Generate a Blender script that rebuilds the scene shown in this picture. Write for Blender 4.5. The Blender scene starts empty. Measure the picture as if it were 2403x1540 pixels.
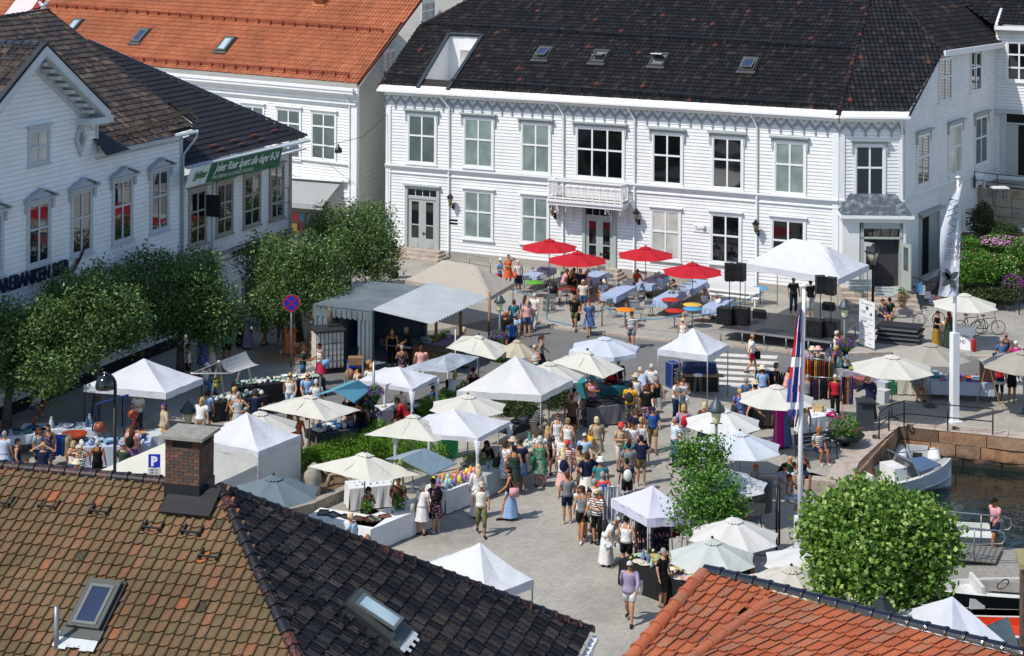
import bpy, math, random
from mathutils import Vector as V3, Matrix
from mathutils.geometry import tessellate_polygon
rnd = random.Random(7)
D = bpy.data; S = bpy.context.scene; COL = S.collection
pi = math.pi
# ---------------------------------------------------------------- camera, world, sun
F = 4100.0; PX = 1201.5; HY = -226.0; ROLL = .006; CH = 20.0
cam = D.objects.new('camera', D.cameras.new('camera')); COL.objects.link(cam); S.camera = cam
cam.data.sensor_width = 36; cam.data.lens = 36*F/2403; cam.data.shift_y = -(770-HY)/2403
cam.data.clip_start = 1; cam.data.clip_end = 2000
cam.matrix_world = Matrix.Translation((0, 0, CH)) @ Matrix.Rotation(pi/2, 4, 'X') @ Matrix.Rotation(ROLL, 4, 'Z')
SUN_AZ = V3((-.83, -.56, 0)).normalized(); SUN_EL = math.radians(53)
W = D.worlds.new('World'); S.world = W; W.use_nodes = True
nt = W.node_tree; sky = nt.nodes.new('ShaderNodeTexSky'); sky.sky_type = 'NISHITA'; sky.sun_disc = False
sky.sun_elevation = SUN_EL; sky.sun_rotation = math.atan2(SUN_AZ.x, SUN_AZ.y)
sky.air_density = 1.0; sky.dust_density = .6
bg = nt.nodes['Background']; bg.inputs[1].default_value = .15; nt.links.new(sky.outputs[0], bg.inputs[0])
sl = D.lights.new('sun', 'SUN'); sl.energy = 3.9; sl.angle = math.radians(.5); sl.color = (1, .955, .88)
sun = D.objects.new('sun', sl); COL.objects.link(sun)
sd = V3((SUN_AZ.x*math.cos(SUN_EL), SUN_AZ.y*math.cos(SUN_EL), math.sin(SUN_EL)))
sun.rotation_euler = sd.to_track_quat('Z', 'Y').to_euler(); sun.location = (-40, 0, 60)
S.view_settings.view_transform = 'Standard'; S.view_settings.look = 'None'; S.view_settings.gamma = 1
S.view_settings.exposure = .2
# ---------------------------------------------------------------- picture measurements -> world
CO = V3((0, 0, CH))
def ray(x, y):
 a, b = x-PX, y-HY
 return V3(((a+ROLL*b)/F, 1, -(b-ROLL*a)/F))
def G(x, y, h=0):
 r = ray(x, y); return CO + r*((h-CH)/r.z)
def hit(x, y, p, n):
 r = ray(x, y); return CO + r*((p-CO).dot(n)/r.dot(n))
def q(k, X, Y):                      # k = 1..16 survey tile of the photograph
 k -= 1; return ((k % 4)*600.75+X/4, (k//4)*384.75+Y/4)
def Q(k, X, Y, h=0): return G(*q(k, X, Y), h)
def lin(c):
 if isinstance(c, str):
  c = [int(c[i:i+2], 16)/255 for i in (0, 2, 4)]
  return tuple(v/12.92 if v < .04045 else ((v+.055)/1.055)**2.4 for v in c)
 return tuple(c)
# ---------------------------------------------------------------- materials
MC = {}
def nodes(name):
 m = D.materials.new(name); m.use_nodes = True; t = m.node_tree
 return m, t, t.nodes['Principled BSDF']
def noise(t, sc, det=3, co=None, rough=.5):
 n = t.nodes.new('ShaderNodeTexNoise'); n.inputs['Scale'].default_value = sc; n.inputs['Detail'].default_value = det
 n.inputs['Roughness'].default_value = rough
 if co: t.links.new(co, n.inputs['Vector'])
 return n
def ramp(t, src, stops, interp='LINEAR'):
 r = t.nodes.new('ShaderNodeValToRGB'); r.color_ramp.interpolation = interp; e = r.color_ramp.elements
 for i, (p, c) in enumerate(stops):
  x = e[i] if i < 2 else e.new(p)
  x.position = p; c = lin(c) if not isinstance(c, (int, float)) else (c, c, c); x.color = (*c, 1)
 t.links.new(src, r.inputs[0]); return r
def mix(t, fac, a, b, mode='MIX'):
 n = t.nodes.new('ShaderNodeMix'); n.data_type = 'RGBA'; n.blend_type = mode
 for s, v in ((n.inputs[0], fac), (n.inputs[6], a), (n.inputs[7], b)):
  if hasattr(v, 'links') or hasattr(v, 'is_output'): t.links.new(v, s)
  elif isinstance(v, (int, float)): s.default_value = v
  else: s.default_value = (*lin(v), 1)
 return n.outputs[2]
def bump(t, b, h, st, dist=.02):
 n = t.nodes.new('ShaderNodeBump'); n.inputs['Strength'].default_value = st; n.inputs['Distance'].default_value = dist
 t.links.new(h, n.inputs['Height']); t.links.new(n.outputs[0], b.inputs['Normal']); return n
def objco(t): return t.nodes.new('ShaderNodeTexCoord').outputs['Object']
def geoco(t): return t.nodes.new('ShaderNodeNewGeometry').outputs['Position']
def mat(c, rough=.7, metal=0, var=.12, sc=3, bmp=0, spec=.4, emit=0, trans=0):
 """plain painted / solid material with slight tonal variation"""
 key = (c, rough, metal, var, sc, bmp, spec, trans)
 if key in MC: return MC[key]
 m, t, b = nodes('m_%s' % (c if isinstance(c, str) else len(MC)))
 b.inputs['Roughness'].default_value = rough; b.inputs['Metallic'].default_value = metal
 b.inputs['Specular IOR Level'].default_value = spec
 if trans: b.inputs['Transmission Weight'].default_value = trans
 col = lin(c)
 if var:
  n = noise(t, sc, 4, geoco(t), .6)
  r = ramp(t, n.outputs[0], [(.3, tuple(v*(1-var) for v in col)), (.7, tuple(min(1, v*(1+var*.5)) for v in col))])
  t.links.new(r.outputs[0], b.inputs['Base Color'])
  if bmp: bump(t, b, n.outputs[0], bmp)
 else: b.inputs['Base Color'].default_value = (*col, 1)
 MC[key] = m; return m
def cloth_mat():
 if 'cloth' in MC: return MC['cloth']
 m, t, b = nodes('cloth'); oi = t.nodes.new('ShaderNodeObjectInfo')
 n = noise(t, 14, 2, objco(t)); r = ramp(t, n.outputs[0], [(.35, .82), (.65, 1.0)])
 t.links.new(mix(t, 1.0, oi.outputs['Color'], r.outputs[0], 'MULTIPLY'), b.inputs['Base Color'])
 b.inputs['Roughness'].default_value = .85; b.inputs['Specular IOR Level'].default_value = .2
 MC['cloth'] = m; return m
def print_mat(kind):
 key = 'pr_'+kind
 if key in MC: return MC[key]
 m, t, b = nodes(key); oi = t.nodes.new('ShaderNodeObjectInfo'); co = objco(t)
 if kind == 'stripe' or kind == 'vstripe':
  w = t.nodes.new('ShaderNodeTexWave'); w.bands_direction = 'Z' if kind == 'stripe' else 'X'
  w.inputs['Scale'].default_value = 4.5 if kind == 'stripe' else 7; t.links.new(co, w.inputs[0]); f = ramp(t, w.outputs[0], [(.45, 0.), (.55, 1.)]).outputs[0]
 elif kind == 'check':
  w = t.nodes.new('ShaderNodeTexChecker'); w.inputs['Scale'].default_value = 17; t.links.new(co, w.inputs[0]); f = w.outputs['Fac']
 else:
  w = t.nodes.new('ShaderNodeTexVoronoi'); w.inputs['Scale'].default_value = 16; t.links.new(co, w.inputs[0]); f = ramp(t, w.outputs[0], [(.28, 1.), (.36, 0.)]).outputs[0]
 other = 'e9e6e0' if kind != 'floral' else 'c98a9a'
 t.links.new(mix(t, f, oi.outputs['Color'], other), b.inputs['Base Color']); b.inputs['Roughness'].default_value = .85
 MC[key] = m; return m
def glass_mat(c='0c1013', rough=.04, spec=.9):
 key = ('gl', c, rough)
 if key in MC: return MC[key]
 m, t, b = nodes('window_glass'); n = noise(t, 1.3, 2, geoco(t))
 col = lin(c); r = ramp(t, n.outputs[0], [(.35, tuple(v*.75 for v in col)), (.7, tuple(v*1.15 for v in col))])
 t.links.new(r.outputs[0], b.inputs['Base Color']); b.inputs['Roughness'].default_value = rough
 b.inputs['Specular IOR Level'].default_value = spec; b.inputs['Coat Weight'].default_value = .6; b.inputs['Coat Roughness'].default_value = .02
 n2 = noise(t, .9, 1, geoco(t)); bump(t, b, n2.outputs[0], .12, .05)
 MC[key] = m; return m
def siding_mat(c='d6d8da', dirt=.5):
 key = ('sid', c)
 if key in MC: return MC[key]
 m, t, b = nodes('painted_siding'); co = geoco(t)
 n = noise(t, 1.1, 6, co, .65); n2 = noise(t, 9, 4, co)
 col = lin(c)
 a = ramp(t, n.outputs[0], [(.3, tuple(v*.88 for v in col)), (.6, col)])
 f = ramp(t, n2.outputs[0], [(.62, 0.), (.78, 1.)])
 mm = t.nodes.new('ShaderNodeMath'); mm.operation = 'MULTIPLY'; mm.inputs[1].default_value = dirt
 t.links.new(f.outputs[0], mm.inputs[0])
 t.links.new(mix(t, mm.outputs[0], a.outputs[0], tuple(v*.72 for v in col)), b.inputs['Base Color'])
 b.inputs['Roughness'].default_value = .6; MC[key] = m; return m
def tile_mat(name, stops, blotch, bcol, bsc=9, rough=.6, spec=.4, thr=.55, coat=0, wd=.1):
 m, t, b = nodes(name); at = t.nodes.new('ShaderNodeAttribute'); at.attribute_name = 'tc'
 sp = t.nodes.new('ShaderNodeSeparateColor'); t.links.new(at.outputs['Color'], sp.inputs[0])
 base = ramp(t, sp.outputs[0], stops, 'CONSTANT' if len(stops) > 4 else 'LINEAR')
 co = geoco(t); n = noise(t, bsc, 5, co, .7)
 ad = t.nodes.new('ShaderNodeMath'); ad.operation = 'MULTIPLY_ADD'; ad.inputs[1].default_value = .22
 t.links.new(sp.outputs[1], ad.inputs[0]); t.links.new(n.outputs[0], ad.inputs[2])
 f = ramp(t, ad.outputs[0], [(thr, 0.), (thr+wd, 1.)])
 nl = noise(t, .55, 4, co, .6); rl = ramp(t, nl.outputs[0], [(.3, .72), (.7, 1.15)])
 mm = t.nodes.new('ShaderNodeMath'); mm.operation = 'MULTIPLY'; mm.inputs[1].default_value = blotch
 t.links.new(f.outputs[0], mm.inputs[0])
 c2 = mix(t, mm.outputs[0], base.outputs[0], bcol)
 n3 = noise(t, 45, 3, co); r3 = ramp(t, n3.outputs[0], [(.35, .7), (.7, 1.1)])
 t.links.new(mix(t, 1.0, mix(t, 1.0, c2, r3.outputs[0], 'MULTIPLY'), rl.outputs[0], 'MULTIPLY'), b.inputs['Base Color'])
 b.inputs['Roughness'].default_value = rough; b.inputs['Specular IOR Level'].default_value = spec
 if coat: b.inputs['Coat Weight'].default_value = coat; b.inputs['Coat Roughness'].default_value = .12
 bump(t, b, n3.outputs[0], .25, .01)
 MC[name] = m; return m
# ---------------------------------------------------------------- mesh building
class MB:
 def __init__(s): s.v = []; s.f = []; s.m = []; s.c = []; s.sm = []
 def add(s, vs, fs, mi=0, c=None, sm=False):
  o = len(s.v); s.v += [V3(p) for p in vs]
  for f in fs: s.f.append([i+o for i in f]); s.m.append(mi); s.c.append(c); s.sm.append(sm)
  return s
 def quad(s, a, b, c, d, mi=0, col=None): return s.add([a, b, c, d], [(0, 1, 2, 3)], mi, col)
 def obox(s, o, ax, ay, az, mi=0):
  o = V3(o); ax = V3(ax); ay = V3(ay); az = V3(az)
  vs = [o+ax*i+ay*j+az*k for k in (0, 1) for j in (0, 1) for i in (0, 1)]
  fs = [(0, 2, 3, 1), (4, 5, 7, 6), (0, 1, 5, 4), (2, 6, 7, 3), (0, 4, 6, 2), (1, 3, 7, 5)]
  if ax.cross(ay).dot(az) < 0: fs = [f[::-1] for f in fs]
  return s.add(vs, fs, mi)
 def box(s, x, y, z, sx, sy, sz, rot=0, mi=0):     # centre x,y ; base z
  c, n = math.cos(rot), math.sin(rot); ax = V3((c*sx, n*sx, 0)); ay = V3((-n*sy, c*sy, 0))
  return s.obox(V3((x, y, z))-ax/2-ay/2, ax, ay, (0, 0, sz), mi)
 def tube(s, pts, r, n=6, mi=0, cap=True, flat=1.0):
  pts = [V3(p) for p in pts]; rs = r if isinstance(r, (list, tuple)) else [r]*len(pts)
  vs = []; prev = None
  for i, p in enumerate(pts):
   d = (pts[min(i+1, len(pts)-1)]-pts[max(i-1, 0)])
   d = d.normalized() if d.length > 1e-9 else V3((0, 0, 1))
   if prev is None:
    a = d.cross(V3((0, 1, 0)) if abs(d.y) < .9 else V3((1, 0, 0))).normalized()
   else: a = (prev-d*prev.dot(d)).normalized()
   prev = a; b = d.cross(a)
   for k in range(n):
    t = 2*pi*k/n; vs.append(p+(a*math.cos(t)+b*math.sin(t)*flat)*rs[i])
  fs = [(i*n+k, i*n+(k+1) % n, (i+1)*n+(k+1) % n, (i+1)*n+k) for i in range(len(pts)-1) for k in range(n)]
  if cap: fs += [tuple(range(n))[::-1], tuple((len(pts)-1)*n+k for k in range(n))]
  return s.add(vs, fs, mi, None, n > 5)
 def lathe(s, prof, c=(0, 0, 0), n=16, mi=0, sx=1, sy=1, sm=True):
  c = V3(c); vs = [c+V3((r*math.cos(2*pi*k/n)*sx, r*math.sin(2*pi*k/n)*sy, z)) for r, z in prof for k in range(n)]
  fs = [(i*n+k, i*n+(k+1) % n, (i+1)*n+(k+1) % n, (i+1)*n+k) for i in range(len(prof)-1) for k in range(n)]
  if prof[0][0] > 1e-4: fs.append(tuple(range(n))[::-1])
  if prof[-1][0] > 1e-4: fs.append(tuple((len(prof)-1)*n+k for k in range(n)))
  return s.add(vs, fs, mi, None, sm)
 def ell(s, c, r, n=12, m=8, mi=0, rot=None, lo=-pi/2, hi=pi/2):
  c = V3(c); vs = []
  for i in range(m+1):
   a = lo+(hi-lo)*i/m
   for k in range(n):
    t = 2*pi*k/n; p = V3((r[0]*math.cos(a)*math.cos(t), r[1]*math.cos(a)*math.sin(t), r[2]*math.sin(a)))
    if rot: p = rot @ p
    vs.append(c+p)
  fs = [(i*n+k, i*n+(k+1) % n, (i+1)*n+(k+1) % n, (i+1)*n+k) for i in range(m) for k in range(n)]
  return s.add(vs, fs, mi, None, True)
 def poly(s, pts, mi=0, c=None):
  pts = [V3(p) for p in pts]; tri = tessellate_polygon([pts]); 
  return s.add(pts, [tuple(t) for t in tri], mi, c)
 def slab(s, pts, th, mi=0):
  """polygon extruded by vector th"""
  pts = [V3(p) for p in pts]; th = V3(th); n = len(pts)
  tri = tessellate_polygon([pts]); nn = (pts[1]-pts[0]).cross(pts[2]-pts[0])
  s.add(pts+[p+th for p in pts], [tuple(t) for t in tri]+[tuple(i+n for i in t) for t in tri]+[(i, (i+1) % n, n+(i+1) % n, n+i) for i in range(n)], mi)
  return s
def wl(o):
 p = V3((0, 0, 0))
 while o: p += V3(o.location); o = o.parent
 return p
def obj(name, mb, mats, parent=None, smooth=None, recalc=False, keep=False):
 me = D.meshes.new(name)
 if parent is not None: L = wl(parent)
 elif keep or not mb.v: L = V3((0, 0, 0))
 else:
  xs = [p.x for p in mb.v]; ys = [p.y for p in mb.v]; zs = [p.z for p in mb.v]
  L = V3(((min(xs)+max(xs))/2, (min(ys)+max(ys))/2, min(zs)))
 me.from_pydata([p-L for p in mb.v], [], mb.f)
 if not isinstance(mats, (list, tuple)): mats = [mats]
 for m in mats: me.materials.append(m)
 me.polygons.foreach_set('material_index', mb.m)
 me.polygons.foreach_set('use_smooth', [bool(x) if smooth is None else smooth for x in mb.sm])
 if any(c is not None for c in mb.c):
  a = me.attributes.new('tc', 'FLOAT_COLOR', 'FACE')
  buf = []
  for c in mb.c: buf += [*(c or (0, 0, 0)), 1]
  a.data.foreach_set('color', buf)
 if recalc:
  import bmesh
  bm = bmesh.new(); bm.from_mesh(me); bmesh.ops.recalc_face_normals(bm, faces=bm.faces); bm.to_mesh(me); bm.free()
 me.update(); o = D.objects.new(name, me); COL.objects.link(o)
 if parent is not None: o.parent = parent
 else: o.location = L
 return o
def tag(o, label=None, cat=None, group=None, kind=None):
 if label: o['label'] = label
 if cat: o['category'] = cat
 if group: o['group'] = group
 if kind: o['kind'] = kind
 return o
def thing(name, loc, label, cat, group=None):
 o = D.objects.new(name, None); COL.objects.link(o); o.location = loc; o.empty_display_size = .2
 return tag(o, label, cat, group)
def copy_tree(o, parent=None):
 c = o.copy(); COL.objects.link(c); c.parent = parent
 for ch in list(o.children): copy_tree(ch, c)
 return c
def place(o, x, y, z=0, rot=0, s=1):
 o.location = (x, y, z); o.rotation_euler = (0, 0, rot); o.scale = (s, s, s) if not isinstance(s, tuple) else s; return o
def struct(name, mb, m, **k): return tag(obj(name, mb, m, **k), None, None, None, 'structure')
def setcol(o, c): o.color = (*lin(c), 1); return o
UP = V3((0, 0, 1))
# ---------------------------------------------------------------- ground, road, water, quay
def paving_mat():
 m, t, b = nodes('paving'); co = geoco(t)
 mp = t.nodes.new('ShaderNodeMapping'); mp.inputs['Rotation'].default_value = (0, 0, -.44); t.links.new(co, mp.inputs[0])
 br = t.nodes.new('ShaderNodeTexBrick'); t.links.new(mp.outputs[0], br.inputs['Vector']); br.inputs['Scale'].default_value = 4.6
 br.inputs['Mortar Size'].default_value = .035; br.inputs['Mortar Smooth'].default_value = .4; br.inputs['Brick Width'].default_value = .9; br.inputs['Row Height'].default_value = .5
 br.inputs['Color1'].default_value = (*lin('9c978e'), 1); br.inputs['Color2'].default_value = (*lin('a8a397'), 1); br.inputs['Mortar'].default_value = (*lin('86817a'), 1)
 n = noise(t, .35, 6, co, .65); r = ramp(t, n.outputs[0], [(.3, .7), (.5, .95), (.7, 1.08)])
 n2 = noise(t, 6, 4, co, .6); r2 = ramp(t, n2.outputs[0], [(.3, .86), (.75, 1.08)])
 c = mix(t, 1., br.outputs['Color'], r.outputs[0], 'MULTIPLY'); c = mix(t, 1., c, r2.outputs[0], 'MULTIPLY')
 t.links.new(c, b.inputs['Base Color']); b.inputs['Roughness'].default_value = .8
 bump(t, b, br.outputs['Fac'], -.15, .006); return m
def rough_mat(key, cols, sc, rough=.85, bm=.3, dist=.02, fine=40):
 if key in MC: return MC[key]
 m, t, b = nodes(key); co = geoco(t); n = noise(t, sc, 6, co, .65)
 r = ramp(t, n.outputs[0], [(.28+.44*i/(len(cols)-1), c) for i, c in enumerate(cols)])
 n2 = noise(t, fine, 3, co, .6); r2 = ramp(t, n2.outputs[0], [(.3, .8), (.7, 1.12)])
 t.links.new(mix(t, 1., r.outputs[0], r2.outputs[0], 'MULTIPLY'), b.inputs['Base Color']); b.inputs['Roughness'].default_value = rough
 bump(t, b, n2.outputs[0], bm, dist); MC[key] = m; return m
M_pave = paving_mat(); M_asph = rough_mat('asphalt', ['5f5e5c', '6b6a67', '747370'], .5)
M_gran = rough_mat('granite', ['8b7a6c', 'a3958a', 'b3a79a', '9c8070'], 1.6, .8, .5)
M_stone = rough_mat('quay_stone', ['5a4a3c', '947454', 'a48c78', '887060', 'a87e56'], .9, .85, .7, .04, 14)
_t = M_stone.node_tree; _b = _t.nodes['Principled BSDF']; _l = _b.inputs['Base Color'].links[0].from_socket; _s = _t.nodes.new('ShaderNodeSeparateXYZ'); _t.links.new(geoco(_t), _s.inputs[0])
_n = noise(_t, 2, 3, geoco(_t)); _a = _t.nodes.new('ShaderNodeMath'); _a.operation = 'MULTIPLY_ADD'; _a.inputs[1].default_value = .5; _t.links.new(_n.outputs[0], _a.inputs[0]); _t.links.new(_s.outputs[2], _a.inputs[2])
_m = _t.nodes.new('ShaderNodeMapRange'); _m.inputs[1].default_value = -.85; _m.inputs[2].default_value = -.55; _t.links.new(_a.outputs[0], _m.inputs[0]); _at = _t.nodes.new('ShaderNodeAttribute'); _at.attribute_name = 'tc'; _r = ramp(_t, _at.outputs['Fac'], [(0, '8a8078'), (.5, 'e8dccc'), (1, 'ffd8a8')]); _t.links.new(mix(_t, _m.outputs[0], '24221c', mix(_t, 1., _l, _r.outputs[0], 'MULTIPLY')), _b.inputs['Base Color'])
M_wood = rough_mat('weathered_wood', ['77726a', '8e8980', '9b968c'], 5, .8, .4)
WZ = -1.25
quay = [(3400, 1131), q(12, 2403, 1038), q(12, 1228, 925), q(12, 1010, 1110), q(12, 850, 1262), q(12, 775, 1440)]
notch = [(1992, 1133), (1905, 1109), (1770, 1113), (1752, 1200), (1748, 1300), (1900, 1320), (2062, 1300)]
near = [(2150, 1440), (2260, 1640), (2600, 1900)]
Q3 = [G(*p) for p in quay]; N3 = [G(*p) for p in notch]; R3 = [G(*p) for p in near]
land = [V3((400, 400, 0)), V3((-400, 400, 0)), V3((-400, -50, 0)), V3((60, -50, 0)), V3((22, 20, 0))]+R3[::-1]+N3[::-1]+Q3[:0:-1]+[Q3[0], V3((400, Q3[0].y-20, 0))]
mb = MB(); mb.poly(land); struct('ground', mb, M_pave, keep=True)
mb = MB(); mb.poly([V3((p.x, p.y, -.62)) for p in N3+[G(2100, 1420)]]); struct('lower_landing', mb, M_pave, keep=True)
mb = MB(); mb.add([(-60, -60, WZ), (500, -60, WZ), (500, 300, WZ), (-60, 300, WZ)], [(0, 1, 2, 3)])
m, t, b = nodes('harbour_water'); b.inputs['Base Color'].default_value = (.006, .013, .012, 1); b.inputs['Roughness'].default_value = .03
b.inputs['Specular IOR Level'].default_value = .6
n = noise(t, 1.1, 3, geoco(t), .5); n.inputs['Distortion'].default_value = 1.2; bump(t, b, n.outputs[0], .3, .12)
struct('water', mb, m, keep=True)
mb = MB(); mb.add([(-400, -60, -6), (500, -60, -6), (500, 400, -6), (-400, 400, -6)], [(0, 1, 2, 3)]); struct('seabed', mb, rough_mat('mud', ['1c1c18', '2a2a22'], .5), keep=True)
def strip(pts, w, z0, z1, mb, mi=0):
 for a, b in zip(pts, pts[1:]):
  d = (b-a); n = V3((-d.y, d.x, 0)).normalized()*w
  mb.obox(V3((a.x, a.y, z0)), (d.x, d.y, 0), n, (0, 0, z1-z0), mi)
road = [(560, 965), (640, 900), (760, 850), (900, 792), (1050, 770), (1180, 742), (1258, 752), (1300, 772), (1418, 786), (1500, 797), (1576, 804), (1700, 815), (1800, 823), (1900, 837), (2100, 832), (2403, 846), (3000, 880),
  (3000, 960), (2403, 905), (2200, 893), (2000, 880), (1850, 892), (1680, 908), (1560, 905), (1420, 905), (1300, 905), (1180, 935), (1040, 975), (880, 975), (760, 950), (640, 1000)]
mb = MB(); mb.poly([G(*p, .004) for p in road]); struct('road', mb, M_asph, keep=True)
mb = MB(); pts = [G(*p) for p in road[5:17]]
for a, b in zip(pts, pts[1:]):
 L = (b-a).length; n = max(1, round(L/1.1))
 for i in range(n):
  p = a+(b-a)*(i/n); e = a+(b-a)*((i+.975)/n); strip([p, e], .28, .0, .1, mb)
struct('kerb', mb, M_gran, keep=True)
mb = MB()
for yl, yr in ((237, 262), (287, 318), (344, 378), (398, 430), (452, 482), (505, 535)):
 xl = 1930-(yl-237)*.25; a, b = Q(11, xl, yl, .009), Q(11, 2500, yr, .009); c, d = Q(11, 2480, yr+30, .009), Q(11, xl-20, yl+27, .009)
 mb.quad(a, b, c, d)
struct('crosswalk_markings', mb, mat('cfcac0', .8, var=.25, sc=5), keep=True)
# footpath slabs and brick area left
mb = MB(); mb.poly([Q(10, *p, .005) for p in ((0, 250), (240, 215), (420, 110), (520, 60), (560, 140), (380, 330), (60, 330), (0, 300))])
struct('brick_paving', mb, rough_mat('brick_pave', ['8a6a58', 'a58470', 'b09a88'], 2.5), keep=True)
def stone_wall(name, a, b, z0, z1, rows, label, th=.5, cap=.0, rs=1, lo=.9, hi=1.9, m=None, group=None):
 """wall of separate weathered blocks from a to b; face towards the right of a->b"""
 R = random.Random(rs); d = (b-a); d.z = 0; L = d.length; d.normalize(); n = V3((d.y, -d.x, 0)); w = MB(); h = (z1-z0)/rows; w.obox(V3((a.x, a.y, z0))-n*th, d*L, n*(th-.06), (0, 0, z1-z0-.02))
 for r in range(rows):
  x = 0; z = z0+r*h
  while x < L:
   l = min(R.uniform(lo, hi), L-x)
   if L-x-l < .3: l = L-x
   o = R.uniform(-.02, .05); g = .018; j = [R.uniform(-.02, .02) for _ in range(4)]
   base = V3((a.x, a.y, 0))+d*(x+g); e = d*(l-2*g); f0 = n*(.0+o); bk = -n*(th-.05)
   zt = z+h-g*1.2; zl = z+g*.6
   v = [base+bk+UP*zl, base+e+bk+UP*zl, base+e+f0+UP*(zl+j[0]), base+f0+UP*(zl+j[1]), base+bk+UP*zt, base+e+bk+UP*zt, base+e+f0*.4+UP*(zt+j[2]*(r < rows-1)), base+f0*.4+UP*(zt+j[3]*(r < rows-1))]
   mid = [(v[3]+v[2])/2+n*.05-UP*0, (v[7]+v[6])/2+n*.03]
   w.add(v+mid, [(0, 1, 2, 8, 3), (4, 7, 9, 6, 5), (3, 8, 9, 7), (8, 2, 6, 9), (0, 3, 7, 4), (1, 5, 6, 2)], 0, (R.random(),)*3)
   x += l
 return tag(obj(name, w, m or M_stone, keep=False), label, 'wall', group)
qa = G(*q(12, 1228, 925)); qb = G(*quay[0])
stone_wall('quay_wall', qa, qb, -1.9, .0, 4, 'rough granite block quay wall facing the boats below the iron railing', rs=3)
stone_wall('quay_wall', Q3[5], Q3[2], -1.9, .0, 4, 'granite quay wall in shade behind the white motorboat', rs=5)
mb = MB()
for a, b in zip([Q3[5]]+Q3[4:1:-1], Q3[4:1:-1]+[qb]):
 L = (b-a).length; n = max(1, int(L/1.3)); d = (b-a).normalized(); nn = V3((-d.y, d.x, 0))
 for i in range(n): mb.obox(a+d*(L*i/n+.01)-nn*.02+UP*0, d*(L/n-.03), nn*rnd.uniform(.8, .95), (0, 0, .012+rnd.random()*.02))
struct('quay_edge_stones', mb, M_gran, keep=True)
# notch walls + stepping stones people sit on
stone_wall('retaining_wall', N3[2], N3[0]+V3((.0, 0, 0)), -1.9, 0.0, 3, 'low wall of big pink granite blocks where people sit eating', rs=9, lo=1.2, hi=2.0, m=M_gran)
stone_wall('retaining_wall', N3[4], N3[3], -1.3, 0.0, 2, 'short stone wall beside the lower landing and the dark litter bin', rs=10, m=M_gran)
stone_wall('quay_wall', R3[1], N3[6], -2., 0.0, 3, 'stone quay wall below the leafy lime tree', rs=12)
stone_wall('quay_wall', N3[6], N3[4], -2., 0.0, 3, 'stone quay wall between the lower landing and the parasols', rs=13)
# ---------------------------------------------------------------- walls
class Wall:
 def __init__(s, A, B, side=1):
  s.A = V3((A.x, A.y, 0)); d = V3((B.x-A.x, B.y-A.y, 0)); s.L = d.length; s.u = d.normalized()
  s.n = V3((s.u.y, -s.u.x, 0))*side
 def px(s, x, y): p = hit(x, y, s.A, s.n); return (p-s.A).dot(s.u), p.z
 def P(s, u, z, o=0): return s.A+s.u*u+s.n*o+UP*z
 def rect(s, xl, yt, xr, yb):
  xm, ym = (xl+xr)/2, (yt+yb)/2
  return s.px(xl, ym)[0], s.px(xr, ym)[0], s.px(xm, yb)[1], s.px(xm, yt)[1]
def bar(mb, W, u0, u1, z0, z1, o0, o1, mi=0): return mb.obox(W.P(u0, z0, o0), W.u*(u1-u0), W.n*(o1-o0), (0, 0, z1-z0), mi)
def siding(mb, W, poly, pitch=.18, mi=0, o=0):
 zs = [p[1] for p in poly]; z = min(zs); top = max(zs)
 def cuts(zz):
  r = []
  for (a, b), (c, d) in zip(poly, poly[1:]+poly[:1]):
   if (b <= zz) != (d <= zz): r.append(a+(c-a)*(zz-b)/(d-b))
  return sorted(r)
 while z < top-1e-3:
  z2 = min(z+pitch, top); a, b = cuts(z+1e-3), cuts(z2-1e-3)
  if len(a) == len(b):
   for i in range(0, len(a), 2):
    p0, p1, p2, p3 = W.P(a[i], z, o+.03), W.P(a[i+1], z, o+.03), W.P(b[i+1], z2, o+.004), W.P(b[i], z2, o+.004)
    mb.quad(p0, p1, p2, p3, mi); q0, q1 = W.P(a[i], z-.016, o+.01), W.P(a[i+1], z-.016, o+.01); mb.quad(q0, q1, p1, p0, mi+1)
  z = z2
M_side = siding_mat('dededd'); M_side2 = siding_mat('e0e3e5', .3); M_lap_shade = mat('8e9092', .9, var=.3, sc=2)  # board undersides in darker grey: the shade line below each lap is painted in
M_trim = mat('dcdddd', .5, var=.06, sc=1.5); M_grey = mat('8f9897', .55, var=.1)
M_door = mat('a3aaa6', .5, var=.06); M_glass = glass_mat(); M_blind = glass_mat('7f8d8a', .25, .5); M_blind2 = glass_mat('54605f', .2, .5); M_curt = glass_mat('b8b8b0', .3, .4)
M_reflg = glass_mat('1c2226', .02, 1.); M_white = mat('dedede', .55, var=.05); M_blk = mat('14161a', .45, var=.2); M_iron = mat('101113', .4, var=.2)
M_galv = mat('8a9094', .4, .6, .15); M_redg = glass_mat('8a1f22', .1, .6)
GL = {'d': M_glass, 'b': M_blind, 'g': M_blind2, 'c': M_curt, 'r': M_reflg}
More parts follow.
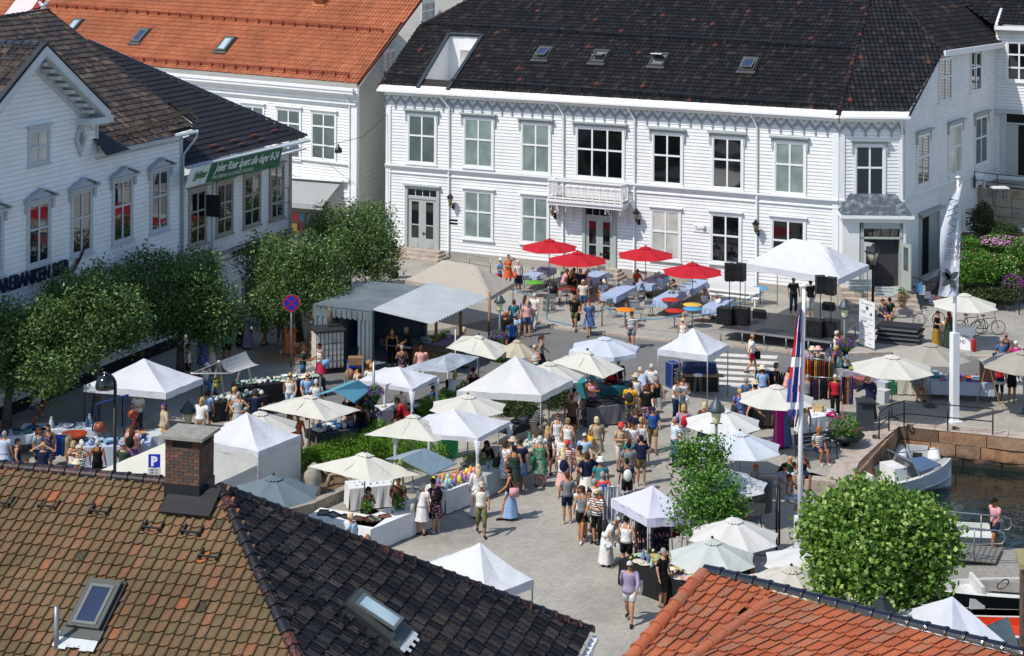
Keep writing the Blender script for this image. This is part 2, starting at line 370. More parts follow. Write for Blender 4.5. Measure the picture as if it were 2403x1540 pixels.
def window(par, W, r, glass='d', hood=None, mull=1, trans=(.57,), trim=None, cas=.12, sash=None, lab=None, open_=False):
 ul, ur, zb, zt = r; trim = trim or M_trim; fm = MB(); c = cas
 for a in ((ul, ul+c, zb, zt), (ur-c, ur, zb, zt), (ul+c, ur-c, zt-c, zt), (ul+c, ur-c, zb, zb+c*.8)): bar(fm, W, *a, .0, .085)
 s = .05; il, ir, ib, it = ul+c, ur-c, zb+c*.8, zt-c
 for a in ((il, il+s, ib, it), (ir-s, ir, ib, it), (il+s, ir-s, it-s, it), (il+s, ir-s, ib, ib+s)): bar(fm, W, *a, .02, .06)
 w = ir-il
 for k in range(mull):
  x = il+w*(k+1)/(mull+1); bar(fm, W, x-.045, x+.045, ib+s, it-s, .021, .065)
 for k in trans:
  z = ib+(it-ib)*k; bar(fm, W, il+s, ir-s, z-.045, z+.045, .023, .075)
 f = obj('window', fm, trim, par)
 if lab: f['label'] = lab
 pm = MB(); bar(pm, W, il+s*.5, ir-s*.5, ib+s*.5, it-s*.5, .0, .034); g = obj('pane', pm, GL.get(glass, glass), f)
 sm = MB(); bar(sm, W, ul-.06, ur+.06, zb-.07, zb-.003, .0, .14); obj('sill', sm, trim, f)
 if hood == 'flat':
  h = MB(); bar(h, W, ul-.16, ur+.16, zt+.16, zt+.24, .0, .26); bar(h, W, ul-.1, ur+.1, zt+.08, zt+.158, .0, .16); bar(h, W, ul, ur, zt+.002, zt+.078, 0, .09)
  for x in (ul-.1, ur-.02):
   bar(h, W, x, x+.12, zt-.45, zt+.078, .028, .12)
  obj('window_hood', h, mat('9da4a4', .55), f)
 elif hood == 'plain':
  h = MB(); bar(h, W, ul-.08, ur+.08, zt+.08, zt+.13, .0, .2); bar(h, W, ul, ur, zt+.002, zt+.078, 0, .1); obj('window_hood', h, trim, f)
 elif hood == 'ped':
  h = MB(); x0, x1, xm, z0 = ul-.2, ur+.2, (ul+ur)/2, zt+.05
  for sgn, xa in ((1, x0), (-1, x1)):
   d = V3(W.u*(xm-xa))+UP*.34
   h.obox(W.P(xa, z0+.06, 0), W.n*.34, d, UP*.05)
  h.slab([W.P(x0+.1, z0, .2), W.P(x1-.1, z0, .2), W.P(xm, z0+.36, .2)], -W.n*.18)
  bar(h, W, x0, x1, z0-.03, z0+.05, 0, .3)
  for xa in (ul-.12, ur-.03): bar(h, W, xa, xa+.15, zt-.4, z0-.032, .028, .17)
  obj('window_hood', h, mat('a9b1b8', .55), f)
 return f
def door(par, W, r, glass='d', lab=None, leaves=2):
 ul, ur, zb, zt = r; fm = MB(); c = .17
 for a in ((ul, ul+c, zb, zt), (ur-c, ur, zb, zt), (ul+c, ur-c, zt-c, zt)): bar(fm, W, *a, 0, .12)
 bar(fm, W, ul-.08, ur+.08, zt+.002, zt+.08, 0, .25); bar(fm, W, ul+c, ur-c, zb+(zt-zb)*.8, zb+(zt-zb)*.84, 0, .08)
 f = obj('door', fm, M_door, par)
 if lab: f['label'] = lab
 il, ir = ul+c, ur-c; zt2 = zb+(zt-zb)*.8; w = (ir-il)/leaves
 for k in range(leaves):
  a = il+w*k; lm = MB(); bar(lm, W, a+.004, a+w-.004, zb+.02, zt2-.004, 0, .035)
  bar(lm, W, a+w*.25, a+w*.75, zb+.15, zb+.55, .034, .055)
  bar(lm, W, a+w*.33, a+w*.67, zb+.22, zb+.48, .054, .07)
  l = obj('door_leaf', lm, M_door, f)
  pm = MB(); bar(pm, W, a+w*.25, a+w*.75, zb+.75, zb+1.45, .03, .041); bar(pm, W, a+w*.25, a+w*.75, zb+1.53, zt2-.15, .03, .041); obj('pane', pm, GL[glass], l)
 pm = MB()
 for k in range(4): bar(pm, W, il+(ir-il)*(k+.06)/4, il+(ir-il)*(k+.94)/4, zb+(zt-zb)*.85, zt-c-.04, .0, .04)
 obj('transom_light', pm, GL[glass], f)
 hm = MB(); xm = (il+ir)/2; bar(hm, W, xm+.04, xm+.2, zb+1.02, zb+1.06, .04, .09); bar(hm, W, xm+.03, xm+.07, zb+.9, zb+1.1, .035, .05); obj('handle', hm, M_blk, f)
 return f
def pipe(par, W, u0, z0, u1, zb, r=.055):
 m = MB(); m.tube([W.P(u0, z0+.1, .42), W.P(u0, z0-.12, .42), W.P(u0+(u1-u0)*.3, z0-.3, .3), W.P(u1, z0-.75, .11), W.P(u1, zb+.1, .11), W.P(u1, zb, .2)], r, 8)
 for k in range(5):
  z = z0-.9-(z0-1-zb)*k/4.5; m.tube([W.P(u1, z-.02, .11), W.P(u1, z+.02, .11)], r*1.35, 8)
 return obj('downpipe', m, M_trim, par)
# ---------------------------------------------------------------- tiled roofs
S6 = [(0, .35), (.1, .06), (.38, 0), (.6, .14), (.76, .8), (.88, 1), (1.03, .7)]
S3 = [(0, .25), (.4, 0), (.74, .95), (1.02, .6)]
def inside(x, y, P):
 c = False
 for (a, b), (d, e) in zip(P, P[1:]+P[:1]):
  if (b > y) != (e > y) and x < a+(d-a)*(y-b)/(e-b): c = not c
 return c
def tiles(mb, U, Vd, poly, cw=.24, ch=.33, hgt=.045, prof=S6, lift=.03, R=None, holes=(), bh=None, base=True, off=(0, 0)):
 R = R or rnd; O = poly[0]; U = U.normalized(); Vd = Vd.normalized(); N = U.cross(Vd).normalized()
 if N.z < 0: N = -N
 g = U.dot(Vd); den = 1-g*g
 def ab(p):
  d = p-O; a, b = d.dot(U), d.dot(Vd); return ((a-g*b)/den, (b-g*a)/den)
 P2 = [ab(p) for p in poly]; H2 = [[ab(p) for p in h] for h in holes]
 if base:
  lo = [[p-N*.03 for p in poly]]+([[p-N*.03 for p in h] for h in (holes if bh is None else bh)]); fl = [p for l in lo for p in l]
  mb.add(fl, [tuple(t) for t in tessellate_polygon(lo)], 1)
 a0, a1 = min(p[0] for p in P2), max(p[0] for p in P2); b0, b1 = min(p[1] for p in P2), max(p[1] for p in P2)
 j = 0; b = b1-ch*(int((b1-b0)/ch)+1)+off[1]
 while b < b1-.01:
  a = a0+off[0]
  while a < a1:
   ca, cb = a+cw*.5, b+ch*.5
   if inside(ca, cb, P2) and not any(inside(ca, cb, h) for h in H2):
    jn = R.uniform(0, .008); ju = R.uniform(-.008, .008); jv = R.uniform(-.013, .013); k = len(prof); vs = []
    for (t0, dn) in ((0, 0), (1, lift)):
     for (u, h) in prof: vs.append(O+U*(a+u*cw+ju)+Vd*(b+t0*ch+(jv if t0 else -.02))+N*(h*hgt+dn+jn-.012*(1-t0)))
    for (u, h) in prof: vs.append(O+U*(a+u*cw+ju)+Vd*(b+ch+jv)+N*(h*hgt+lift+jn-.028))
    c = (R.random(), R.random(), R.random())
    fs = [(i, i+1, k+i+1, k+i) for i in range(k-1)]+[(k+i, k+i+1, 2*k+i+1, 2*k+i) for i in range(k-1)]
    mb.add(vs, fs, 0, c, False)
   a += cw
  b += ch
def caps(mb, A, B, r=.11, L=.36, R=None, up=None, mi=0):
 R = R or rnd; d = B-A; n = max(1, round(d.length/L)); e = d.normalized(); s = e.cross(UP).normalized(); t = s.cross(e).normalized()
 for i in range(n):
  p0 = A+d*(i/n)-e*.03; p1 = A+d*((i+1)/n)+e*.02; vs = []
  for p, rr in ((p0, r*.9), (p0+e*.05, r*.93), (p1-e*.06, r*1.05), (p1-e*.05, r*1.2), (p1, r*1.2)):
   for k in range(9):
    a = pi*k/8; vs.append(p+s*math.cos(a)*rr+t*(math.sin(a)*rr*.9-.02+R.uniform(-.001, .001)))
  fs = [(j*9+k, j*9+k+1, (j+1)*9+k+1, (j+1)*9+k) for j in range(4) for k in range(8)]+[tuple(range(36, 45)), tuple(range(9))[::-1]]
  mb.add(vs, fs, mi, (R.random(), R.random(), R.random()), False)
def plane_dir(n, h):                     # down-slope unit vector of a plane
 g = V3((0, 0, -1)); v = g-n*g.dot(n); return v.normalized()
def roofplane(W, z, t, o=.4):            # plane through the eave line of wall W at height z, slope t rising away from the wall face
 p = W.P(0, z, o); v = -W.n+UP*t; n = W.u.cross(v).normalized()
 return p, (n if n.z > 0 else -n)
M_under = mat('2a2622', .9, var=.1)
T_black = tile_mat('black_glazed_tiles', [(0, '151415'), (.25, '1c1b1d'), (.5, '252322'), (.75, '191818'), (.9, '332e2b'), (.988, '5c3628')], .7, '5a4038', 22, .5, .35, .76)
T_orange = tile_mat('orange_tiles', [(0, 'a65c3c'), (1, 'b26a48')], .2, 'b98a68', 7, .65, .3, .66)
T_brown = tile_mat('brown_glazed_tiles', [(0, '241d1c'), (.3, '33291f'), (.55, '2b2523'), (.78, '4a3a2e'), (.93, '6a5644')], .35, '7a6a5a', 5, .38, .6, .6)
T_dark = tile_mat('black_concrete_tiles', [(0, '14141a'), (1, '1d1d24')], .2, '3a3436', 6, .5, .4, .66)
T_lich = tile_mat('lichen_clay_tiles', [(0, '80624a'), (.2, '84624a'), (.4, '7a6248'), (.6, '8a6248'), (.8, '906046'), (.93, '9a6044'), (.972, 'ae6440'), (.985, '17151a')], .85, '62583f', 21, .85, .2, .42, wd=.25)
T_glz = tile_mat('dark_glazed_tiles', [(0, '141313'), (.3, '1a1919'), (.55, '222120'), (.75, '181313'), (.9, '302f30')], .55, '5c5148', 20, .32, .45, .62, .2)
T_org2 = tile_mat('terracotta_tiles', [(0, 'a8583a'), (.5, 'b26542'), (1, 'a05236')], .55, '857664', 15, .6, .35, .62)
T_capb = tile_mat('chipped_black_caps', [(0, '121218'), (1, '1c1c24')], .75, '7a4434', 13, .5, .3, .66)
T_shiny = tile_mat('glossy_black_caps', [(0, '10111a'), (1, '141520')], .05, '22222a', 5, .12, .7, .7, .5)
# ---------------------------------------------------------------- main white building
GA, GB = G(905, 592), G(1967, 703)
WA = Wall(GA, GB); ZE = 9.35
GC = G(2120, 697+8); WC = Wall(GB, GC)      # chamfered corner
def wall_back(W, dirpx, L): return None
# wing wall recedes to the right: vanishing point x ~ 3900
wd = V3(((3900-1201.5)/F, 1, 0)).normalized(); GD = GC+wd*24; WD = Wall(GC, GD)
mainb = thing('town_building', WA.P(WA.L/2, 0, -4), 'long white timber building with black tiled roof, grey arched frieze and balcony', 'building')
mb = MB(); siding(mb, WA, [(0, .45), (WA.L, .45), (WA.L, ZE), (0, ZE)]); siding(mb, WC, [(0, .45), (WC.L, .45), (WC.L, ZE), (0, ZE)])
# wing wall outline with the sloping verge at its near end
vu1, vz1 = WD.px(2212, 122); ve, vz2 = WD.px(2354, 80)
siding(mb, WD, [(0, .4), (WD.L, .4), (WD.L, vz1), (vu1, vz1), (0, ZE+.1)], .15)
# hidden back of the block so that light and reflections behave
bk = WA.P(0, 0, -13)
WS = Wall(WA.P(0, 0, -13), WA.P(0, 0, 0), 1)
siding(mb, WS, [(0, .4), (WS.L, .4), (WS.L, ZE), (WS.L*.5, ZE+4.2), (0, ZE)])
obj('wall', mb, [M_side, M_lap_shade], mainb)
mb = MB(); bar(mb, WA, -.02, WA.L, 0, .45, -.3, .04); bar(mb, WC, 0, WC.L, 0, .45, -.3, .04); bar(mb, WD, 0, WD.L, -.4, .42, -.3, .05); obj('foundation', mb, rough_mat('found', ['9a938a', 'aaa49b'], 2), mainb)
zb_ = WA.px(1420, 427)[1]
for W in (WA, WC):
 tr = MB()
 bar(tr, W, 0, W.L, zb_-.02, zb_+.06, .02, .2); bar(tr, W, 0, W.L, zb_-.16, zb_-.022, .02, .1); bar(tr, W, 0, W.L, zb_-.42, zb_-.36, .02, .09)
 bar(tr, W, 0, W.L, ZE-.12, ZE, .03, .42); bar(tr, W, 0, W.L, ZE-.3, ZE-.122, .03, .26); obj('cornice_trim', tr, M_trim, mainb)
tr = MB()
for u in (0, WA.L-.32): bar(tr, WA, u, u+.32, .46, ZE-.95, .03, .075)
for u in (0, WC.L-.28): bar(tr, WC, u+.002, u+.28, .46, ZE-.95, .03, .075)
bar(tr, WD, 0.01, .2, .45, ZE, .03, .07); bar(tr, WD, 0.3, WD.L, zb_-.05, zb_+.04, .03, .12)
obj('corner_boards', tr, M_trim, mainb)
def frieze(W, L):
 m = MB(); n = round(L/.62); s = L/n; zt, o0, o1 = ZE-.3, .03, .085
 for i in range(n):
  x = i*s
  def arc(k): # cusped arch outline
   t = k/8; xx = (t-.5); h = .5*(1-abs(2*xx))**.8+.08*math.cos(xx*6*pi); return x+s*t, zt-.66+max(0, h)*.9
  pts = [arc(k) for k in range(9)]
  for (a, b), (c, d) in zip(pts, pts[1:]):
   th = .19; m.obox(W.P(a, b, o0), W.u*(c-a)+UP*(d-b), W.n*(o1-o0), UP*th)
  m.obox(W.P(x-.04, zt-.76, o0), W.u*.08, W.n*.06, UP*.14)
  if i % 1 == 0: m.obox(W.P(x-.05, zt-.1, o0), W.u*.1, W.n*.05, UP*.1)
 return m
fz = frieze(WA, WA.L); obj('arched_frieze', fz, mat('8d9599', .6, var=.05), mainb); obj('arched_frieze', frieze(WC, WC.L), mat('8d9599', .6, var=.05), mainb)
for xl, yt, xr, yb, g, mu in ((956, 267, 1026, 385, 'g', 1), (1087, 276, 1160, 394, 'b', 1), (1222, 288, 1294, 408, 'b', 1), (1350, 298, 1467, 421, 'd', 2), (1529, 311, 1604, 434, 'd', 1), (1669, 320, 1746, 445, 'd', 1), (1815, 331, 1893, 457, 'b', 1)):
 window(mainb, WA, WA.rect(xl, yt, xr, yb), g, 'flat', mu)
for xl, yt, xr, yb, g in ((1087, 447, 1159, 562, 'b'), (1222, 460, 1290, 573, 'b'), (1526, 491, 1599, 611, 'c'), (1666, 501, 1741, 620, 'd'), (1808, 513, 1892, 632, 'd')):
 window(mainb, WA, WA.rect(xl, yt, xr, yb), g, 'plain')
window(mainb, WC, WC.rect(2003, 338, 2078, 464), 'd', 'flat')
door(mainb, WA, WA.rect(952, 437, 1032, 590), 'd', 'pale grey double door at the left end above granite steps')
door(mainb, WA, WA.rect(1368, 482, 1447, 640), 'd', 'pale grey double door with knocker under the balcony')
for xt, yt, xb in ((1042, 208, 1056), (1313, 228, 1324), (1479, 241, 1491), (1768, 261, 1778)):
 u0, z0 = WA.px(xt, yt); u1, _ = WA.px(xb, yt+40); pipe(mainb, WA, u0, ZE-.1, u1, .3)
u0, _ = WC.px(2126, 275); pipe(mainb, WC, WC.L-.25, ZE-.1, WC.L-.12, .3)
for xl, yt, xr, yb, g in ((2202, 135, 2232, 238, 'r'), (2276, 114, 2302, 215, 'r')): window(mainb, WD, WD.rect(xl, yt, xr, yb), g, None, cas=.09)
for xl, yt, xr, yb, g in ((2150, 315, 2180, 434, 'r'), (2224, 292, 2256, 410, 'c'), (2286, 272, 2316, 386, 'g')): window(mainb, WD, WD.rect(xl, yt, xr, yb), g, 'flat', cas=.1)
r = WD.rect(2155, 496, 2200, 640); fm = MB()
for a in ((r[0], r[0]+.2, r[2], r[3]), (r[1]-.2, r[1], r[2], r[3]), (r[0], r[1], r[3]-.2, r[3])): bar(fm, WD, *a, 0, .14)
bar(fm, WD, r[0]-.1, r[1]+.1, r[3]+.02, r[3]+.12, 0, .4)
sdoor = obj('door', fm, M_door, mainb); sdoor['label'] = 'side doorway standing open in the shaded wing wall'
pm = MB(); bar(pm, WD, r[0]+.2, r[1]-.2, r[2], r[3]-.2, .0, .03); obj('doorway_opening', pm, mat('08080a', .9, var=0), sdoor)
pm = MB(); bar(pm, WD, (r[0]+r[1])/2, r[1]-.22, r[2]+.02, r[3]-.22, .032, .07); obj('door_leaf', pm, M_door, sdoor)
# balcony
bu0, _ = WA.px(1306, 455); bu1, _ = WA.px(1478, 470); bz = WA.px(1390, 462)[1]-.1; pr = 1.15
m = MB(); bar(m, WA, bu0, bu1, bz-.3, bz-.12, .03, pr); bar(m, WA, bu0-.06, bu1+.06, bz-.118, bz, .03, pr+.08); balc = obj('balcony', m, M_trim, mainb)
m = MB(); bar(m, WA, bu0+.02, bu1-.02, bz+.002, bz+.02, .05, pr-.02); obj('balcony_floor', m, rough_mat('moss', ['6b6652', '7d7868'], 3), balc)
m = MB(); RH = 1.0
def rail_seg(P0, d, L, nrm):
 for k in range(2): m.obox(P0+UP*(bz+(RH-.06 if k else .06)), d*L, nrm*.07, UP*.07)
 n = max(2, round(L/.42))
 for i in range(n+1): m.obox(P0+d*(L*i/n-.02)+UP*bz, d*.045, nrm*.05, UP*(RH))
 for i in range(n):
  c = P0+d*(L*(i+.5)/n)+nrm*.025
  for zc, rr, a0 in ((bz+.78, .14, pi), (bz+.24, .14, 0)):
   pts = [c+d*math.cos(a0+pi*k/6)*rr+UP*(zc+math.sin(a0+pi*k/6)*rr) for k in range(7)]; m.tube(pts, .018, 4)
   pts = [c+d*math.cos(a0+pi*k/4)*rr*.5+UP*(zc+math.sin(a0+pi*k/4)*rr*.5) for k in range(5)]; m.tube(pts, .014, 4)
  for xx in (-.1, -.035, .035, .1): m.tube([c+d*xx+UP*(bz+.3), c+d*xx+UP*(bz+.74)], .012, 4)
  for k in range(-2, 3): m.tube([c+d*(k*.07-.06)+UP*(bz+.42), c+d*(k*.07+.06)+UP*(bz+.6)], .009, 3)
rail_seg(WA.P(bu0, 0, pr-.05), WA.u, bu1-bu0, -WA.n); rail_seg(WA.P(bu0+.02, 0, .1), WA.n, pr-.15, WA.u); rail_seg(WA.P(bu1-.06, 0, .1), WA.n, pr-.15, -WA.u)
bar(m, WA, bu0-.03, bu1+.03, bz+RH, bz+RH+.06, pr-.14, pr+.03)
obj('balcony_railing', m, M_white, balc)
m = MB()
for u in (bu0+.15, bu1-.15, bu0+1.0, bu1-1.0):
 pts = [WA.P(u, bz-.3, .95), WA.P(u, bz-.42, .7), WA.P(u, bz-.7, .4), WA.P(u, bz-1.2, .1)]; m.tube(pts, .035, 5)
 m.tube([WA.P(u, bz-1.25, .06), WA.P(u, bz-.3, .06)], .04, 4); m.tube([WA.P(u, bz-.32, .06), WA.P(u, bz-.32, 1.0)], .035, 4)
 for k in range(6): m.tube([WA.P(u, bz-.32, .15+k*.14), WA.P(u, bz-.5-.45*(1-k/6), .22+k*.1)], .013, 3)
 m.lathe([(.0, -.32), (.05, -.25), (.02, -.18), (.06, -.1), (.03, 0)], WA.P(u, bz-.3, 1.0), 8)
obj('balcony_brackets', m, M_white, balc)
# entrance porch on the chamfered corner
pu0, _ = WC.px(1975, 505); pu1, _ = WC.px(2112, 500); pz = WC.px(2045, 505)[1]+.35
e0, e1 = .05, WC.L-.1
m = MB(); A = WC.P(e0-.1, pz-.15, 1.25); B = WC.P(e1+.35, pz-.15, 1.25); C_ = WC.P(e1-.35, pz+.75, .05); D_ = WC.P(e0+.5, pz+.75, .05); E_ = WC.P(e0-.1, pz-.1, .05); F_ = WC.P(e1+.3, pz-.1, .05)
m.quad(A, B, C_, D_); m.add([E_, A, D_], [(0, 1, 2)]); m.add([B, F_, C_], [(0, 1, 2)])
porch = obj('porch', m, rough_mat('slate_sheet', ['3a4148', '4a5259', '8a9298'], 3.5, .5), mainb)
m = MB(); bar(m, WC, e0-.15, e1+.38, pz-.32, pz-.16, .03, 1.3); bar(m, WC, e0-.05, e1+.2, pz-.55, pz-.322, .03, 1.05); obj('porch_cornice', m, M_trim, porch)
m = MB(); bar(m, WC, e0, e0+.85, .45, pz-.55, .03, .95); obj('porch_wall', m, M_side, porch); m = MB(); bar(m, WC, e1-.12, e1+.02, .45, pz-.55, .03, .95); obj('porch_post', m, M_side, porch)
dr = (e0+.9, e1-.15, .85, pz-.56)
m = MB()
for a in ((dr[0], dr[0]+.16, dr[2], dr[3]), (dr[1]-.14, dr[1], dr[2], dr[3]), (dr[0], dr[1], dr[3]-.3, dr[3]), (dr[0], dr[1], dr[3]-.82, dr[3]-.72)): bar(m, WC, *a, .6, .98)
fr = obj('door', m, M_door, porch); fr['label'] = 'corner entrance standing open with one leaf swung out'
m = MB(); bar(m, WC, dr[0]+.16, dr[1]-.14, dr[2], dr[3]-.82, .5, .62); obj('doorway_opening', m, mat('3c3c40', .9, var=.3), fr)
m = MB()
for k in range(4): bar(m, WC, dr[0]+.18+(dr[1]-dr[0]-.34)*k/4, dr[0]+.12+(dr[1]-dr[0]-.34)*(k+1)/4, dr[3]-.71, dr[3]-.31, .9, .93)
obj('transom_light', m, M_glass, fr)
m = MB(); a = WC.P(dr[1]-.05, dr[2], 1.0); dd = (WC.n*1.0+WC.u*.35).normalized(); m.obox(a, dd*.85, WC.u*.05, UP*2.3); lf = obj('door_leaf', m, M_door, fr)
m = MB(); m.obox(a+dd*.2-WC.u*.006+UP*.95, dd*.45, WC.u*.062, UP*1.15); obj('pane', m, M_blind2, lf)
m = MB(); a = WC.P(dr[0]+.16, dr[2], 1.0); dd2 = (WC.n*.55+WC.u*.6).normalized(); m.obox(a, dd2*.6, WC.n*.05, UP*2.3); lf = obj('door_leaf', m, M_door, fr)
m = MB(); m.obox(a+dd2*.12+UP*.95-WC.n*.006, dd2*.36, WC.n*.062, UP*1.15); obj('pane', m, M_glass, lf)
# granite entrance steps
m = MB()
for k in range(5): bar(m, WC, e0-.1, e1+.4, 0 if k == 0 else .17*k-.0, .17*(k+1), .0, 3.0-k*.42)
obj('entrance_steps', m, M_gran, mainb)
m = MB()
for k in range(3): bar(m, WA, *[WA.px(945-12*k*0-8*(3-k), 600)[0], WA.px(1035+6*(3-k), 608)[0]], .15*k, .15*(k+1), 0, 1.35-k*.38)
obj('entrance_steps', m, M_gran, mainb)
m = MB()
for k in range(3): bar(m, WA, WA.px(1352, 640)[0]-.1, WA.px(1450, 650)[0]+.5-.15*k, .15*k, .15*(k+1), 0, 1.35-k*.38)
obj('entrance_steps', m, M_gran, mainb)
# roof of the main building
PA, NA = roofplane(WA, ZE+.05, .62, .42)
RA = lambda x, y: hit(x, y, PA, NA)
Hh = RA(2043, -6); c1 = WA.P(WA.L+.05, ZE+.05, .42); c2 = WC.P(WC.L+.15, ZE+.05, .42)
NCp = (c2-c1).cross(Hh-c1).normalized(); NCp = NCp if NCp.z > 0 else -NCp
RC = lambda x, y: hit(x, y, c1, NCp)
k1 = RC(2212, 120); k2 = RC(2093, -20); k3 = WD.P(WD.px(2354, 80)[0], k1.z-.2, .3)
NW = (k2-k1).cross(k3-k1).normalized(); NW = NW if NW.z > 0 else -NW
def skylight(par, RP, N, c, w, h, opn=0, glass='d', light=False, rotc=None, Vd=None, U=None):
 """roof window on plane; c centre point"""
 Vd = Vd or plane_dir(N, 0); U = U or Vd.cross(N).normalized(); U = -U if U.x < 0 else U
 fb_ = MB(); fb_.obox(c-U*(w/2+.07)-Vd*(h/2+.07), U*(w+.14), Vd*(h+.24), N*.095); m = MB(); o = c-U*w/2-Vd*h/2+N*.05; f = .1
 for a, b, p, s in ((0, f, 0, h), (w-f, w, 0, h), (f, w-f, 0, f*1.5), (f, w-f, h-f, h)): m.obox(o+U*a+Vd*p+N*.0, U*(b-a), Vd*(s-p), N*.14)
 m.obox(o-U*.1+Vd*h, U*(w+.2), Vd*.22, N*.07)
 fr = obj('skylight', m, mat('4c4f4c', .5, .3), par); obj('flashing', fb_, mat('2e3032', .5, .2), fr)
 mm = MB(); mm.obox(o+U*f+Vd*f*1.4+N*.048, U*(w-2*f), Vd*(h-2.3*f), N*.02); obj('reveal', mm, mat('6a6a66' if opn else '2c3138', .8), fr)
 hinge = o+Vd*(h*.45 if opn > .5 else f)+N*.1; ang = opn
 s = MB(); L = h-2*f-(0 if opn <= .5 else 0)
 if opn > .5: vd = (Vd*math.cos(ang)+N*math.sin(ang)); st = hinge-vd*L*.5+N*.05
 else: vd = (Vd*math.cos(opn)+N*math.sin(opn)).normalized(); st = o+Vd*(f*1.4)+N*.11
 nn = U.cross(vd).normalized(); nn = nn if nn.z > 0 else -nn
 for a, b, p, q_ in ((f, f+.07, 0, L), (w-f-.07, w-f, 0, L), (f+.07, w-f-.07, 0, .07), (f+.07, w-f-.07, L-.07, L)): s.obox(st+U*a+vd*p, U*(b-a), vd*(q_-p), nn*.05)
 sh = obj('sash', s, mat('6b6e6b', .4, .3), fr)
 g = MB(); g.obox(st+U*(f+.05)+vd*.05+nn*.02, U*(w-2*f-.1), vd*(L-.1), nn*.015); obj('pane', g, glass, sh)
 return fr
def holes_for(P3, N, w, h, Vd=None, U=None):
 Vd = Vd or plane_dir(N, 0); U = U or Vd.cross(N).normalized(); w += .0; h += .0
 return [P3-U*w/2-Vd*h*.47, P3+U*w/2-Vd*h*.47, P3+U*w/2+Vd*h*.53, P3-U*w/2+Vd*h*.53]
G_sky = glass_mat('24304a', .08, .8); G_pale = glass_mat('a9bcc2', .25, .4)
sk = [(RA(*q(3, 295, 515)), .2), (RA(*q(3, 825, 545)), .55), (RA(*q(3, 1380, 575)), 1.05), (RA(*q(3, 2225, 620)), .15)]
m = MB(); sh_ = WA.n*-.3+UP*.186; sc_ = WC.n*-.3+UP*.186; e0p, e1p = WA.P(-.35, ZE+.05, .42)+sh_, c1+sh_
polyA = [e0p, e1p, RA(2043, -6), RA(2052, -40), RA(1160, -40), RA(1113, -8), RA(986, 60)]
dorm = [RA(*q(2, 1520, 830)), RA(*q(2, 1815, 325)), RA(*q(2, 2125, 340)), RA(*q(2, 1800, 850))]
tiles(m, WA.u, plane_dir(NA, 0), polyA, .245, .33, .05, S3, R=random.Random(2), holes=[holes_for(p, NA, .8, 1.15) for p, _ in sk]+[dorm], bh=[[dorm[0]*.82+dorm[1]*.18, dorm[1], dorm[2], dorm[3]*.82+dorm[2]*.18]])
roof = obj('roof', m, [T_black, M_under], mainb)
m = MB(); tiles(m, (c2-c1), plane_dir(NCp, 0), [c1+sh_, c2+sc_, RC(2212, 120), RC(2093, -20), RC(2050, -30), RA(2043, -6)], .25, .35, .06, S3, R=random.Random(3)); obj('roof', m, [T_black, M_under], mainb)
m = MB(); tiles(m, (k3-k1), plane_dir(NW, 0), [k1, k3, hit(2354, 60, k1, NW), hit(2190, -40, k1, NW), k2], .25, .35, .06, S3, R=random.Random(4)); obj('roof', m, [T_black, M_under], mainb)
for a_ in ((Hh, c1, .13, .38), (RA(986, 60), e0p, .1, .38), (RA(1113, -8), RA(986, 60), .1, .38), (k2, k1, .09, .4), (RC(2212, 120), c2, .06, .5)): m = MB(); caps(m, *a_); obj('hip_caps', m, T_capb, roof)
for (p, a), gl in zip(sk, (G_sky, G_sky, M_glass, G_sky)): skylight(roof, RA, NA, p, .85, 1.15, a, gl)
# white lead strip along the eave and the gutter
m = MB()
for W, a, b in ((WA, -.35, WA.L+.1), (WC, -.05, WC.L+.2)):
 nseg = round((b-a)/.6)
 for i in range(nseg):
  x = a+(b-a)*i/nseg; ju = rnd.uniform(0, .02); m.obox(W.P(x+.004, ZE-.01, .5), W.u*((b-a)/nseg-.008), -W.n*(.46+ju*.3)+UP*(.46+ju*.3)*.62, UP*.02)
 bar(m, W, a, b, ZE-.1, ZE-.002, .43, .56)
p0, p1 = WD.P(WD.px(2205, 125)[0], 0, 0), k3
W2 = Wall(k1, k3); m.obox(V3((k1.x, k1.y, k1.z-.28))+WD.n*.05, k3-k1, WD.n*.12, UP*.3)
obj('gutter', m, M_white, mainb)
# snow guards
m = MB()
def guard(RP, pa, pb, N, h=.17, st=1.1):
 a, b = RP(*pa), RP(*pb); n = int((b-a).length/st)
 for k in (.05, .13, .21): m.tube([a+N*(.05+k), b+N*(.05+k)], .018, 4)
 for i in range(n+1): p = a+(b-a)*i/n; m.obox(p-N*.02, (b-a).normalized()*.03, N*.3, plane_dir(N, 0)*.05)
guard(RA, q(2, 1560, 235), q(4, 760, 470), NA); guard(RA, q(2, 1840, 775), q(4, 575, 1010), NA); guard(RA, q(2, 1210, 705), q(2, 1510, 740), NA)
obj('snow_guard', m, mat('1b222c', .4, .3), roof)
# recessed roof terrace dormer
m = MB(); b0, t0, t1, b1 = dorm; back = t0-UP*2.0+(b0-t0)*.12; back1 = t1-UP*2.0+(b1-t1)*.12
f0 = V3((b0.x, b0.y, b0.z-.1)); f1 = V3((b1.x, b1.y, b1.z-.1))
bk0 = V3((t0.x, t0.y, f0.z)); bk1 = V3((t1.x, t1.y, f1.z))
m.quad(f0, f1, bk1, bk0); m.quad(b0, f0, bk0, t0); m.quad(f1, b1, t1, bk1); m.quad(bk0, bk1, t1, t0)
nt_ = obj("roof_terrace", m, M_white, roof)
m = MB()
for a, b in ((b0, t0), (b1, t1), (t0, t1)):
 d = (b-a); s = d.cross(NA).normalized(); m.obox(a-s*.1-NA*.02, d, s*.2, NA*.14)
obj('flashing', m, mat('30353a', .5), nt_)
wb = Wall(bk0+V3((.02, -.05, 0)), bk1+V3((.02, -.05, 0))); z0 = f0.z+.15
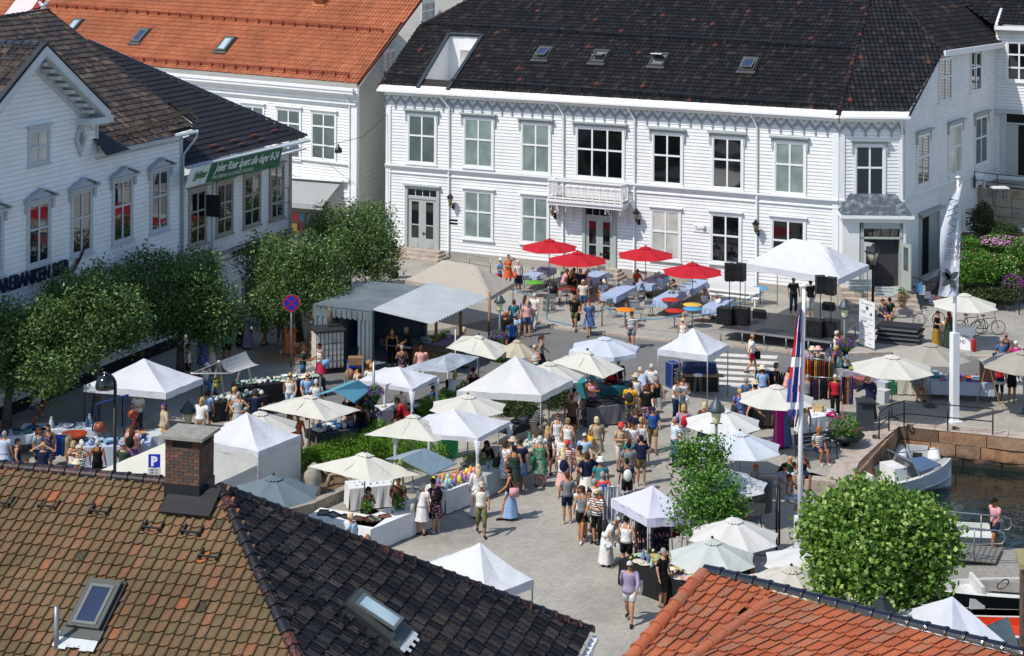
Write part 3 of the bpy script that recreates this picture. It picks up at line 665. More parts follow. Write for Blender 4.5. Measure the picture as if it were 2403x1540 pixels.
window(nt_, wb, (wb.L*.3, wb.L*.98, z0+.1, z0+1.9), 'c', None, 1, (), cas=.07)
# ---------------------------------------------------------------- bank building and shop on the left
wdl = V3(((2900-PX)/F, 1, 0)).normalized(); PB = G(207, 900)
WL = Wall(PB-wdl*30, PB+wdl*30)                       # one long line, both houses front it
uB = WL.px(425, 600)[0]; uV = WL.px(681, 500)[0]; zB = WL.px(425, 316)[1]; zV = WL.px(681, 350)[1]
bank = thing('bank_building', WL.P(uB-6, 0, -4), 'white timber bank house in shade with gable, pediment windows and brown tiled roof', 'building')
ua, za = WL.px(112, 140); ur_, zr_ = WL.px(224, 284); ul_ = 2*ua-ur_
OV = .75; aa = hit(108, 108, WL.A+WL.n*OV, WL.n); rr = hit(258, 262, WL.A+WL.n*OV, WL.n); uw = lambda p: (p-WL.A).dot(WL.u); ua = uw(aa); gs_ = (aa.z-rr.z)/(uw(rr)-ua); za = aa.z-.42; zr_ = za-gs_*(ur_-ua); ul_ = 2*ua-ur_
mb = MB(); siding(mb, WL, [(0, .5), (uB, .5), (uB, zB), (ur_, zB), (ur_, zr_), (ua, za), (ul_, zr_), (ul_, zB), (0, zB)], .2)
WL2 = Wall(WL.P(uB, 0, -.05), WL.P(uB, 0, -8)); siding(mb, WL2, [(0, zV), (8, zV), (8, zB+2), (0, zB)], .2)
obj('wall', mb, [M_side2, M_lap_shade], bank)
mb = MB(); bar(mb, WL, 0, uB, 0, .5, -.3, .03); obj('foundation', mb, mat('1d1d1f', .8), bank)
for c in ((-48, 500, 6, 650, 'r'), (61, 470, 117, 622, 'r'), (164, 444, 215, 597, 'r'), (261, 417, 310, 568, 'r'), (350, 396, 395, 543, 'r')):
 window(bank, WL, WL.rect(*c[:4]), c[4], 'ped', trans=(.58,), trim=mat('b4bac0', .5, var=.05), cas=.14)
window(bank, WL, WL.rect(64, 300, 115, 386), 'c', 'plain', trans=(.5,), trim=mat('b4bac0', .5, var=.05))
m = MB(); bar(m, WL, uB-.2, uB, .5, zB, .0, .06); bar(m, WL, ur_, uB, zB-.3, zB-.2, .0, .08); bar(m, WL, ur_-.0, ur_+.14, zB, zr_, -.2, .06)
# diamond ornament
du, dz = WL.px(186, 325); m.slab([WL.P(du, dz-.75, .03), WL.P(du+.38, dz, .03), WL.P(du, dz+.75, .03), WL.P(du-.38, dz, .03)], WL.n*.08)
obj('trim', m, mat('aab2b9', .5), bank)
m = MB(); m.slab([WL.P(du, dz-.3, .12), WL.P(du+.15, dz, .12), WL.P(du, dz+.3, .12), WL.P(du-.15, dz, .12)], WL.n*.02); obj('ornament', m, mat('7a7f84', .5), bank)
# gable barge boards, soffit, brackets
ga = WL.P(*WL.px(112, 118), .0); gr = WL.P(*WL.px(258, 268), 0); OV = .75
aa = hit(108, 108, WL.A+WL.n*OV, WL.n); rr = hit(258, 262, WL.A+WL.n*OV, WL.n); ll = aa*2-rr; ll.z = rr.z
dlt = (ll-aa); m = MB()
for e in (rr, ll):
 d = e-aa; m.obox(aa-UP*.38, d, WL.n*.06, UP*.38)
 m.obox(aa-UP*.42-WL.n*OV, d, WL.n*(OV-.0), UP*.05)
 for k in range(9):
  p = aa+d*((k+.6)/9.6)-WL.n*(OV-.06)-UP*.62; m.obox(p-WL.u*.14, WL.u*.28, WL.n*.5, UP*.14)
 f = aa+d*.0-WL.n*(OV-.02)-UP*.9; m.obox(f, d*.97, WL.n*.05, UP*.28)
for e, sg in ((rr, 1), (ll, -1)):
 m.obox(e-UP*.45-WL.n*(OV)-WL.u*(1.3 if sg > 0 else -1.3)*1.0, WL.u*(1.5*sg), WL.n*(OV+.05), UP*.28)
obj('gable_trim', m, mat('bcc2c7', .5), bank)
# gable roof: near slope
nback = -WL.n*9
m = MB(); A_ = aa+UP*.06; L_ = ll+UP*.06+(ll-aa)*.03; R_ = rr+UP*.06
nl = (nback).cross(L_-A_).normalized(); nl = nl if nl.z > 0 else -nl
tiles(m, -WL.n, (L_-A_), [A_, A_+nback, L_+nback, L_], .25, .36, .05, S3, R=random.Random(21))
nr = (nback).cross(R_-A_).normalized()
tiles(m, WL.n, (R_-A_), [A_, A_+nback, R_+nback, R_], .25, .36, .05, S3, R=random.Random(22))
broof = obj('roof', m, [T_brown, M_under], bank)
m = MB(); caps(m, A_+nback, A_+WL.n*.05, .12, .4); m2 = MB()
for e in (L_, R_): d = e-A_; s = WL.n*.2; m2.obox(A_-s+UP*.03, d, s*1.1, UP*.07)
obj('ridge_caps', m, T_shiny, broof); obj('verge_flashing', m2, mat('23272b', .5), broof)
PBn, NB = roofplane(WL, zB+.1, .62, .5); RB = lambda x, y: hit(x, y, PBn, NB)
m = MB(); tiles(m, WL.u, plane_dir(NB, 0), [WL.P(ur_+.02, zB+.1, .5), RB(456, 301), RB(112, 26), RB(-30, 47), WL.P(ul_-6, zB+.1+.62*.9, -.4), WL.P(ur_+.02, zB+.1+.62*.9, -.4)], .235, .36, .05, S3, R=random.Random(23)); mr = obj('roof', m, [T_brown, M_under], bank)
m = MB(); caps(m, RB(-30, 45), RB(112, 24), .12, .4); obj('ridge_caps', m, T_capb, mr)
m = MB(); a, b = RB(112, 26), RB(456, 301); m.obox(a-UP*.02, b-a, WL.u*.1, UP*.09); obj('verge_flashing', m, mat('3a2c26', .7), mr)
m = MB(); a, b = RB(272, 345), RB(457, 304)
for i in range(12): p = a+(b-a)*i/12; m.obox(p+WL.n*.0-UP*.1, (b-a)/12*.97, WL.n*.16-UP*.06, UP*.08)
m.tube([b+WL.n*.15, b+WL.n*.15-UP*.35-WL.u*.1, WL.P(uB-.05, zB-.9, .12), WL.P(uB-.05, .3, .12)], .055, 8); obj('gutter', m, mat('a4acb2', .5), mr)
m = MB(); a, b = RB(262, 325), RB(442, 268)
for k in (.16, .3): m.tube([a+NB*k, b+NB*k], .02, 5)
for i in range(8):
 p = a+(b-a)*i/7; m.tube([p+NB*.33, p+NB*.15, p+plane_dir(NB, 0)*.5+NB*.1, p+plane_dir(NB, 0)*.62+NB*.02], .02, 4)
obj('snow_guard', m, mat('6a5a3a', .6, .4), mr)
m = MB(); c = RB(226, 330); p = WL.P(ur_+.1, zB+.2, .3); m.add([WL.P(ur_-.2, zB-.05, .7), WL.P(ur_+1.5, zB+.0, .7), WL.P(ur_+.6, zB+.85, -.2), WL.P(ur_-.2, zB+.75, -.1)], [(0, 1, 2, 3)]); obj('valley_flashing', m, mat('15181c', .5), mr)
shop = thing('shop_building', WL.P((uB+uV)/2, 0, -4), 'lower white timber shop house in shade with black tiled hip roof and grey window frames', 'building')
mb = MB(); siding(mb, WL, [(uB+.01, .4), (uV, .4), (uV, zV), (uB+.01, zV)], .17)
WV = Wall(WL.P(uV, 0, 0), WL.P(uV, 0, -9)); siding(mb, WV, [(0, .4), (9, .4), (9, zV), (0, zV)], .17)
obj('wall', mb, [siding_mat('dcdcda', .3), M_lap_shade], shop)
tg = mat('9a9288', .6); m = MB(); zs = WL.px(560, 572)[1]
bar(m, WL, uB+.02, uV, zs-.2, zs-.08, .03, .2); bar(m, WL, uB+.02, uV, zs-.55, zs-.5, .03, .1); bar(m, WL, uV-.16, uV+.03, .4, zV, .03, .08); bar(m, WL, uB, uV+.05, zV-.06, zV, .03, .5)
obj('trim', m, tg, shop)
for i, c in enumerate(((441, 444, 483, 574), (505, 426, 545, 551), (569, 407, 610, 531), (630, 388, 665, 514))):
 f = window(shop, WL, WL.rect(*c), 'r' if i else 'd', 'plain', trans=(.62, .3), trim=tg, cas=.12)
m = MB(); r = WL.rect(441, 444, 483, 574); m.obox(WL.P(r[1]-.12, r[3]-1.35, .08), WL.n*.7+WL.u*.1, WL.u*.04, UP*1.0); s_ = obj('open_casement', m, M_blk, shop)
m = MB(); r = WL.rect(630, 440, 662, 514); a = WL.P(r[0], r[2], .12); d_ = (WL.n*.5+WL.u*.75).normalized()*1.0
for o, e in ((0, .07), (.93, 1)): m.obox(a+d_*o, d_*(e-o), WL.n*.04, UP*1.6)
for z in (0, .8, 1.54): m.obox(a+UP*z, d_, WL.n*.04, UP*.06)
obj('open_casement', m, tg, shop)
for c in ((567, 650, 598, 730), (440, 690, 520, 790)):
 r = WL.rect(*c); window(shop, WL, r, 'd', 'plain', 0, (), trim=tg)
PVn, NV = roofplane(WL, zV+.1, .6, .75); RV = lambda x, y: hit(x, y, PVn, NV)
m = MB(); tiles(m, WL.u, plane_dir(NV, 0), [RV(427, 386), RV(719, 321), RV(205, 96), RV(232, 126), RV(452, 288), RV(452, 310), RV(428, 330)], .25, .36, .05, S3, R=random.Random(24)); vr = obj('roof', m, [T_dark, M_under], shop)
m = MB(); caps(m, RV(205, 95), RV(719, 319), .12, .42); obj('hip_caps', m, T_shiny, vr)
m = MB(); a, b = RV(432, 388), RV(722, 324)
for i in range(14): p = a+(b-a)*i/14; m.obox(p-UP*.1, (b-a)/14*.975, WL.n*.18-UP*.08, UP*.09)
bar(m, WL, uB+.1, uV+.3, zV-.02, zV+.05, .1, .74); obj('gutter', m, mat('c0c4c6', .5), vr)
m = MB(); m.tube([WL.P(WL.px(491, 500)[0], zV, .2), WL.P(WL.px(491, 500)[0], .3, .12)], .06, 8); obj('downpipe', m, mat('a4acb2', .5), shop)
for i in range(7):
 m = MB(); p = RV(*q(1, 1960+i*95-(i % 2)*20, 1388-i*24+(i % 2)*58)); m.obox(p+NV*.1, WL.u*.55, plane_dir(NV, 0)*.05, NV*.05); m.obox(p, WL.u*.04, plane_dir(NV, 0)*.04, NV*.14); m.obox(p+WL.u*.5, WL.u*.04, plane_dir(NV, 0)*.04, NV*.14); obj('snow_hook', m, mat('8a5a42', .6, .3), vr)
# ---------------------------------------------------------------- orange roofed house
cB = G(837, 585); ub = V3((math.cos(math.radians(34.8)), -math.sin(math.radians(34.8)), 0)); WO = Wall(cB-ub*24, cB)
dS = V3(((2200-PX)/F, 1, 0)).normalized(); WS2 = Wall(cB+dS*.01, cB+dS*22); zO = WO.px(800, 205)[1]
oh = thing('town_building', WO.P(12, 0, -4), 'white timber house with bright orange tiled roof, snow guards and grey shop awning', 'building')
mb = MB(); siding(mb, WO, [(0, .3), (WO.L, .3), (WO.L, zO), (0, zO)], .17); obj('wall', mb, [M_side, M_lap_shade], oh)
u1, z1 = WS2.px(986, 0); sl_ = (z1-zO)/u1
mb = MB(); siding(mb, WS2, [(0, .3), (15, .3), (15, zO), (7.5, zO+sl_*7.5), (0, zO)], .3); obj('wall', mb, [siding_mat('c4c2b8', .6), M_lap_shade], oh)
tr = MB(); bar(tr, WO, 0, WO.L, zO-.45, zO-.3, .03, .35); bar(tr, WO, 0, WO.L, zO-.95, zO-.86, .03, .2); bar(tr, WO, WO.L-.42, WO.L+.02, .3, zO-.96, .03, .08); bar(tr, WS2, -.02, .2, .3, zO, .03, .06)
zc = WO.px(760, 415)[1]; bar(tr, WO, 0, WO.L-.45, zc-.1, zc+.05, .03, .25); zc2 = WO.px(760, 378)[1]; bar(tr, WO, 0, WO.L-.45, zc2-.05, zc2+.02, .03, .15); obj('cornice_trim', tr, M_trim, oh)
for c in ((648, 254, 708, 372), (730, 263, 791, 377), (566, 246, 622, 366), (485, 240, 540, 358)): window(oh, WO, WO.rect(*c), 'g', 'plain', 1, (.72, .3))
for c in ((987, 2, 1018, 52), (897, 118, 924, 172)): window(oh, WS2, WS2.rect(*c), 'g', 'plain')
sfm = MB(); r = WO.rect(683, 490, 730, 590); bar(sfm, WO, r[0]-4, r[1]+1.3, .3, r[3]+.6, .03, .06); obj('shop_window', sfm, glass_mat('141210', .1, .8), oh)
for i, c in enumerate(('b03028', '2f6f8a', 'c8a040', '7a2a3a')):
 x = 686+(i % 2)*14; r = WO.rect(x, 500+(i//2)*24, x+18, 518+(i//2)*24); dm = MB(); bar(dm, WO, *r, .065, .1); obj('window_display', dm, mat(c, .6), oh)
a, b_, c_, d_ = (WO.P(*WO.px(600, 412), .05), WO.P(*WO.px(812, 428), .05), None, None)
aw = WO.n*1.7-UP*1.15
m = MB(); m.obox(a, b_-a-ub*.25, aw, UP*.02); awn = obj('awning', m, mat('8e8f8e', .8, var=.06), oh)
m = MB(); m.obox(a+aw-UP*.25, b_-a-ub*.25, WO.n*.02, UP*.26); obj('awning_valance', m, mat('98989a', .8), awn)
m = MB(); m.obox(a+UP*.05, b_-a, WO.n*.3, UP*.12); obj('awning_box', m, M_trim, awn)
u0, z0 = WO.px(822, 208); pipe(oh, WO, WO.L-.7, zO-.2, WO.L-.5, .3)
PO, NO = roofplane(WO, zO+.05, .83, .4); RO = lambda x, y: hit(x, y, PO, NO)
osk = [RO(*q(1, 1325, 345)), RO(*q(1, 2125, 425)), RO(*q(1, 700, 250))]
m = MB(); tiles(m, ub, plane_dir(NO, 0), [RO(362, 157), RO(839, 196), RO(990, -6), RO(1016, -42), RO(150, -42), RO(120, -4), RO(102, 26), RO(90, 40), RO(60, 120)], .262, .37, .055, S6, R=random.Random(31), holes=[holes_for(p, NO, .8, 1.2) for p in osk])
orf = obj('roof', m, [T_orange, M_under], oh)
for p, g in zip(osk, (G_sky, G_pale, G_pale)): skylight(orf, RO, NO, p, .85, 1.25, 0, g)
m = MB()
def guard2(pa, pb):
 a, b = RO(*pa), RO(*pb); n = int((b-a).length/.98); v = plane_dir(NO, 0)
 for k, h in ((0, .1), (0, .2), (0, .28)): m.tube([a+NO*h, b+NO*h], .022, 5)
 for i in range(n+1): p = a+(b-a)*i/n; m.slab([p, p+NO*.36, p+v*.28], ub*.04)
guard2(q(1, 455, 55), q(2, 1200, 298)); guard2(q(1, 1260, 560), q(2, 880, 712)); obj('snow_guard', m, mat('a04a30', .6), orf)
m = MB(); a, b = RO(*q(2, 945, 790)), RO(*q(2, 1540, 0)); m.obox(a+ub*.02-UP*.18, b-a+(b-a)*.3, ub*.06, UP*.17); obj('verge_board', m, mat('6a3322', .7), orf)
m = MB()
for i in range(40):
 x = WO.L+.1-i*.55; m.obox(WO.P(x, zO-.12, .42), -WO.u*.545, WO.n*.14, UP*.16)
bar(m, WO, 0, WO.L+.05, zO-.3, zO-.14, .2, .5); obj('gutter', m, M_white, orf)
m = MB(); p = RO(*q(2, 580, 60)); v = plane_dir(NO, 0); m.obox(p-ub*.35-v*1.4, ub*.7, v*1.2, NO*1.0); m.obox(p-ub*.55-v*1.4, ub*1.1, v*1.45, NO*.06); obj('roof_hatch', m, mat('a8663c', .6), orf)
# strip of another roof and pale barge board in the far left corner
fl = thing('town_building', RO(20, 20)-UP*8, 'sliver of an orange tiled roof with pink white board in the far left corner', 'building')
m = MB(); pl = lambda x, y: hit(x, y, PO+NO*.2-WO.u*0, NO); tiles(m, ub, plane_dir(NO, 0), [pl(-30, 60), pl(8, 42), pl(48, -8), pl(60, -30), pl(-30, -30)], .26, .37, .055, S3, R=random.Random(33)); obj('roof', m, [T_orange, M_under], fl)
m = MB(); m.slab([pl(8, 44), pl(52, -14), pl(104, -14), pl(78, 22), pl(48, 42)], NO*.12); obj('barge_board', m, mat('cdb9b9', .6), fl)
m = MB(); m.slab([pl(78, 24), pl(104, -14), pl(116, -14), pl(94, 22)], NO*.16); obj('flashing', m, mat('7a1c22', .6), fl)
# ---------------------------------------------------------------- house at the right edge, terrace and garden
ur2, _ = WD.px(2336, 300); cC = WD.P(ur2, 0, 0); WR = Wall(cC, cC+WA.u*9); zR = WR.px(2380, 66)[1]
rh = thing('town_building', WR.P(4, 0, -3), 'white house at the right edge with black tiled roof and open pale grey terrace door', 'building')
mb = MB(); siding(mb, WR, [(0, 4.2), (9, 4.2), (9, zR), (0, zR)]); obj('wall', mb, [M_side, M_lap_shade], rh)
window(rh, WR, WR.rect(2360, 96, 2424, 192), 'd', None, 1, (.68, .33)); 
r = WR.rect(2350, 268, 2440, 412); tr = MB(); bar(tr, WR, -.0, 9, r[3]+.02, r[3]+.25, .02, .3); bar(tr, WR, 0, 9, zR-.2, zR, .03, .4)
for a in ((r[0], r[0]+.3, r[2], r[3]), (r[0]+.3, r[1], r[3]-.6, r[3]-.5)): bar(tr, WR, *a, .02, .15)
obj('cornice_trim', tr, mat('b4bab8', .5), rh)
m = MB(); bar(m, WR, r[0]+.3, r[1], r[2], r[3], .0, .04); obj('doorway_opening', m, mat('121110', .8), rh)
m = MB(); bar(m, WR, r[0]+.3, r[0]+.95, r[2], r[3]-.62, .045, .1); obj('door_leaf', m, M_door, rh)
PR, NR = roofplane(WR, zR+.05, .6, .4); RR = lambda x, y: hit(x, y, PR, NR)
m = MB(); tiles(m, WA.u, plane_dir(NR, 0), [RR(2330, 56), RR(2440, 60), RR(2440, -40), RR(2190, -40)], .25, .34, .05, S3, R=random.Random(41)); obj('roof', m, [T_black, M_under], rh)
m = MB(); bar(m, WR, .0, 9, zR-.1, zR+.12, .4, .55); m.tube([RR(2338, 60), RR(2350, 22)], .1, 6); obj('gutter', m, M_white, rh)
TZ = 4.3; ta, tb = G(2284, 436, TZ), G(2470, 452, TZ)
mb = MB(); mb.slab([ta, tb, V3((tb.x, tb.y+12, TZ)), V3((ta.x-1, ta.y+7, TZ))], UP*-.1); struct('terrace_paving', mb, M_pave, keep=True)
stone_wall('terrace_wall', ta, tb, 2.2, TZ+.02, 4, 'high retaining wall of grey granite below the cafe terrace', rs=20, lo=.8, hi=1.5, m=rough_mat('grey_granite', ['7a7266', '8f877a', 'a09684', '8a6a4a'], 1.2, .85, .5))
gpts = [G(2258, 545, 2.5), G(2480, 545, 2.5), G(2520, 700, .35), G(2175, 704, .1), G(2215, 640, .6)]
mb = MB(); mb.poly(gpts); mb2 = mb; struct('garden_bed', mb, rough_mat('soil', ['4a3f30', '5a5040', '6a5c48'], 2), keep=True)
# ---------------------------------------------------------------- near roof, bottom left
J = CO+ray(517, 1142)*40; Lp = G(-60, 1085, J.z); uF = (J-Lp).normalized(); dF = V3((uF.y, -uF.x, 0))
nF = uF.cross(dF-UP*.6).normalized(); nF = nF if nF.z > 0 else -nF; RF = lambda x, y, o=0: hit(x, y, J+nF*o, nF)
nE = dF.cross(uF-UP*.63).normalized(); nE = nE if nE.z > 0 else -nE; RE = lambda x, y, o=0: hit(x, y, J+nE*o, nE)
hipd = nF.cross(nE).normalized(); hipd = hipd if hipd.z < 0 else -hipd; Hf = J+hipd*9.5; Er = RE(1388, 1478); vF = plane_dir(nF, 0); vE = plane_dir(nE, 0)
near_h = thing('near_building', V3((Lp.x+6, Lp.y-3, 0)), 'near house whose lichen covered clay tiles and black glazed hip fill the lower left', 'building')
s1 = RF(*q(13, 905, 1095)); s2 = RE(*q(14, 1095, 1190))
v_sk = (RF(*q(13, 650, 1300))-RF(*q(13, 885, 885))).normalized()
m = MB(); tiles(m, uF, vF, [J, Lp, Lp+vF*9, J+vF*0+hipd*0+(Hf-J)*1.0], .235, .3, .055, S6, .035, R=random.Random(51), holes=[holes_for(s1, nF, .7, 1.2)])
nroof = obj('roof', m, [T_lich, M_under], near_h); nroof['label'] = 'mossy orange brown clay tile slope with black snow hooks'
eA = Er; m = MB(); tiles(m, dF, vE, [J, Hf, Hf+dF*0+vE*1.5, Er+dF*9*1.0+vE*0, Er], .255, .33, .06, S6, .035, R=random.Random(52), holes=[holes_for(s2, nE, .8, 1.25)])
broof2 = obj('roof', m, [T_glz, M_under], near_h); broof2['label'] = 'black glazed hip end of the roof'
for a_ in ((Lp, J-uF*1.1, .14, .4), (J, Hf, .14, .38), (J, Er, .13, .38)): m = MB(); caps(m, *a_); obj('ridge_caps', m, T_capb, nroof)
m = MB(); e2 = Er; a = e2-UP*.12; m.obox(a-UP*.15+vE*.02, dF*5, uF*.16, UP*.14)
for k in range(5): m.tube([a+dF*(k*.55+.3)+uF*.0+UP*.1, a+dF*(k*.55+.3)+uF*.2-UP*.05], .015, 4)
m.obox(a-UP*.5, dF*5, uF*.05, UP*.35); obj('gutter', m, M_white, near_h)
mb = MB(); cx = RE(1388, 1478)-uF*.6+dF*.4
for a_, d1, l1 in ((cx, dF, 9), (cx, -uF, 14)):
 W_ = Wall(a_, a_+d1*l1, -1 if d1 == dF else 1); siding(mb, W_, [(0, .3), (l1, .3), (l1, Er.z-.1), (0, Er.z-.1)])
obj('wall', mb, [M_side2, M_lap_shade], near_h)
skylight(nroof, RF, nF, s1, .76, 1.2, 0, G_sky); sk2 = skylight(broof2, RE, nE, s2, .82, 1.25, .09, G_pale)
m = MB(); U_ = uF
for k in range(6):
 a = s1+vF*.7-uF*.52+uF*(k*.16); m.obox(a+nF*.08, uF*.165, vF*(.36+.04*math.sin(k*1.8)), nF*.01)
obj('lead_apron', m, mat('b9bcbe', .45, .2, .1), nroof)
m = MB()
for k in range(7):
 a = s2+vE*.8-dF*.5+dF*(k*.14); m.obox(a+nE*.09, dF*.12, vE*(.2+.1*(k % 2)), nE*.01)
obj('lead_apron', m, mat('c5c8ca', .45, .1, .1), broof2)
for k, X, Y, w in ((13, 20, 135, 1), (13, 450, 168, 1), (13, 930, 215, 1), (13, 1425, 370, 1), (13, 1795, 410, 1), (13, 1960, 640, 1)):
 p = RF(*q(k, X, Y)); m = MB(); m.obox(p-uF*.22+nF*.13, uF*.44, vF*.035, nF*.035)
 for s_ in (-.22, .19): m.obox(p+uF*s_-nF*.0-vF*.25, uF*.03, vF*.3, nF*.085); m.obox(p+uF*s_+vF*.0, uF*.03, vF*.04, nF*.16)
 obj('snow_hook', m, M_blk, nroof)
for k, X, Y in ((14, 245, 555), (14, 430, 775), (14, 545, 1025), (14, 770, 1215), (14, 1010, 1420)):
 p = RE(*q(k, X, Y)); m = MB(); m.obox(p-dF*.22+nE*.13, dF*.44, vE*.035, nE*.035)
 for s_ in (-.22, .19): m.obox(p+dF*s_-vE*.25, dF*.03, vE*.3, nE*.085); m.obox(p+dF*s_, dF*.03, vE*.04, nE*.16)
 obj('snow_hook', m, M_blk, broof2)
m = MB(); pp = RF(*q(13, 530, 1480)); m.tube([pp-UP*.3, pp+UP*1.0-UP*.1], .055, 10); obj('vent_pipe', m, M_galv, nroof)
# brick chimney
def brick_mat():
 if 'brick' in MC: return MC['brick']
 m, t, b = nodes('brick'); at = t.nodes.new('ShaderNodeAttribute'); at.attribute_name = 'tc'; sp = t.nodes.new('ShaderNodeSeparateColor'); t.links.new(at.outputs['Color'], sp.inputs[0])
 r = ramp(t, sp.outputs[0], [(0, '584034'), (.3, '664838'), (.5, '4a3e38'), (.7, '6e4c3c'), (.85, '443e3a')], 'CONSTANT'); n = noise(t, 30, 4, geoco(t)); r2 = ramp(t, n.outputs[0], [(.3, .7), (.7, 1.2)])
 t.links.new(mix(t, 1., r.outputs[0], r2.outputs[0], 'MULTIPLY'), b.inputs['Base Color']); b.inputs['Roughness'].default_value = .9; bump(t, b, n.outputs[0], .4); MC['brick'] = m; return m
def bricks(c, ux, w, dpt, z0, z1, seed, skip=None):
 """c = centre of footprint; real bricks in stretcher bond"""
 m = MB(); R = random.Random(seed); uy = V3((-ux.y, ux.x, 0)); h = .076; n = int((z1-z0)/h)
 m.obox(c-ux*(w/2-.012)-uy*(dpt/2-.012)+UP*z0, ux*(w-.024), uy*(dpt-.024), UP*(n*h), 1)
 for r in range(n):
  z = z0+r*h
  for (o, d, L, nn) in ((c-ux*w/2-uy*dpt/2, ux, w, uy), (c+ux*w/2-uy*dpt/2, uy, dpt, -ux), (c+ux*w/2+uy*dpt/2, -ux, w, -uy), (c-ux*w/2+uy*dpt/2, -uy, dpt, ux)):
   x = -.115 if r % 2 else 0
   while x < L-.02:
    a, b = max(0, x), min(L, x+.225); 
    if b-a > .03:
     k = len(m.c); m.obox(o+d*(a+.005)+UP*(z+.005)-nn*R.uniform(0, .004), d*(b-a-.01), nn*.05, UP*(h-.012)); col = (R.random(), R.random(), R.random())
     for i in range(k, len(m.c)): m.c[i] = col
    x += .235
 return m
cc = RF(438, 1172)+V3((0, .35, 0)); ztop = 20-(1022+226)*(cc.y-.4)/F
ch = thing('chimney', V3((cc.x, cc.y, cc.z-.4)), 'square red brick chimney with grey stone cap on the mossy near roof', 'chimney')
ch.parent = nroof; ch.location = V3((cc.x, cc.y, cc.z-.4))-wl(nroof)
for k_ in ('label', 'category'): del ch[k_]
c0 = V3((cc.x, cc.y, 0)); zc = ztop-.22
obj('brick_shaft', bricks(c0, uF, .84, .8, cc.z-.2, zc-.12, 5), [brick_mat(), mat('5e5850', .9)], ch)
m = MB(); uy = V3((-uF.y, uF.x, 0))
for sx in (-1, 1):
 for sy in (-1, 1): m.obox(c0+uF*(sx*.33-.09)+uy*(sy*.31-.09)+UP*(zc-.12), uF*.18, uy*.18, UP*.2)
obj('chimney_posts', m, mat('4a3028', .9, var=.3), ch)
m = MB(); m.obox(c0-uF*.54-uy*.5+UP*(zc+.08), uF*1.08, uy*1.0, UP*.07); m.c = [None]*len(m.c); obj('chimney_cap', m, rough_mat('lichen_slab', ['6f6d66', '8a877e', '9a978c'], 5), ch)
m = MB(); m.obox(c0-uF*.44-uy*.42+UP*(cc.z-.4), uF*.88, uy*.84, UP*.75)
a = RF(372, 1200, .1); m.obox(RF(374, 1203, .1)-vF*.8, uF*1.22, vF*.8, nF*.04)
obj('lead_flashing', m, mat('16191d', .5), ch)
# ---------------------------------------------------------------- near roof, bottom right
K = CO+ray(1650, 1337)*36; Rr = G(2450, 1547, K.z); uK = (Rr-K).normalized(); dK = V3((uK.y, -uK.x, 0)); dK = dK if dK.y < 0 else -dK
nK = uK.cross(dK-UP*.3).normalized(); nK = nK if nK.z > 0 else -nK; RK = lambda x, y, o=0: hit(x, y, K+nK*o, nK)
nr2 = thing('near_building', V3((K.x+3, K.y-3, 0)), 'near house with fresh orange clay tiles and glossy black ridge, lower right corner', 'building')
B1 = RK(1806, 1385); B2 = RK(1600, 1556); v1 = (RK(1660, 1440)-RK(1700, 1397)).normalized(); v2 = (RK(1960, 1500)-RK(2060, 1437)).normalized()
m = MB(); tiles(m, uK, v1, [K, B1, RK(1590, 1570), RK(1440, 1590)], .24, .36, .06, S6, .035, R=random.Random(61)); tiles(m, uK, v2, [B1, RK(2450, 1552), RK(2450, 1700), RK(1500, 1700), B2], .25, .36, .06, S6, .035, R=random.Random(62))
kr = obj('roof', m, [T_org2, M_under], nr2)
m = MB(); caps(m, RK(1656, 1334, .04), RK(2450, 1545, .04), .12, .37); obj('ridge_caps', m, T_shiny, kr)
for a_ in ((RK(1650, 1344, .03), RK(1474, 1552, .03), .15, .37), (RK(1800, 1412, .03), RK(1600, 1560, .03), .12, .37)): m = MB(); caps(m, *a_); obj('verge_caps', m, T_org2, kr)
mb = MB(); W_ = Wall(V3((K.x-.2, K.y-.2, 0)), V3((K.x-.2, K.y-.2, 0))+V3((-2.2, -6, 0))); siding(mb, Wall(V3((K.x+.3, K.y-.1, 0)), V3((Rr.x, Rr.y-.1, 0)), -1), [(0, .3), (9, .3), (9, K.z-.3), (0, K.z-.3)]); obj('wall', mb, [M_side2, M_lap_shade], nr2)
cr = CO+ray(2421, 1330)*33.5
ch2 = thing('chimney', V3((cr.x+.25, cr.y, 0)), 'tall brick chimney stack with lichen spotted cap cut off by the right edge', 'chimney')
uc = V3((.98, -.2, 0)); c0 = V3((cr.x+.33, cr.y+.3, 0))
obj('brick_shaft', bricks(c0, uc, .85, .7, 2.5, cr.z-.05, 8), [brick_mat(), mat('a09888', .9)], ch2)
m = MB(); m.obox(c0-uc*.5-V3((.2, .98, 0))*.42+UP*(cr.z-.05), uc*1.0, V3((.2, .98, 0))*.84, UP*.1); obj('chimney_cap', m, rough_mat('lichen_slab2', ['8a8576', '8e8250', '9a978c'], 7), ch2)
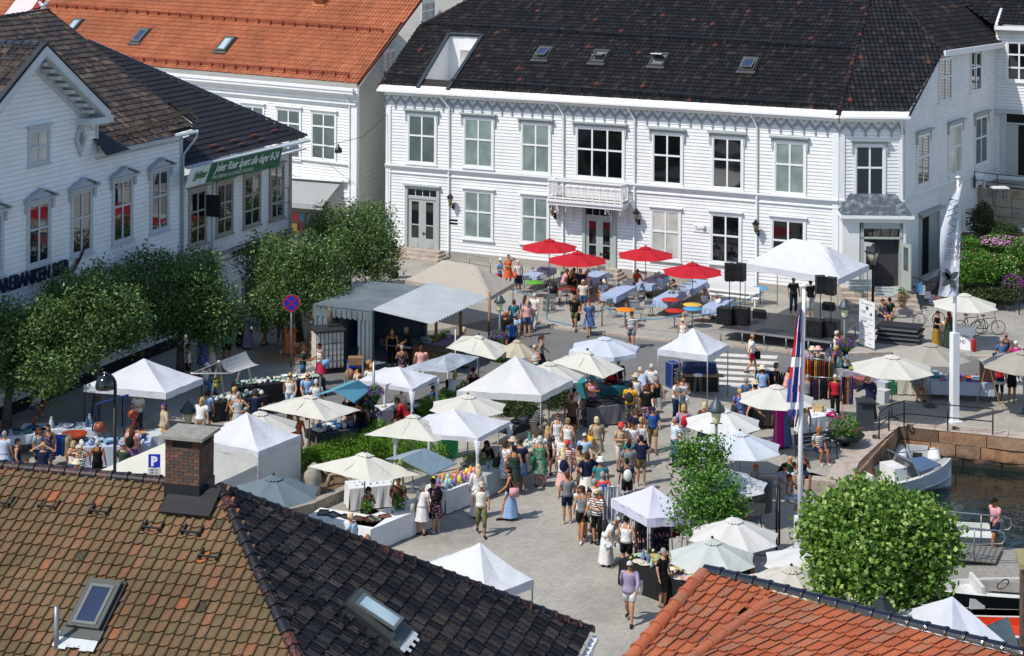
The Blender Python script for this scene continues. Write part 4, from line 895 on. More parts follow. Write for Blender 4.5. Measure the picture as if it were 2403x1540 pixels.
# ---------------------------------------------------------------- vegetation
def leaf_mat(key, cols, rough=.5, tr=.25):
 if key in MC: return MC[key]
 m = D.materials.new(key); m.use_nodes = True; t = m.node_tree; b = t.nodes['Principled BSDF']; at = t.nodes.new('ShaderNodeAttribute'); at.attribute_name = 'tc'
 sp = t.nodes.new('ShaderNodeSeparateColor'); t.links.new(at.outputs['Color'], sp.inputs[0]); r = ramp(t, sp.outputs[0], [(i/(len(cols)-1), c) for i, c in enumerate(cols)])
 t.links.new(r.outputs[0], b.inputs['Base Color']); b.inputs['Roughness'].default_value = rough; b.inputs['Specular IOR Level'].default_value = .35
 tl = t.nodes.new('ShaderNodeBsdfTranslucent'); t.links.new(mix(t, .5, r.outputs[0], '7a9a20'), tl.inputs[0]); ms = t.nodes.new('ShaderNodeMixShader'); ms.inputs[0].default_value = tr
 t.links.new(b.outputs[0], ms.inputs[1]); t.links.new(tl.outputs[0], ms.inputs[2]); t.links.new(ms.outputs[0], t.nodes['Material Output'].inputs[0]); MC[key] = m; return m
LM1 = leaf_mat('leaf_rowan', ['263a1c', '3c5426', '566f36', '7c9458'], .42, .2); LM2 = leaf_mat('leaf_lime', ['304e14', '4c7224', '709438', 'b0c074'], .5, .3)
LM3 = leaf_mat('leaf_yew', ['2a4a10', '47740f', '5f8c1c', '7aa32a'], .6, .2); LM4 = leaf_mat('leaf_shrub', ['1c3a10', '2f5a16', '4a7a22', '77a040'], .5, .2); LM5 = leaf_mat('leaf_dark', ['14230f', '223516', '33451c', '4a5424'], .6, .1)
M_bark = rough_mat('bark', ['3a332c', '5a5248', '7a7266'], 6, .9, .6)
def foliage(mb, blobs, n, s, R, flat=.0, asp=.5, shell=.55, clump=0):
 tot = sum(b[3]*b[4] for b in blobs); cl = []
 for b in blobs:
  k = int(n*b[3]*b[4]/tot)
  for i in range(k):
   if clump and i % clump and cl: c = last+V3((R.gauss(0, s*1.3), R.gauss(0, s*1.3), R.gauss(0, s*1.1)))
   else:
    d = V3((R.gauss(0, 1), R.gauss(0, 1), R.gauss(0, 1))).normalized(); r = (shell+(1-shell)*R.random()**.6) if R.random() < .8 else R.random()**.5
    w = 1+.13*math.sin(5*d.x+b[0])+.12*math.sin(7*d.y+b[1]*3)+.08*math.sin(9*d.z+3*d.x); c = V3((b[0]+d.x*b[3]*r*w, b[1]+d.y*b[3]*r*w, b[2]+d.z*b[4]*r*w)); last = c; cl.append(1)
   nrm = V3((R.gauss(0, .6), R.gauss(0, .6), R.gauss(.6+flat, .5))).normalized(); a = nrm.cross(V3((R.gauss(0, 1), R.gauss(0, 1), R.gauss(0, 1)))).normalized(); e = nrm.cross(a); L = s*R.uniform(.7, 1.3); w = L*asp
   v = R.random()
   mb.add([c-a*L*.5, c+e*w*.5-nrm*L*.08, c+a*L*.5, c-e*w*.5-nrm*L*.08], [(0, 1, 2, 3)], 0, (v, v, v))
def tree(label, base, lean, blobs, n, s, lm, seed, name='tree', h=None, tr=.16, group=None, asp=.5, clump=9):
 R = random.Random(seed); t = thing(name, base, label, 'tree', group); m = MB(); top = base+lean
 m.tube([base-UP*.05, base+lean*.25+V3((R.uniform(-.05, .05), 0, 0)), base+lean*.6, top], [tr*1.25, tr, tr*.8, tr*.55], 9)
 st = base+lean*.55
 for i in range(7):
  b = blobs[i % len(blobs)]; e = V3((b[0]+R.uniform(-.7, .7)*b[3], b[1]+R.uniform(-.7, .7)*b[3], b[2]+R.uniform(-.2, .6)*b[4])); md = (st+e)/2+V3((R.uniform(-.2, .2), R.uniform(-.2, .2), -.15)); s0 = base+lean*R.uniform(.45, .95)
  m.tube([s0, md, e], [tr*.5, tr*.33, .02], 6)
 obj('trunk', m, M_bark, t); c = MB(); foliage(c, blobs, n, s, R, .1, asp, .55, clump); obj('crown', c, lm, t); return t
def wb(x, y, h, r, rz): p = G(x, y, h); return (p.x, p.y, p.z, r, rz)
gT = 'trees along the shaded street'
tree('dense round tree at the left edge over the black lamp', G(15, 1003), V3((.3, 0, 3.2)), [wb(45, 830, 3.0, 1.75, 1.5), wb(100, 770, 3.9, 1.1, 1.0), wb(-20, 770, 3.8, 1.3, 1.1), wb(110, 880, 2.6, 1.0, .8)], 17000, .15, LM1, 1, group=gT)
tree('spreading tree behind the leftmost white tent', G(222, 992), V3((.1, 0, 3.4)), [wb(215, 740, 4.0, 1.75, 1.5), wb(160, 700, 4.3, 1.1, 1.0), wb(275, 760, 3.5, 1.2, 1.1), wb(175, 830, 3.0, 1.0, .8), wb(250, 660, 4.8, 1.0, .7)], 22000, .15, LM1, 2, group=gT)
tree('bushy tree in front of the shop with the green banner', G(424, 880), V3((0, 0, 3.0)), [wb(430, 705, 3.4, 1.75, 1.5), wb(350, 640, 4.2, 1.1, 1.0), wb(500, 740, 2.8, 1.4, 1.3), wb(370, 740, 3., 1.1, 1.0), wb(450, 640, 4.3, 1.3, .9)], 24000, .15, LM1, 3, group=gT)
tree('dark round tree behind the no stopping sign', G(705, 800), V3((-.2, 0, 3.0)), [wb(690, 645, 3.2, 1.95, 1.65), wb(620, 610, 3.6, 1.2, 1.2), wb(750, 620, 3.5, 1.4, 1.3), wb(640, 720, 2.2, 1.3, 1.0), wb(760, 700, 2.4, 1.1, 1.0)], 24000, .15, LM1, 4, group=gT)
tree('dark round tree beside the grey awning and container', G(816, 688), V3((.1, 0, 2.6)), [wb(835, 565, 3.2, 2.0, 1.7), wb(770, 530, 3.8, 1.2, 1.0), wb(885, 600, 2.6, 1.3, 1.4), wb(780, 600, 2.6, 1.5, 1.3), wb(860, 510, 4.0, 1.1, .8)], 22000, .15, LM1, 5, group=gT)
tree('big bright green lime tree with broad leaves by the quay', G(2062, 1600), V3((0, 0, 3.0)), [wb(2055, 1285, 3.5, 1.4, 1.15), wb(1965, 1245, 3.7, .8, .8), wb(2130, 1250, 3.6, .95, .95), wb(2020, 1195, 4.2, .8, .6), wb(2100, 1205, 4.1, .6, .5), wb(2060, 1360, 2.8, .95, .7), wb(1950, 1330, 3.0, .55, .55), wb(2175, 1330, 3.1, .55, .7), wb(2195, 1255, 3.5, .45, .5), wb(1915, 1270, 3.4, .4, .4), wb(1900, 1215, 3.6, .25, .3), wb(2010, 1150, 4.5, .3, .28), wb(2085, 1150, 4.4, .22, .25), wb(2222, 1290, 3.3, .25, .3), wb(1945, 1385, 2.5, .3, .3), wb(2120, 1405, 2.4, .28, .25), wb(1965, 1175, 4.2, .3, .25)], 26000, .14, LM2, 6, asp=.85, clump=12)
tree('young tree with loose glossy leaves beside the white gazebo', G(1672, 1330), V3((0, 0, 2.2)), [wb(1640, 1090, 3.1, .62, .75), wb(1665, 1165, 2.5, .95, .85), wb(1640, 1215, 2.1, .75, .55), wb(1710, 1195, 2.2, .62, .6), wb(1610, 1065, 3.3, .35, .5), wb(1680, 1060, 3.3, .4, .4)], 7500, .13, LM4, 7, tr=.07, clump=4)
def shrub(label, blobs, n, s, lm, seed, asp=.5, name='shrub', group=None, fl=None, cat='shrub'):
 R = random.Random(seed); m = MB(); foliage(m, blobs, n, s, R, 0, asp, .6)
 c = blobs[0]; t = thing(name, (c[0], c[1], max(0, c[2]-c[4])), label, cat, group); obj('foliage', m, lm, t)
 m = MB()
 for i in range(5): m.tube([V3((c[0], c[1], max(0, c[2]-c[4]))), V3((c[0]+R.uniform(-.6, .6)*c[3], c[1]+R.uniform(-.6, .6)*c[3], c[2]+R.uniform(-.3, .5)*c[4]))], [.035, .012], 5)
 obj('stem', m, M_bark, t)
 if fl:
  col, nf, fs, fb = fl; m = MB()
  for i in range(nf):
   b = fb[i % len(fb)]; d = V3((R.gauss(0, 1), R.gauss(-.4, 1), R.gauss(.5, .8))).normalized(); p = V3((b[0]+d.x*b[3], b[1]+d.y*b[3], b[2]+d.z*b[4])); r = fs*R.uniform(.6, 1.2); m.ell(p, (r, r, r*.6), 6, 3)
  obj('flowers', m, mat(col, .7, var=.25, sc=20), t)
 return t
shrub('bright green spreading yew beside the standing stone', [wb(805, 1066, .55, 1.15, .55), wb(750, 1075, .45, .7, .42), wb(860, 1055, .6, .8, .55), wb(890, 1020, .6, .6, .5)], 16000, .11, LM3, 11, .25)
shrub('bright green yew between the two white gazebos', [wb(1015, 965, .6, .7, .5), wb(1060, 945, .6, .8, .5), wb(1095, 920, .6, .6, .45)], 9000, .11, LM3, 12, .25)
shrub('low yew under the white parasol beside the green crates', [wb(945, 1055, .5, .9, .45), wb(1000, 1060, .4, .7, .4)], 7000, .11, LM3, 13, .25)
shrub('dark green low shrub behind the big white tent', [wb(1300, 930, .35, .9, .35), wb(1210, 950, .35, .9, .4), wb(1240, 970, .3, .6, .3)], 9000, .1, LM5, 14, .5)
gG = 'garden shrubs on the terraced bank'
def gz(x, y):      # garden surface height guess between fence and terrace
 t = (703-y)/155; return .2+2.2*max(0, min(1, t))
for i, (x, y, r, rz, lm, lab, fl) in enumerate((
 (2305, 520, .75, .95, LM5, 'dark conical conifer against the terrace wall', None), (2350, 545, 1.1, .5, LM5, 'flat dark shrub below the terrace wall', None),
 (2262, 590, .9, .8, LM4, 'green rose bush with red flowers by the banner', ('b01822', 14, .05, None)), (2335, 575, 1.2, .5, LM4, 'green bush topped with a band of pink flowers', ('c88ab8', 260, .05, None)),
 (2290, 630, 1.2, .8, LM4, 'tall leafy bush behind the banner pole', ('c07a50', 30, .04, None)), (2350, 630, 1.0, .7, LM4, 'rose bush with pale pink blooms', ('e8b8b0', 30, .05, None)),
 (2395, 600, .8, .8, LM4, 'leafy plant near the right edge of the garden', None), (2375, 672, .6, .55, LM4, 'clump of bright purple loosestrife', ('8a2a90', 200, .04, None)),
 (2240, 655, .7, .6, LM4, 'low green bush beside the ramp railing', ('b02030', 8, .05, None)), (2320, 690, 1.4, .4, LM5, 'row of low foliage behind the iron fence', ('b06030', 20, .04, None)))):
 h = gz(x, y)+rz*.6; b = wb(x, y, h, r, rz); f = None
 if fl: bb = (b[0], b[1]-.1, b[2]+.1, r*.95, rz*.95) if i != 3 else (b[0]+.2, b[1]-.3, b[2]+.25, r*1.0, .25); f = (fl[0], fl[1], fl[2], [bb])
 shrub(lab, [b], int(3600*r*max(r, rz)+800), .12, lm, 30+i, .55, group=gG, fl=f)
# ---------------------------------------------------------------- canopies
def canvas(c, tr=.22, wr=.0):
 key = ('cv', c)
 if key in MC: return MC[key]
 m = D.materials.new('canvas'); m.use_nodes = True; t = m.node_tree; b = t.nodes['Principled BSDF']; col = lin(c); n = noise(t, 2.2, 5, geoco(t), .6)
 r = ramp(t, n.outputs[0], [(.3, tuple(v*.93 for v in col)), (.65, col)]); t.links.new(r.outputs[0], b.inputs['Base Color']); b.inputs['Roughness'].default_value = .8; b.inputs['Specular IOR Level'].default_value = .15
 n2 = noise(t, 1.6, 3, geoco(t), .5); n2.inputs['Distortion'].default_value = .8; bump(t, b, n2.outputs[0], .6, .07)
 tl = t.nodes.new('ShaderNodeBsdfTranslucent'); tl.inputs[0].default_value = (*col, 1); ms = t.nodes.new('ShaderNodeMixShader'); ms.inputs[0].default_value = tr
 t.links.new(b.outputs[0], ms.inputs[1]); t.links.new(tl.outputs[0], ms.inputs[2]); t.links.new(ms.outputs[0], t.nodes['Material Output'].inputs[0]); MC[key] = m; return m
CW, CC, CG, CB = 'd6d7dc', 'd2cfc4', 'a9a398', '6f7d84'
def corners(cl, cf, cr, he):
 a, b, c = G(*cl, he), G(*cf, he), G(*cr, he); return a, b, c, a+c-b
def surf(A, B, C, Dd, top, he, n=12, pw=1.2, sag=.06, ridge=0, R=None):
 """canopy surface over the quad; top = apex height"""
 vs = []; R = R or rnd; ph = R.random()*6
 for j in range(n+1):
  for i in range(n+1):
   a, b = 2*i/n-1, 2*j/n-1; p = (A*(1-i/n)+B*(i/n))*(1-j/n)+(Dd*(1-i/n)+C*(i/n))*(j/n)
   aa = abs(a); s = 1-max(max(0, (aa-ridge)/(1-ridge)), abs(b)); z = he+(top-he)*s**pw-sag*(1-min(1, s*3))*(1-min(a*a, b*b)**.5)*.0
   m_ = min(abs(a), abs(b)); z -= sag*math.sin(pi*min(1, s*1.0))*(1-m_/max(aa, abs(b), 1e-3))
   vs.append(V3((p.x, p.y, z+.008*math.sin(9*a+7*b+ph))))
 fs = []
 for j in range(n):
  for i in range(n):
   a, b, c, d = j*(n+1)+i, j*(n+1)+i+1, (j+1)*(n+1)+i+1, (j+1)*(n+1)+i
   fs += [(a, b, c), (a, c, d)] if (i < n/2) == (j < n/2) else [(a, b, d), (b, c, d)]
 return vs, fs
def tent(label, cl, cf, cr, ap, col=CW, he=2.1, val=.24, leg='9a9da0', ridge=0, pw=1.15, walls=(), wrap=None, cat='tent', group='white pop up market tents', name='market_tent', top=None, front=None):
 A, B, C, Dd = corners(cl, cf, cr, he); c = (A+B+C+Dd)/4; r = ray(*ap); top = top or CH+r.z*c.y/r.y; vis = [A, B, C, Dd]
 t = thing(name, (c.x, c.y, 0), label, cat, group); m = MB(); n = 14; vs, fs = surf(A, B, C, Dd, top, he, n, pw, .07, ridge); m.add(vs, fs, 0, None, False)
 can = obj('canopy', m, canvas(col), t); m = MB()
 for a, b in ((A, B), (B, C), (C, Dd), (Dd, A)):
  k = 6; w = []
  for i in range(k+1):
   p = a+(b-a)*i/k; nn = (b-a).cross(UP).normalized()*(.012*math.sin(i*2.3)); w += [p+nn, p+nn*2-UP*(val+.012*math.sin(i*3))]
  m.add(w, [(2*i, 2*i+1, 2*i+3, 2*i+2) for i in range(k)])
 obj('valance', m, canvas(col), can)
 for p in vis:
  q_ = p+(c-p)*.02; m = MB(); q0 = V3((q_.x, q_.y, 0)); m.tube([q0, q0+UP*(he-.03)], .022, 6); m.box(q0.x, q0.y, 0, .1, .1, .015)
  if wrap: m.lathe([(.05, 0), (.09, .1), (.07, .5), (.05, 1.5), (.13, he-.1)], q0, 8, 1)
  obj('leg', m, [mat(leg, .4, .5), canvas(CW)], t)
 m = MB()
 for a, b in ((A, B), (B, C), (C, Dd), (Dd, A)): m.tube([a+(c-a)*.02-UP*.05, b+(c-b)*.02-UP*.05], .014, 4)
 obj('frame', m, mat(leg, .4, .5), t)
 for (i, j) in walls:
  a, b = vis[i], vis[j]; m = MB(); k = 10; w = []
  for s in range(k+1): p = a+(b-a)*s/k; nn = (b-a).cross(UP).normalized()*(.03*math.sin(s*2.1)); w += [p-UP*.1+nn*.3, V3((p.x, p.y, .05))+nn*1.5]
  m.add(w, [(2*s, 2*s+1, 2*s+3, 2*s+2) for s in range(k)]); obj('side_wall', m, canvas('d2d2ce'), t)
 return t
PB_ = {}
def pole(t, c, ht, base='disc', metal='7a7c7e'):
 m = MB(); m.tube([V3((c.x, c.y, 0)), V3((c.x, c.y, ht))], .022, 8); obj('pole', m, mat(metal, .4, .4), t); m = MB()
 m.lathe([(.0, .0), (.27, 0), (.27, .035), (.2, .06), (.05, .075), (.035, .3)], V3((c.x, c.y, 0)), 18); obj('base', m, mat('4a4c50', .6), t)
def sqpar(label, cl, cf, cr, ap, col=CC, he=1.95, group='square off white parasols'):
 A, B, C, Dd = corners(cl, cf, cr, he); c = (A+B+C+Dd)/4; r = ray(*ap); top = CH+r.z*c.y/r.y; t = thing('parasol', (c.x, c.y, 0), label, 'parasol', group)
 m = MB(); vs, fs = surf(A, B, C, Dd, top, he, 14, 1.0, .05); m.add(vs, fs); can = obj('canopy', m, canvas(col), t); m = MB(); f = .17
 e = [c+(p-c)*f for p in (A, B, C, Dd)]; vs, fs = surf(*e, top+.06, top-(top-he)*f+.035, 8, .8, 0); m.add(vs, fs); obj('vent_cap', m, canvas(col), can); pole(t, c, top-.02); m = MB()
 m.lathe([(.05, 0), (.05, .05), (0, .08)], V3((c.x, c.y, top+.05)), 8); obj('finial', m, M_blk, can); m = MB()
 for p in (A, B, C, Dd, (A+B)/2, (B+C)/2, (C+Dd)/2, (Dd+A)/2): m.tube([V3((c.x, c.y, top-.05)), V3((p.x, p.y, he-.03))], .01, 4)
 obj('ribs', m, mat('8a8a86', .5, .4), t); return t
def oct_(label, ap, hw, col=CC, ht=2.45, drop=.5, rot=.2, n=8, val=0, tilt=(0, 0), group='round off white parasols', dy=0, base=True):
 c = G(*ap, ht); R_ = hw*c.y/F; t = thing('parasol', (c.x, c.y, 0), label, 'parasol', group); m = MB(); S_ = 5; K = n*4
 def pt(f, k):
  a = rot+2*pi*k/K; sub = (k % 4)/4; e = math.cos(pi/n)/math.cos((sub-.5)*2*pi/n) if 1 else 1; e = e*(1-.05*math.sin(pi*sub)*f); x, y = math.cos(a)*R_*f*e, math.sin(a)*R_*f*e
  return V3((c.x+x, c.y+y, ht-drop*f**1.12-.045*math.sin(pi*sub)*f*(1-f*.3)+tilt[0]*x+tilt[1]*y))
 vs = [V3((c.x, c.y, ht))]+[pt(j/S_, k) for j in range(1, S_+1) for k in range(K)]; fs = [(0, 1+k, 1+(k+1) % K) for k in range(K)]+[(1+j*K+k, 1+(j+1)*K+k, 1+(j+1)*K+(k+1) % K, 1+j*K+(k+1) % K) for j in range(S_-1) for k in range(K)]
 m.add(vs, fs); can = obj('canopy', m, canvas(col), t)
 if val:
  m = MB(); w = []
  for k in range(K): p = pt(1, k); w += [p, p+V3(((p.x-c.x)*.02, (p.y-c.y)*.02, -val))]
  m.add(w, [(2*k, 2*k+1, (2*k+3) % (2*K), (2*k+2) % (2*K)) for k in range(K)]); obj('valance', m, canvas(col), can)
 m = MB(); w = [V3((c.x, c.y, ht+.08))]+[V3((c.x+(pt(.2, k).x-c.x), c.y+(pt(.2, k).y-c.y), ht-drop*.12+.03*(k % 2))) for k in range(K)]; m.add(w, [(0, 1+k, 1+(k+1) % K) for k in range(K)]); obj('vent_cap', m, canvas(col), can)
 m = MB(); m.lathe([(.035, 0), (.04, .05), (0, .08)], V3((c.x, c.y, ht+.06)), 8); obj('finial', m, M_blk, can); m = MB()
 for k in range(n): m.tube([V3((c.x, c.y, ht-.04)), pt(.97, 4*k)-UP*.02], .009, 4)
 obj('ribs', m, mat('5a5a58', .5, .4), t); pole(t, c, ht); return t
def qq(k, *a): return [q(k, *p) for p in a]
tent('white pop up tent beside the black globe lamp, leftmost in the market', q(9, 785, 540), q(9, 1560, 612), q(9, 1905, 472), q(9, 1370, 288), leg='26282a')
tent('white tent with closed side walls behind the brick chimney', (452, 1030), (607, 1060), (705, 1021), (564, 967), walls=((1, 2), (0, 1)), pw=1.35, he=2.2)
tent('low cream marquee roof with side wall behind the brick chimney', (215, 1112), (420, 1175), (604, 1092), (432, 1030), 'cfccc0', he=2.1, walls=((1, 2), (0, 1)), pw=1.0)
tent('white gazebo with cloth wrapped legs next to the light blue awning', q(10, 965, 488), q(10, 1470, 575), q(10, 1705, 452), q(10, 1335, 365), wrap=1, val=.15)
tent('largest white market tent with green lettering on its valance', (1072, 917), q(11, 275, 635), q(11, 570, 488), (1208, 835), 'd9d8d6', he=2.2)
tent('white gazebo with wrapped legs over the glass and jewellery stalls', (925, 1012), q(10, 2085, 1035), q(10, 2390, 875), q(10, 1870, 760), wrap=1, val=.15)
tent('white tent over the sound mixing desk beside the crosswalk', q(11, 1365, 200), q(11, 1838, 262), q(11, 2033, 158), q(11, 1710, 0))
tent('wide white ridge tent above the music stage', (1746, 618), (1967, 655), (2039, 622), (1883, 565), ridge=.38, he=2.75, pw=1.1, val=.3)
tent('beige ridge marquee behind the corrugated metal roof', (951, 657), (1151, 696), (1207, 664), (1055, 616), 'b9afa3', ridge=.4, he=2.1, pw=1.0, val=.2, group=None)
tent('white tent half hidden behind the black tiled hip, bottom centre', (1003, 1319), (1140, 1402), (1252, 1360), (1089, 1273), pw=1.25)
tent('white gazebo over the scarf stall behind the young tree', (1434, 1170), (1520, 1217), (1632, 1212), (1583, 1140), 'cfd0e0', val=.26)
tent('white tent above the ridge tiles near the moored inflatable boat', (2092, 1443), (2235, 1560), (2384, 1528), (2203, 1400), 'cfd1da', he=2.1, pw=1.0, leg='303236')
sqpar('square parasol left of the light blue awning', q(10, 20, 755), q(10, 655, 875), q(10, 985, 770), q(10, 560, 640))
sqpar('square parasol in front of the gazebo with hanging flower post', q(10, 1015, 1005), q(10, 1680, 1072), q(10, 1930, 982), q(10, 1475, 820))
sqpar('square parasol over the jewellery table beside the standing stone', q(10, 485, 1300), q(10, 1075, 1455), q(10, 1562, 1372), q(10, 1045, 1180))
sqpar('square parasol behind the largest white tent, near the road', q(10, 1785, 188), q(10, 2250, 302), (1200, 815), q(10, 2110, 78))
sqpar('square parasol tipped towards the crowd by the road', q(11, 365, 322), q(11, 860, 475), q(11, 1055, 385), q(11, 675, 220))
oct_('parasol half hidden behind the walled tent', q(10, 40, 795), 93, CC, rot=.5)
oct_('pale parasol just left of the tall flower post and yew', q(10, 1990, 640), 94, CC, rot=.3, drop=.4)
oct_('slate grey parasol directly above the black hip roof', q(10, 165, 1400), 112, CB, rot=.4, group=None)
oct_('small beige parasol near the road behind the market tents', q(11, 45, 120), 49, 'c2b6a0', rot=.4, ht=2.3, group=None)
oct_('white parasol with a deep valance standing on the asphalt', q(11, 870, 95), 85, 'c9ced8', rot=.2, val=.16, drop=.42, group=None)
oct_('pale green white parasol wedged behind the largest tent', q(11, 350, 330), 83, CC, rot=.1)
gr_ = 'red parasols of the outdoor cafe'
for k, X, Y, hw, l in ((7, 350, 715, 70, 'red parasol at the left end of the cafe'), (7, 615, 832, 74, 'red parasol over the busy table below the balcony'), (7, 1255, 785, 70, 'red parasol over the man in the coral shirt'), (7, 1695, 937, 75, 'red parasol nearest the loudspeakers')): oct_(l, q(k, X, Y), hw, 'bd2833', rot=.35, drop=.42, group=gr_, ht=2.4)
oct_('off white parasol in front of the flower garden', q(8, 1850, 1225), 79, CC, rot=.2, ht=2.4)
oct_('grey beige parasol behind the right flagpole', q(12, 1525, 152), 94, CG, rot=.3, ht=2.5, group='grey beige parasols')
oct_('off white parasol over the sheepskin and jacket stall', q(12, 1165, 265), 101, CC, rot=.25)
oct_('grey beige parasol cut by the right edge', q(12, 2400, 226), 106, CG, rot=.3, ht=2.5, group='grey beige parasols')
oct_('white parasol behind the near flag', (1822, 906), 93, CC, rot=.2)
oct_('white parasol beside the round garden lamp on the square', q(11, 1980, 765), 94, 'd6d5d0', rot=.3)
oct_('blue white parasol just below the street lantern', q(11, 2140, 985), 101, 'ccd2da', rot=.25)
oct_('white parasol leaning right of the young tree', (1705, 1104), 100, 'ced0cf', rot=.15, drop=.45)
oct_('white parasol behind the pottery table', q(15, 2085, 258), 110, 'd6d4cf', rot=.2)
oct_('pale grey green parasol over the pottery table', q(15, 1880, 458), 107, 'c3c7c2', rot=.3)
oct_('white parasol tucked behind the lime tree and flagpole', (1905, 1285), 118, 'd2d2d0', rot=.2, drop=.42)
oct_('cream parasol with leaf shadows in front of the lime tree', q(16, 220, 718), 128, 'c8c2b8', rot=.25, drop=.5)
# sheet roofs and awnings of stalls
def sheet(name, pts, h, m_, label=None, cat=None, par=None, th=.03, group=None):
 m = MB(); P = [G(x, y, hh) for (x, y), hh in zip(pts, h)]; m.slab(P, -UP*th); o = obj(name, m, m_, par)
 return tag(o, label, cat, group) if label else o
t = thing('market_stall', G(640, 1000), 'stall with light blue pitched canvas awning and grey posts', 'stall')
sheet('canopy', [q(10, 735, 585), q(10, 965, 492), q(10, 1085, 570), q(10, 920, 700)], (2.45, 2.45, 2.05, 2.05), canvas('5f9db2'), par=t); sheet('canopy', [q(10, 735, 585), q(10, 965, 492), q(10, 880, 500), q(10, 548, 635)], (2.45, 2.45, 2.1, 2.1), canvas('6aa4b4'), par=t)
for X, Y in ((830, 1040), (600, 1010), (1000, 830), (860, 870)): m = MB(); a = Q(10, X, Y); m.tube([a, a+UP*2.2], .035, 6); obj('post', m, mat('5a6062', .6), t)
t = thing('market_stall', G(1000, 1165), 'stall with pale blue pitched roof on a lime green timber frame', 'stall')
sheet('canopy', [q(10, 1360, 1225), q(10, 1590, 1130), q(10, 1888, 1268), q(10, 1648, 1380)], (2.5, 2.5, 1.95, 1.95), canvas('8fa3ae'), par=t); sheet('canopy', [q(10, 1360, 1225), q(10, 1590, 1130), q(10, 1480, 1150), q(10, 1215, 1228)], (2.5, 2.5, 2.15, 2.15), canvas('9aaab2'), par=t)
for (a, ha), (b, hb) in (((q(10, 1355, 1228), 2.48), (q(14, 1260, 10), .5)), ((q(10, 1360, 1228), 2.48), (q(14, 1395, 60), .4)), ((q(10, 1645, 1378), 1.93), (q(14, 1655, -10), .6)), ((q(10, 1265, 1240), 2.1), (q(10, 1640, 1372), 1.93)), ((q(10, 1360, 1228), 2.45), (q(10, 1645, 1380), 1.93))):
 m = MB(); m.tube([G(*a, ha), G(*b, hb)], .04, 4); obj('post', m, mat('a9b878', .6), t)
t = thing('market_stall', G(1040, 900), 'stall under a shiny silver tarpaulin between gazebo and road', 'stall')
m = MB(); A, B, C, Dd = G(*q(10, 1350, 368), 2.1), G(*q(10, 1800, 445), 1.9), G(*q(10, 2100, 300), 1.9), G(*q(10, 1850, 190), 2.2); vs, fs = surf(A, B, C, Dd, 2.3, 2.0, 12, .7, .12); m.add(vs, fs)
mt = mat('b9bdc1', .35, .35, .25, 2, .5); obj('tarpaulin', m, mt, t)
for X, Y in ((1800, 760), (2080, 560), (1870, 500)): m = MB(); a = Q(10, X, Y-40); m.tube([a, a+UP*2.0], .03, 6); obj('post', m, mat('c9c6bc', .6), t)
t = thing('market_stall', G(540, 925), 'pottery stall of white A frames with a sagging grey canvas', 'stall')
m = MB(); A, B, C, Dd = G(*q(9, 2060, 315), 2.3), G(*q(9, 2195, 418), 1.85), G(*q(10, 30, 345), 1.85), G(*q(9, 2305, 220), 2.3); vs = []; 
for j in range(7):
 for i in range(9): f, g = i/8, j/6; p = (A*(1-f)+Dd*f)*(1-g)+(B*(1-f)+C*f)*g; vs.append(p-UP*.16*math.sin(pi*g))
m.add(vs, [(j*9+i, j*9+i+1, (j+1)*9+i+1, (j+1)*9+i) for j in range(6) for i in range(8)]); obj('canopy', m, canvas('b5b5b2'), t)
sheet('canopy', [q(9, 2050, 318), q(9, 2120, 290), q(9, 1900, 385), q(9, 1790, 428)], (2.3, 2.3, 1.9, 1.8), canvas('b5b5b2'), par=t)
for a, b in (((2050, 312, 2.32), (1975, 690, 0)), ((2055, 312, 2.32), (2115, 720, 0)), ((1790, 428, 1.8), (2190, 425, 1.8)), ((2330, 370, 1.85), (2390, 620, 0)), ((2250, 400, 1.85), (2215, 560, .1))):
 m = MB(); m.tube([Q(9, *a), Q(9, *b)], .04, 4); obj('frame_bar', m, mat('c9c9c4', .6), t)
# ---------------------------------------------------------------- container kitchen
cA, cBq = G(*q(6, 540, 1322), 2.6), G(*q(6, 1090, 1385), 2.6); cu = (cBq-cA).normalized(); cvv = V3((-cu.y, cu.x, 0)); cw_ = (cBq-cA).length; cl_ = 5.2
kit = thing('shipping_container', V3((cA.x, cA.y, 0))+cu*cw_/2+cvv*2, 'grey corrugated shipping container used as a market kitchen', 'container')
mg = rough_mat('grey_container', ['5a646b', '6c767c', '7d8588'], .8, .6, .3); g0 = V3((cA.x, cA.y, 0))
m = MB(); m.obox(g0, cu*cw_, cvv*cl_, UP*.12); obj('floor', m, mg, kit)
m = MB(); m.obox(g0+UP*2.55, cu*cw_, cvv*cl_, UP*.06)
k = int(cl_/.2)
for i in range(k): m.obox(g0+UP*2.605+cvv*(.2*i+.03)+cu*.12, cu*(cw_-.24), cvv*.1, UP*.025)
obj('roof', m, mg, kit)
m = MB()
for P_, d, L in ((g0, cvv, cl_), (g0+cvv*cl_, cu, cw_), (g0, cu, cw_*.28)):
 n_ = int(L/.26); nn = V3((d.y, -d.x, 0))
 m.obox(P_+UP*.1, d*L, nn*-.04, UP*2.45)
 for i in range(n_): m.obox(P_+d*(.26*i+.06)+UP*.15, d*.13, nn*.04*(1 if d != cvv else -1), UP*2.3)
m.obox(g0+UP*2.2, cu*cw_, cvv*.06, UP*.4); m.obox(g0+cu*cw_*.76+UP*.1, cu*cw_*.22, cvv*.05, UP*2.12)
for i in range(3): m.obox(g0+cu*(cw_*.78+i*.2)+UP*.12, cu*.1, cvv*-.045, UP*2.1)
for i in range(9): m.obox(g0+cu*(.2+i*.26)+UP*2.16, cu*.13, cvv*-.04, UP*.36)
obj('corrugated_wall', m, mg, kit); m = MB()
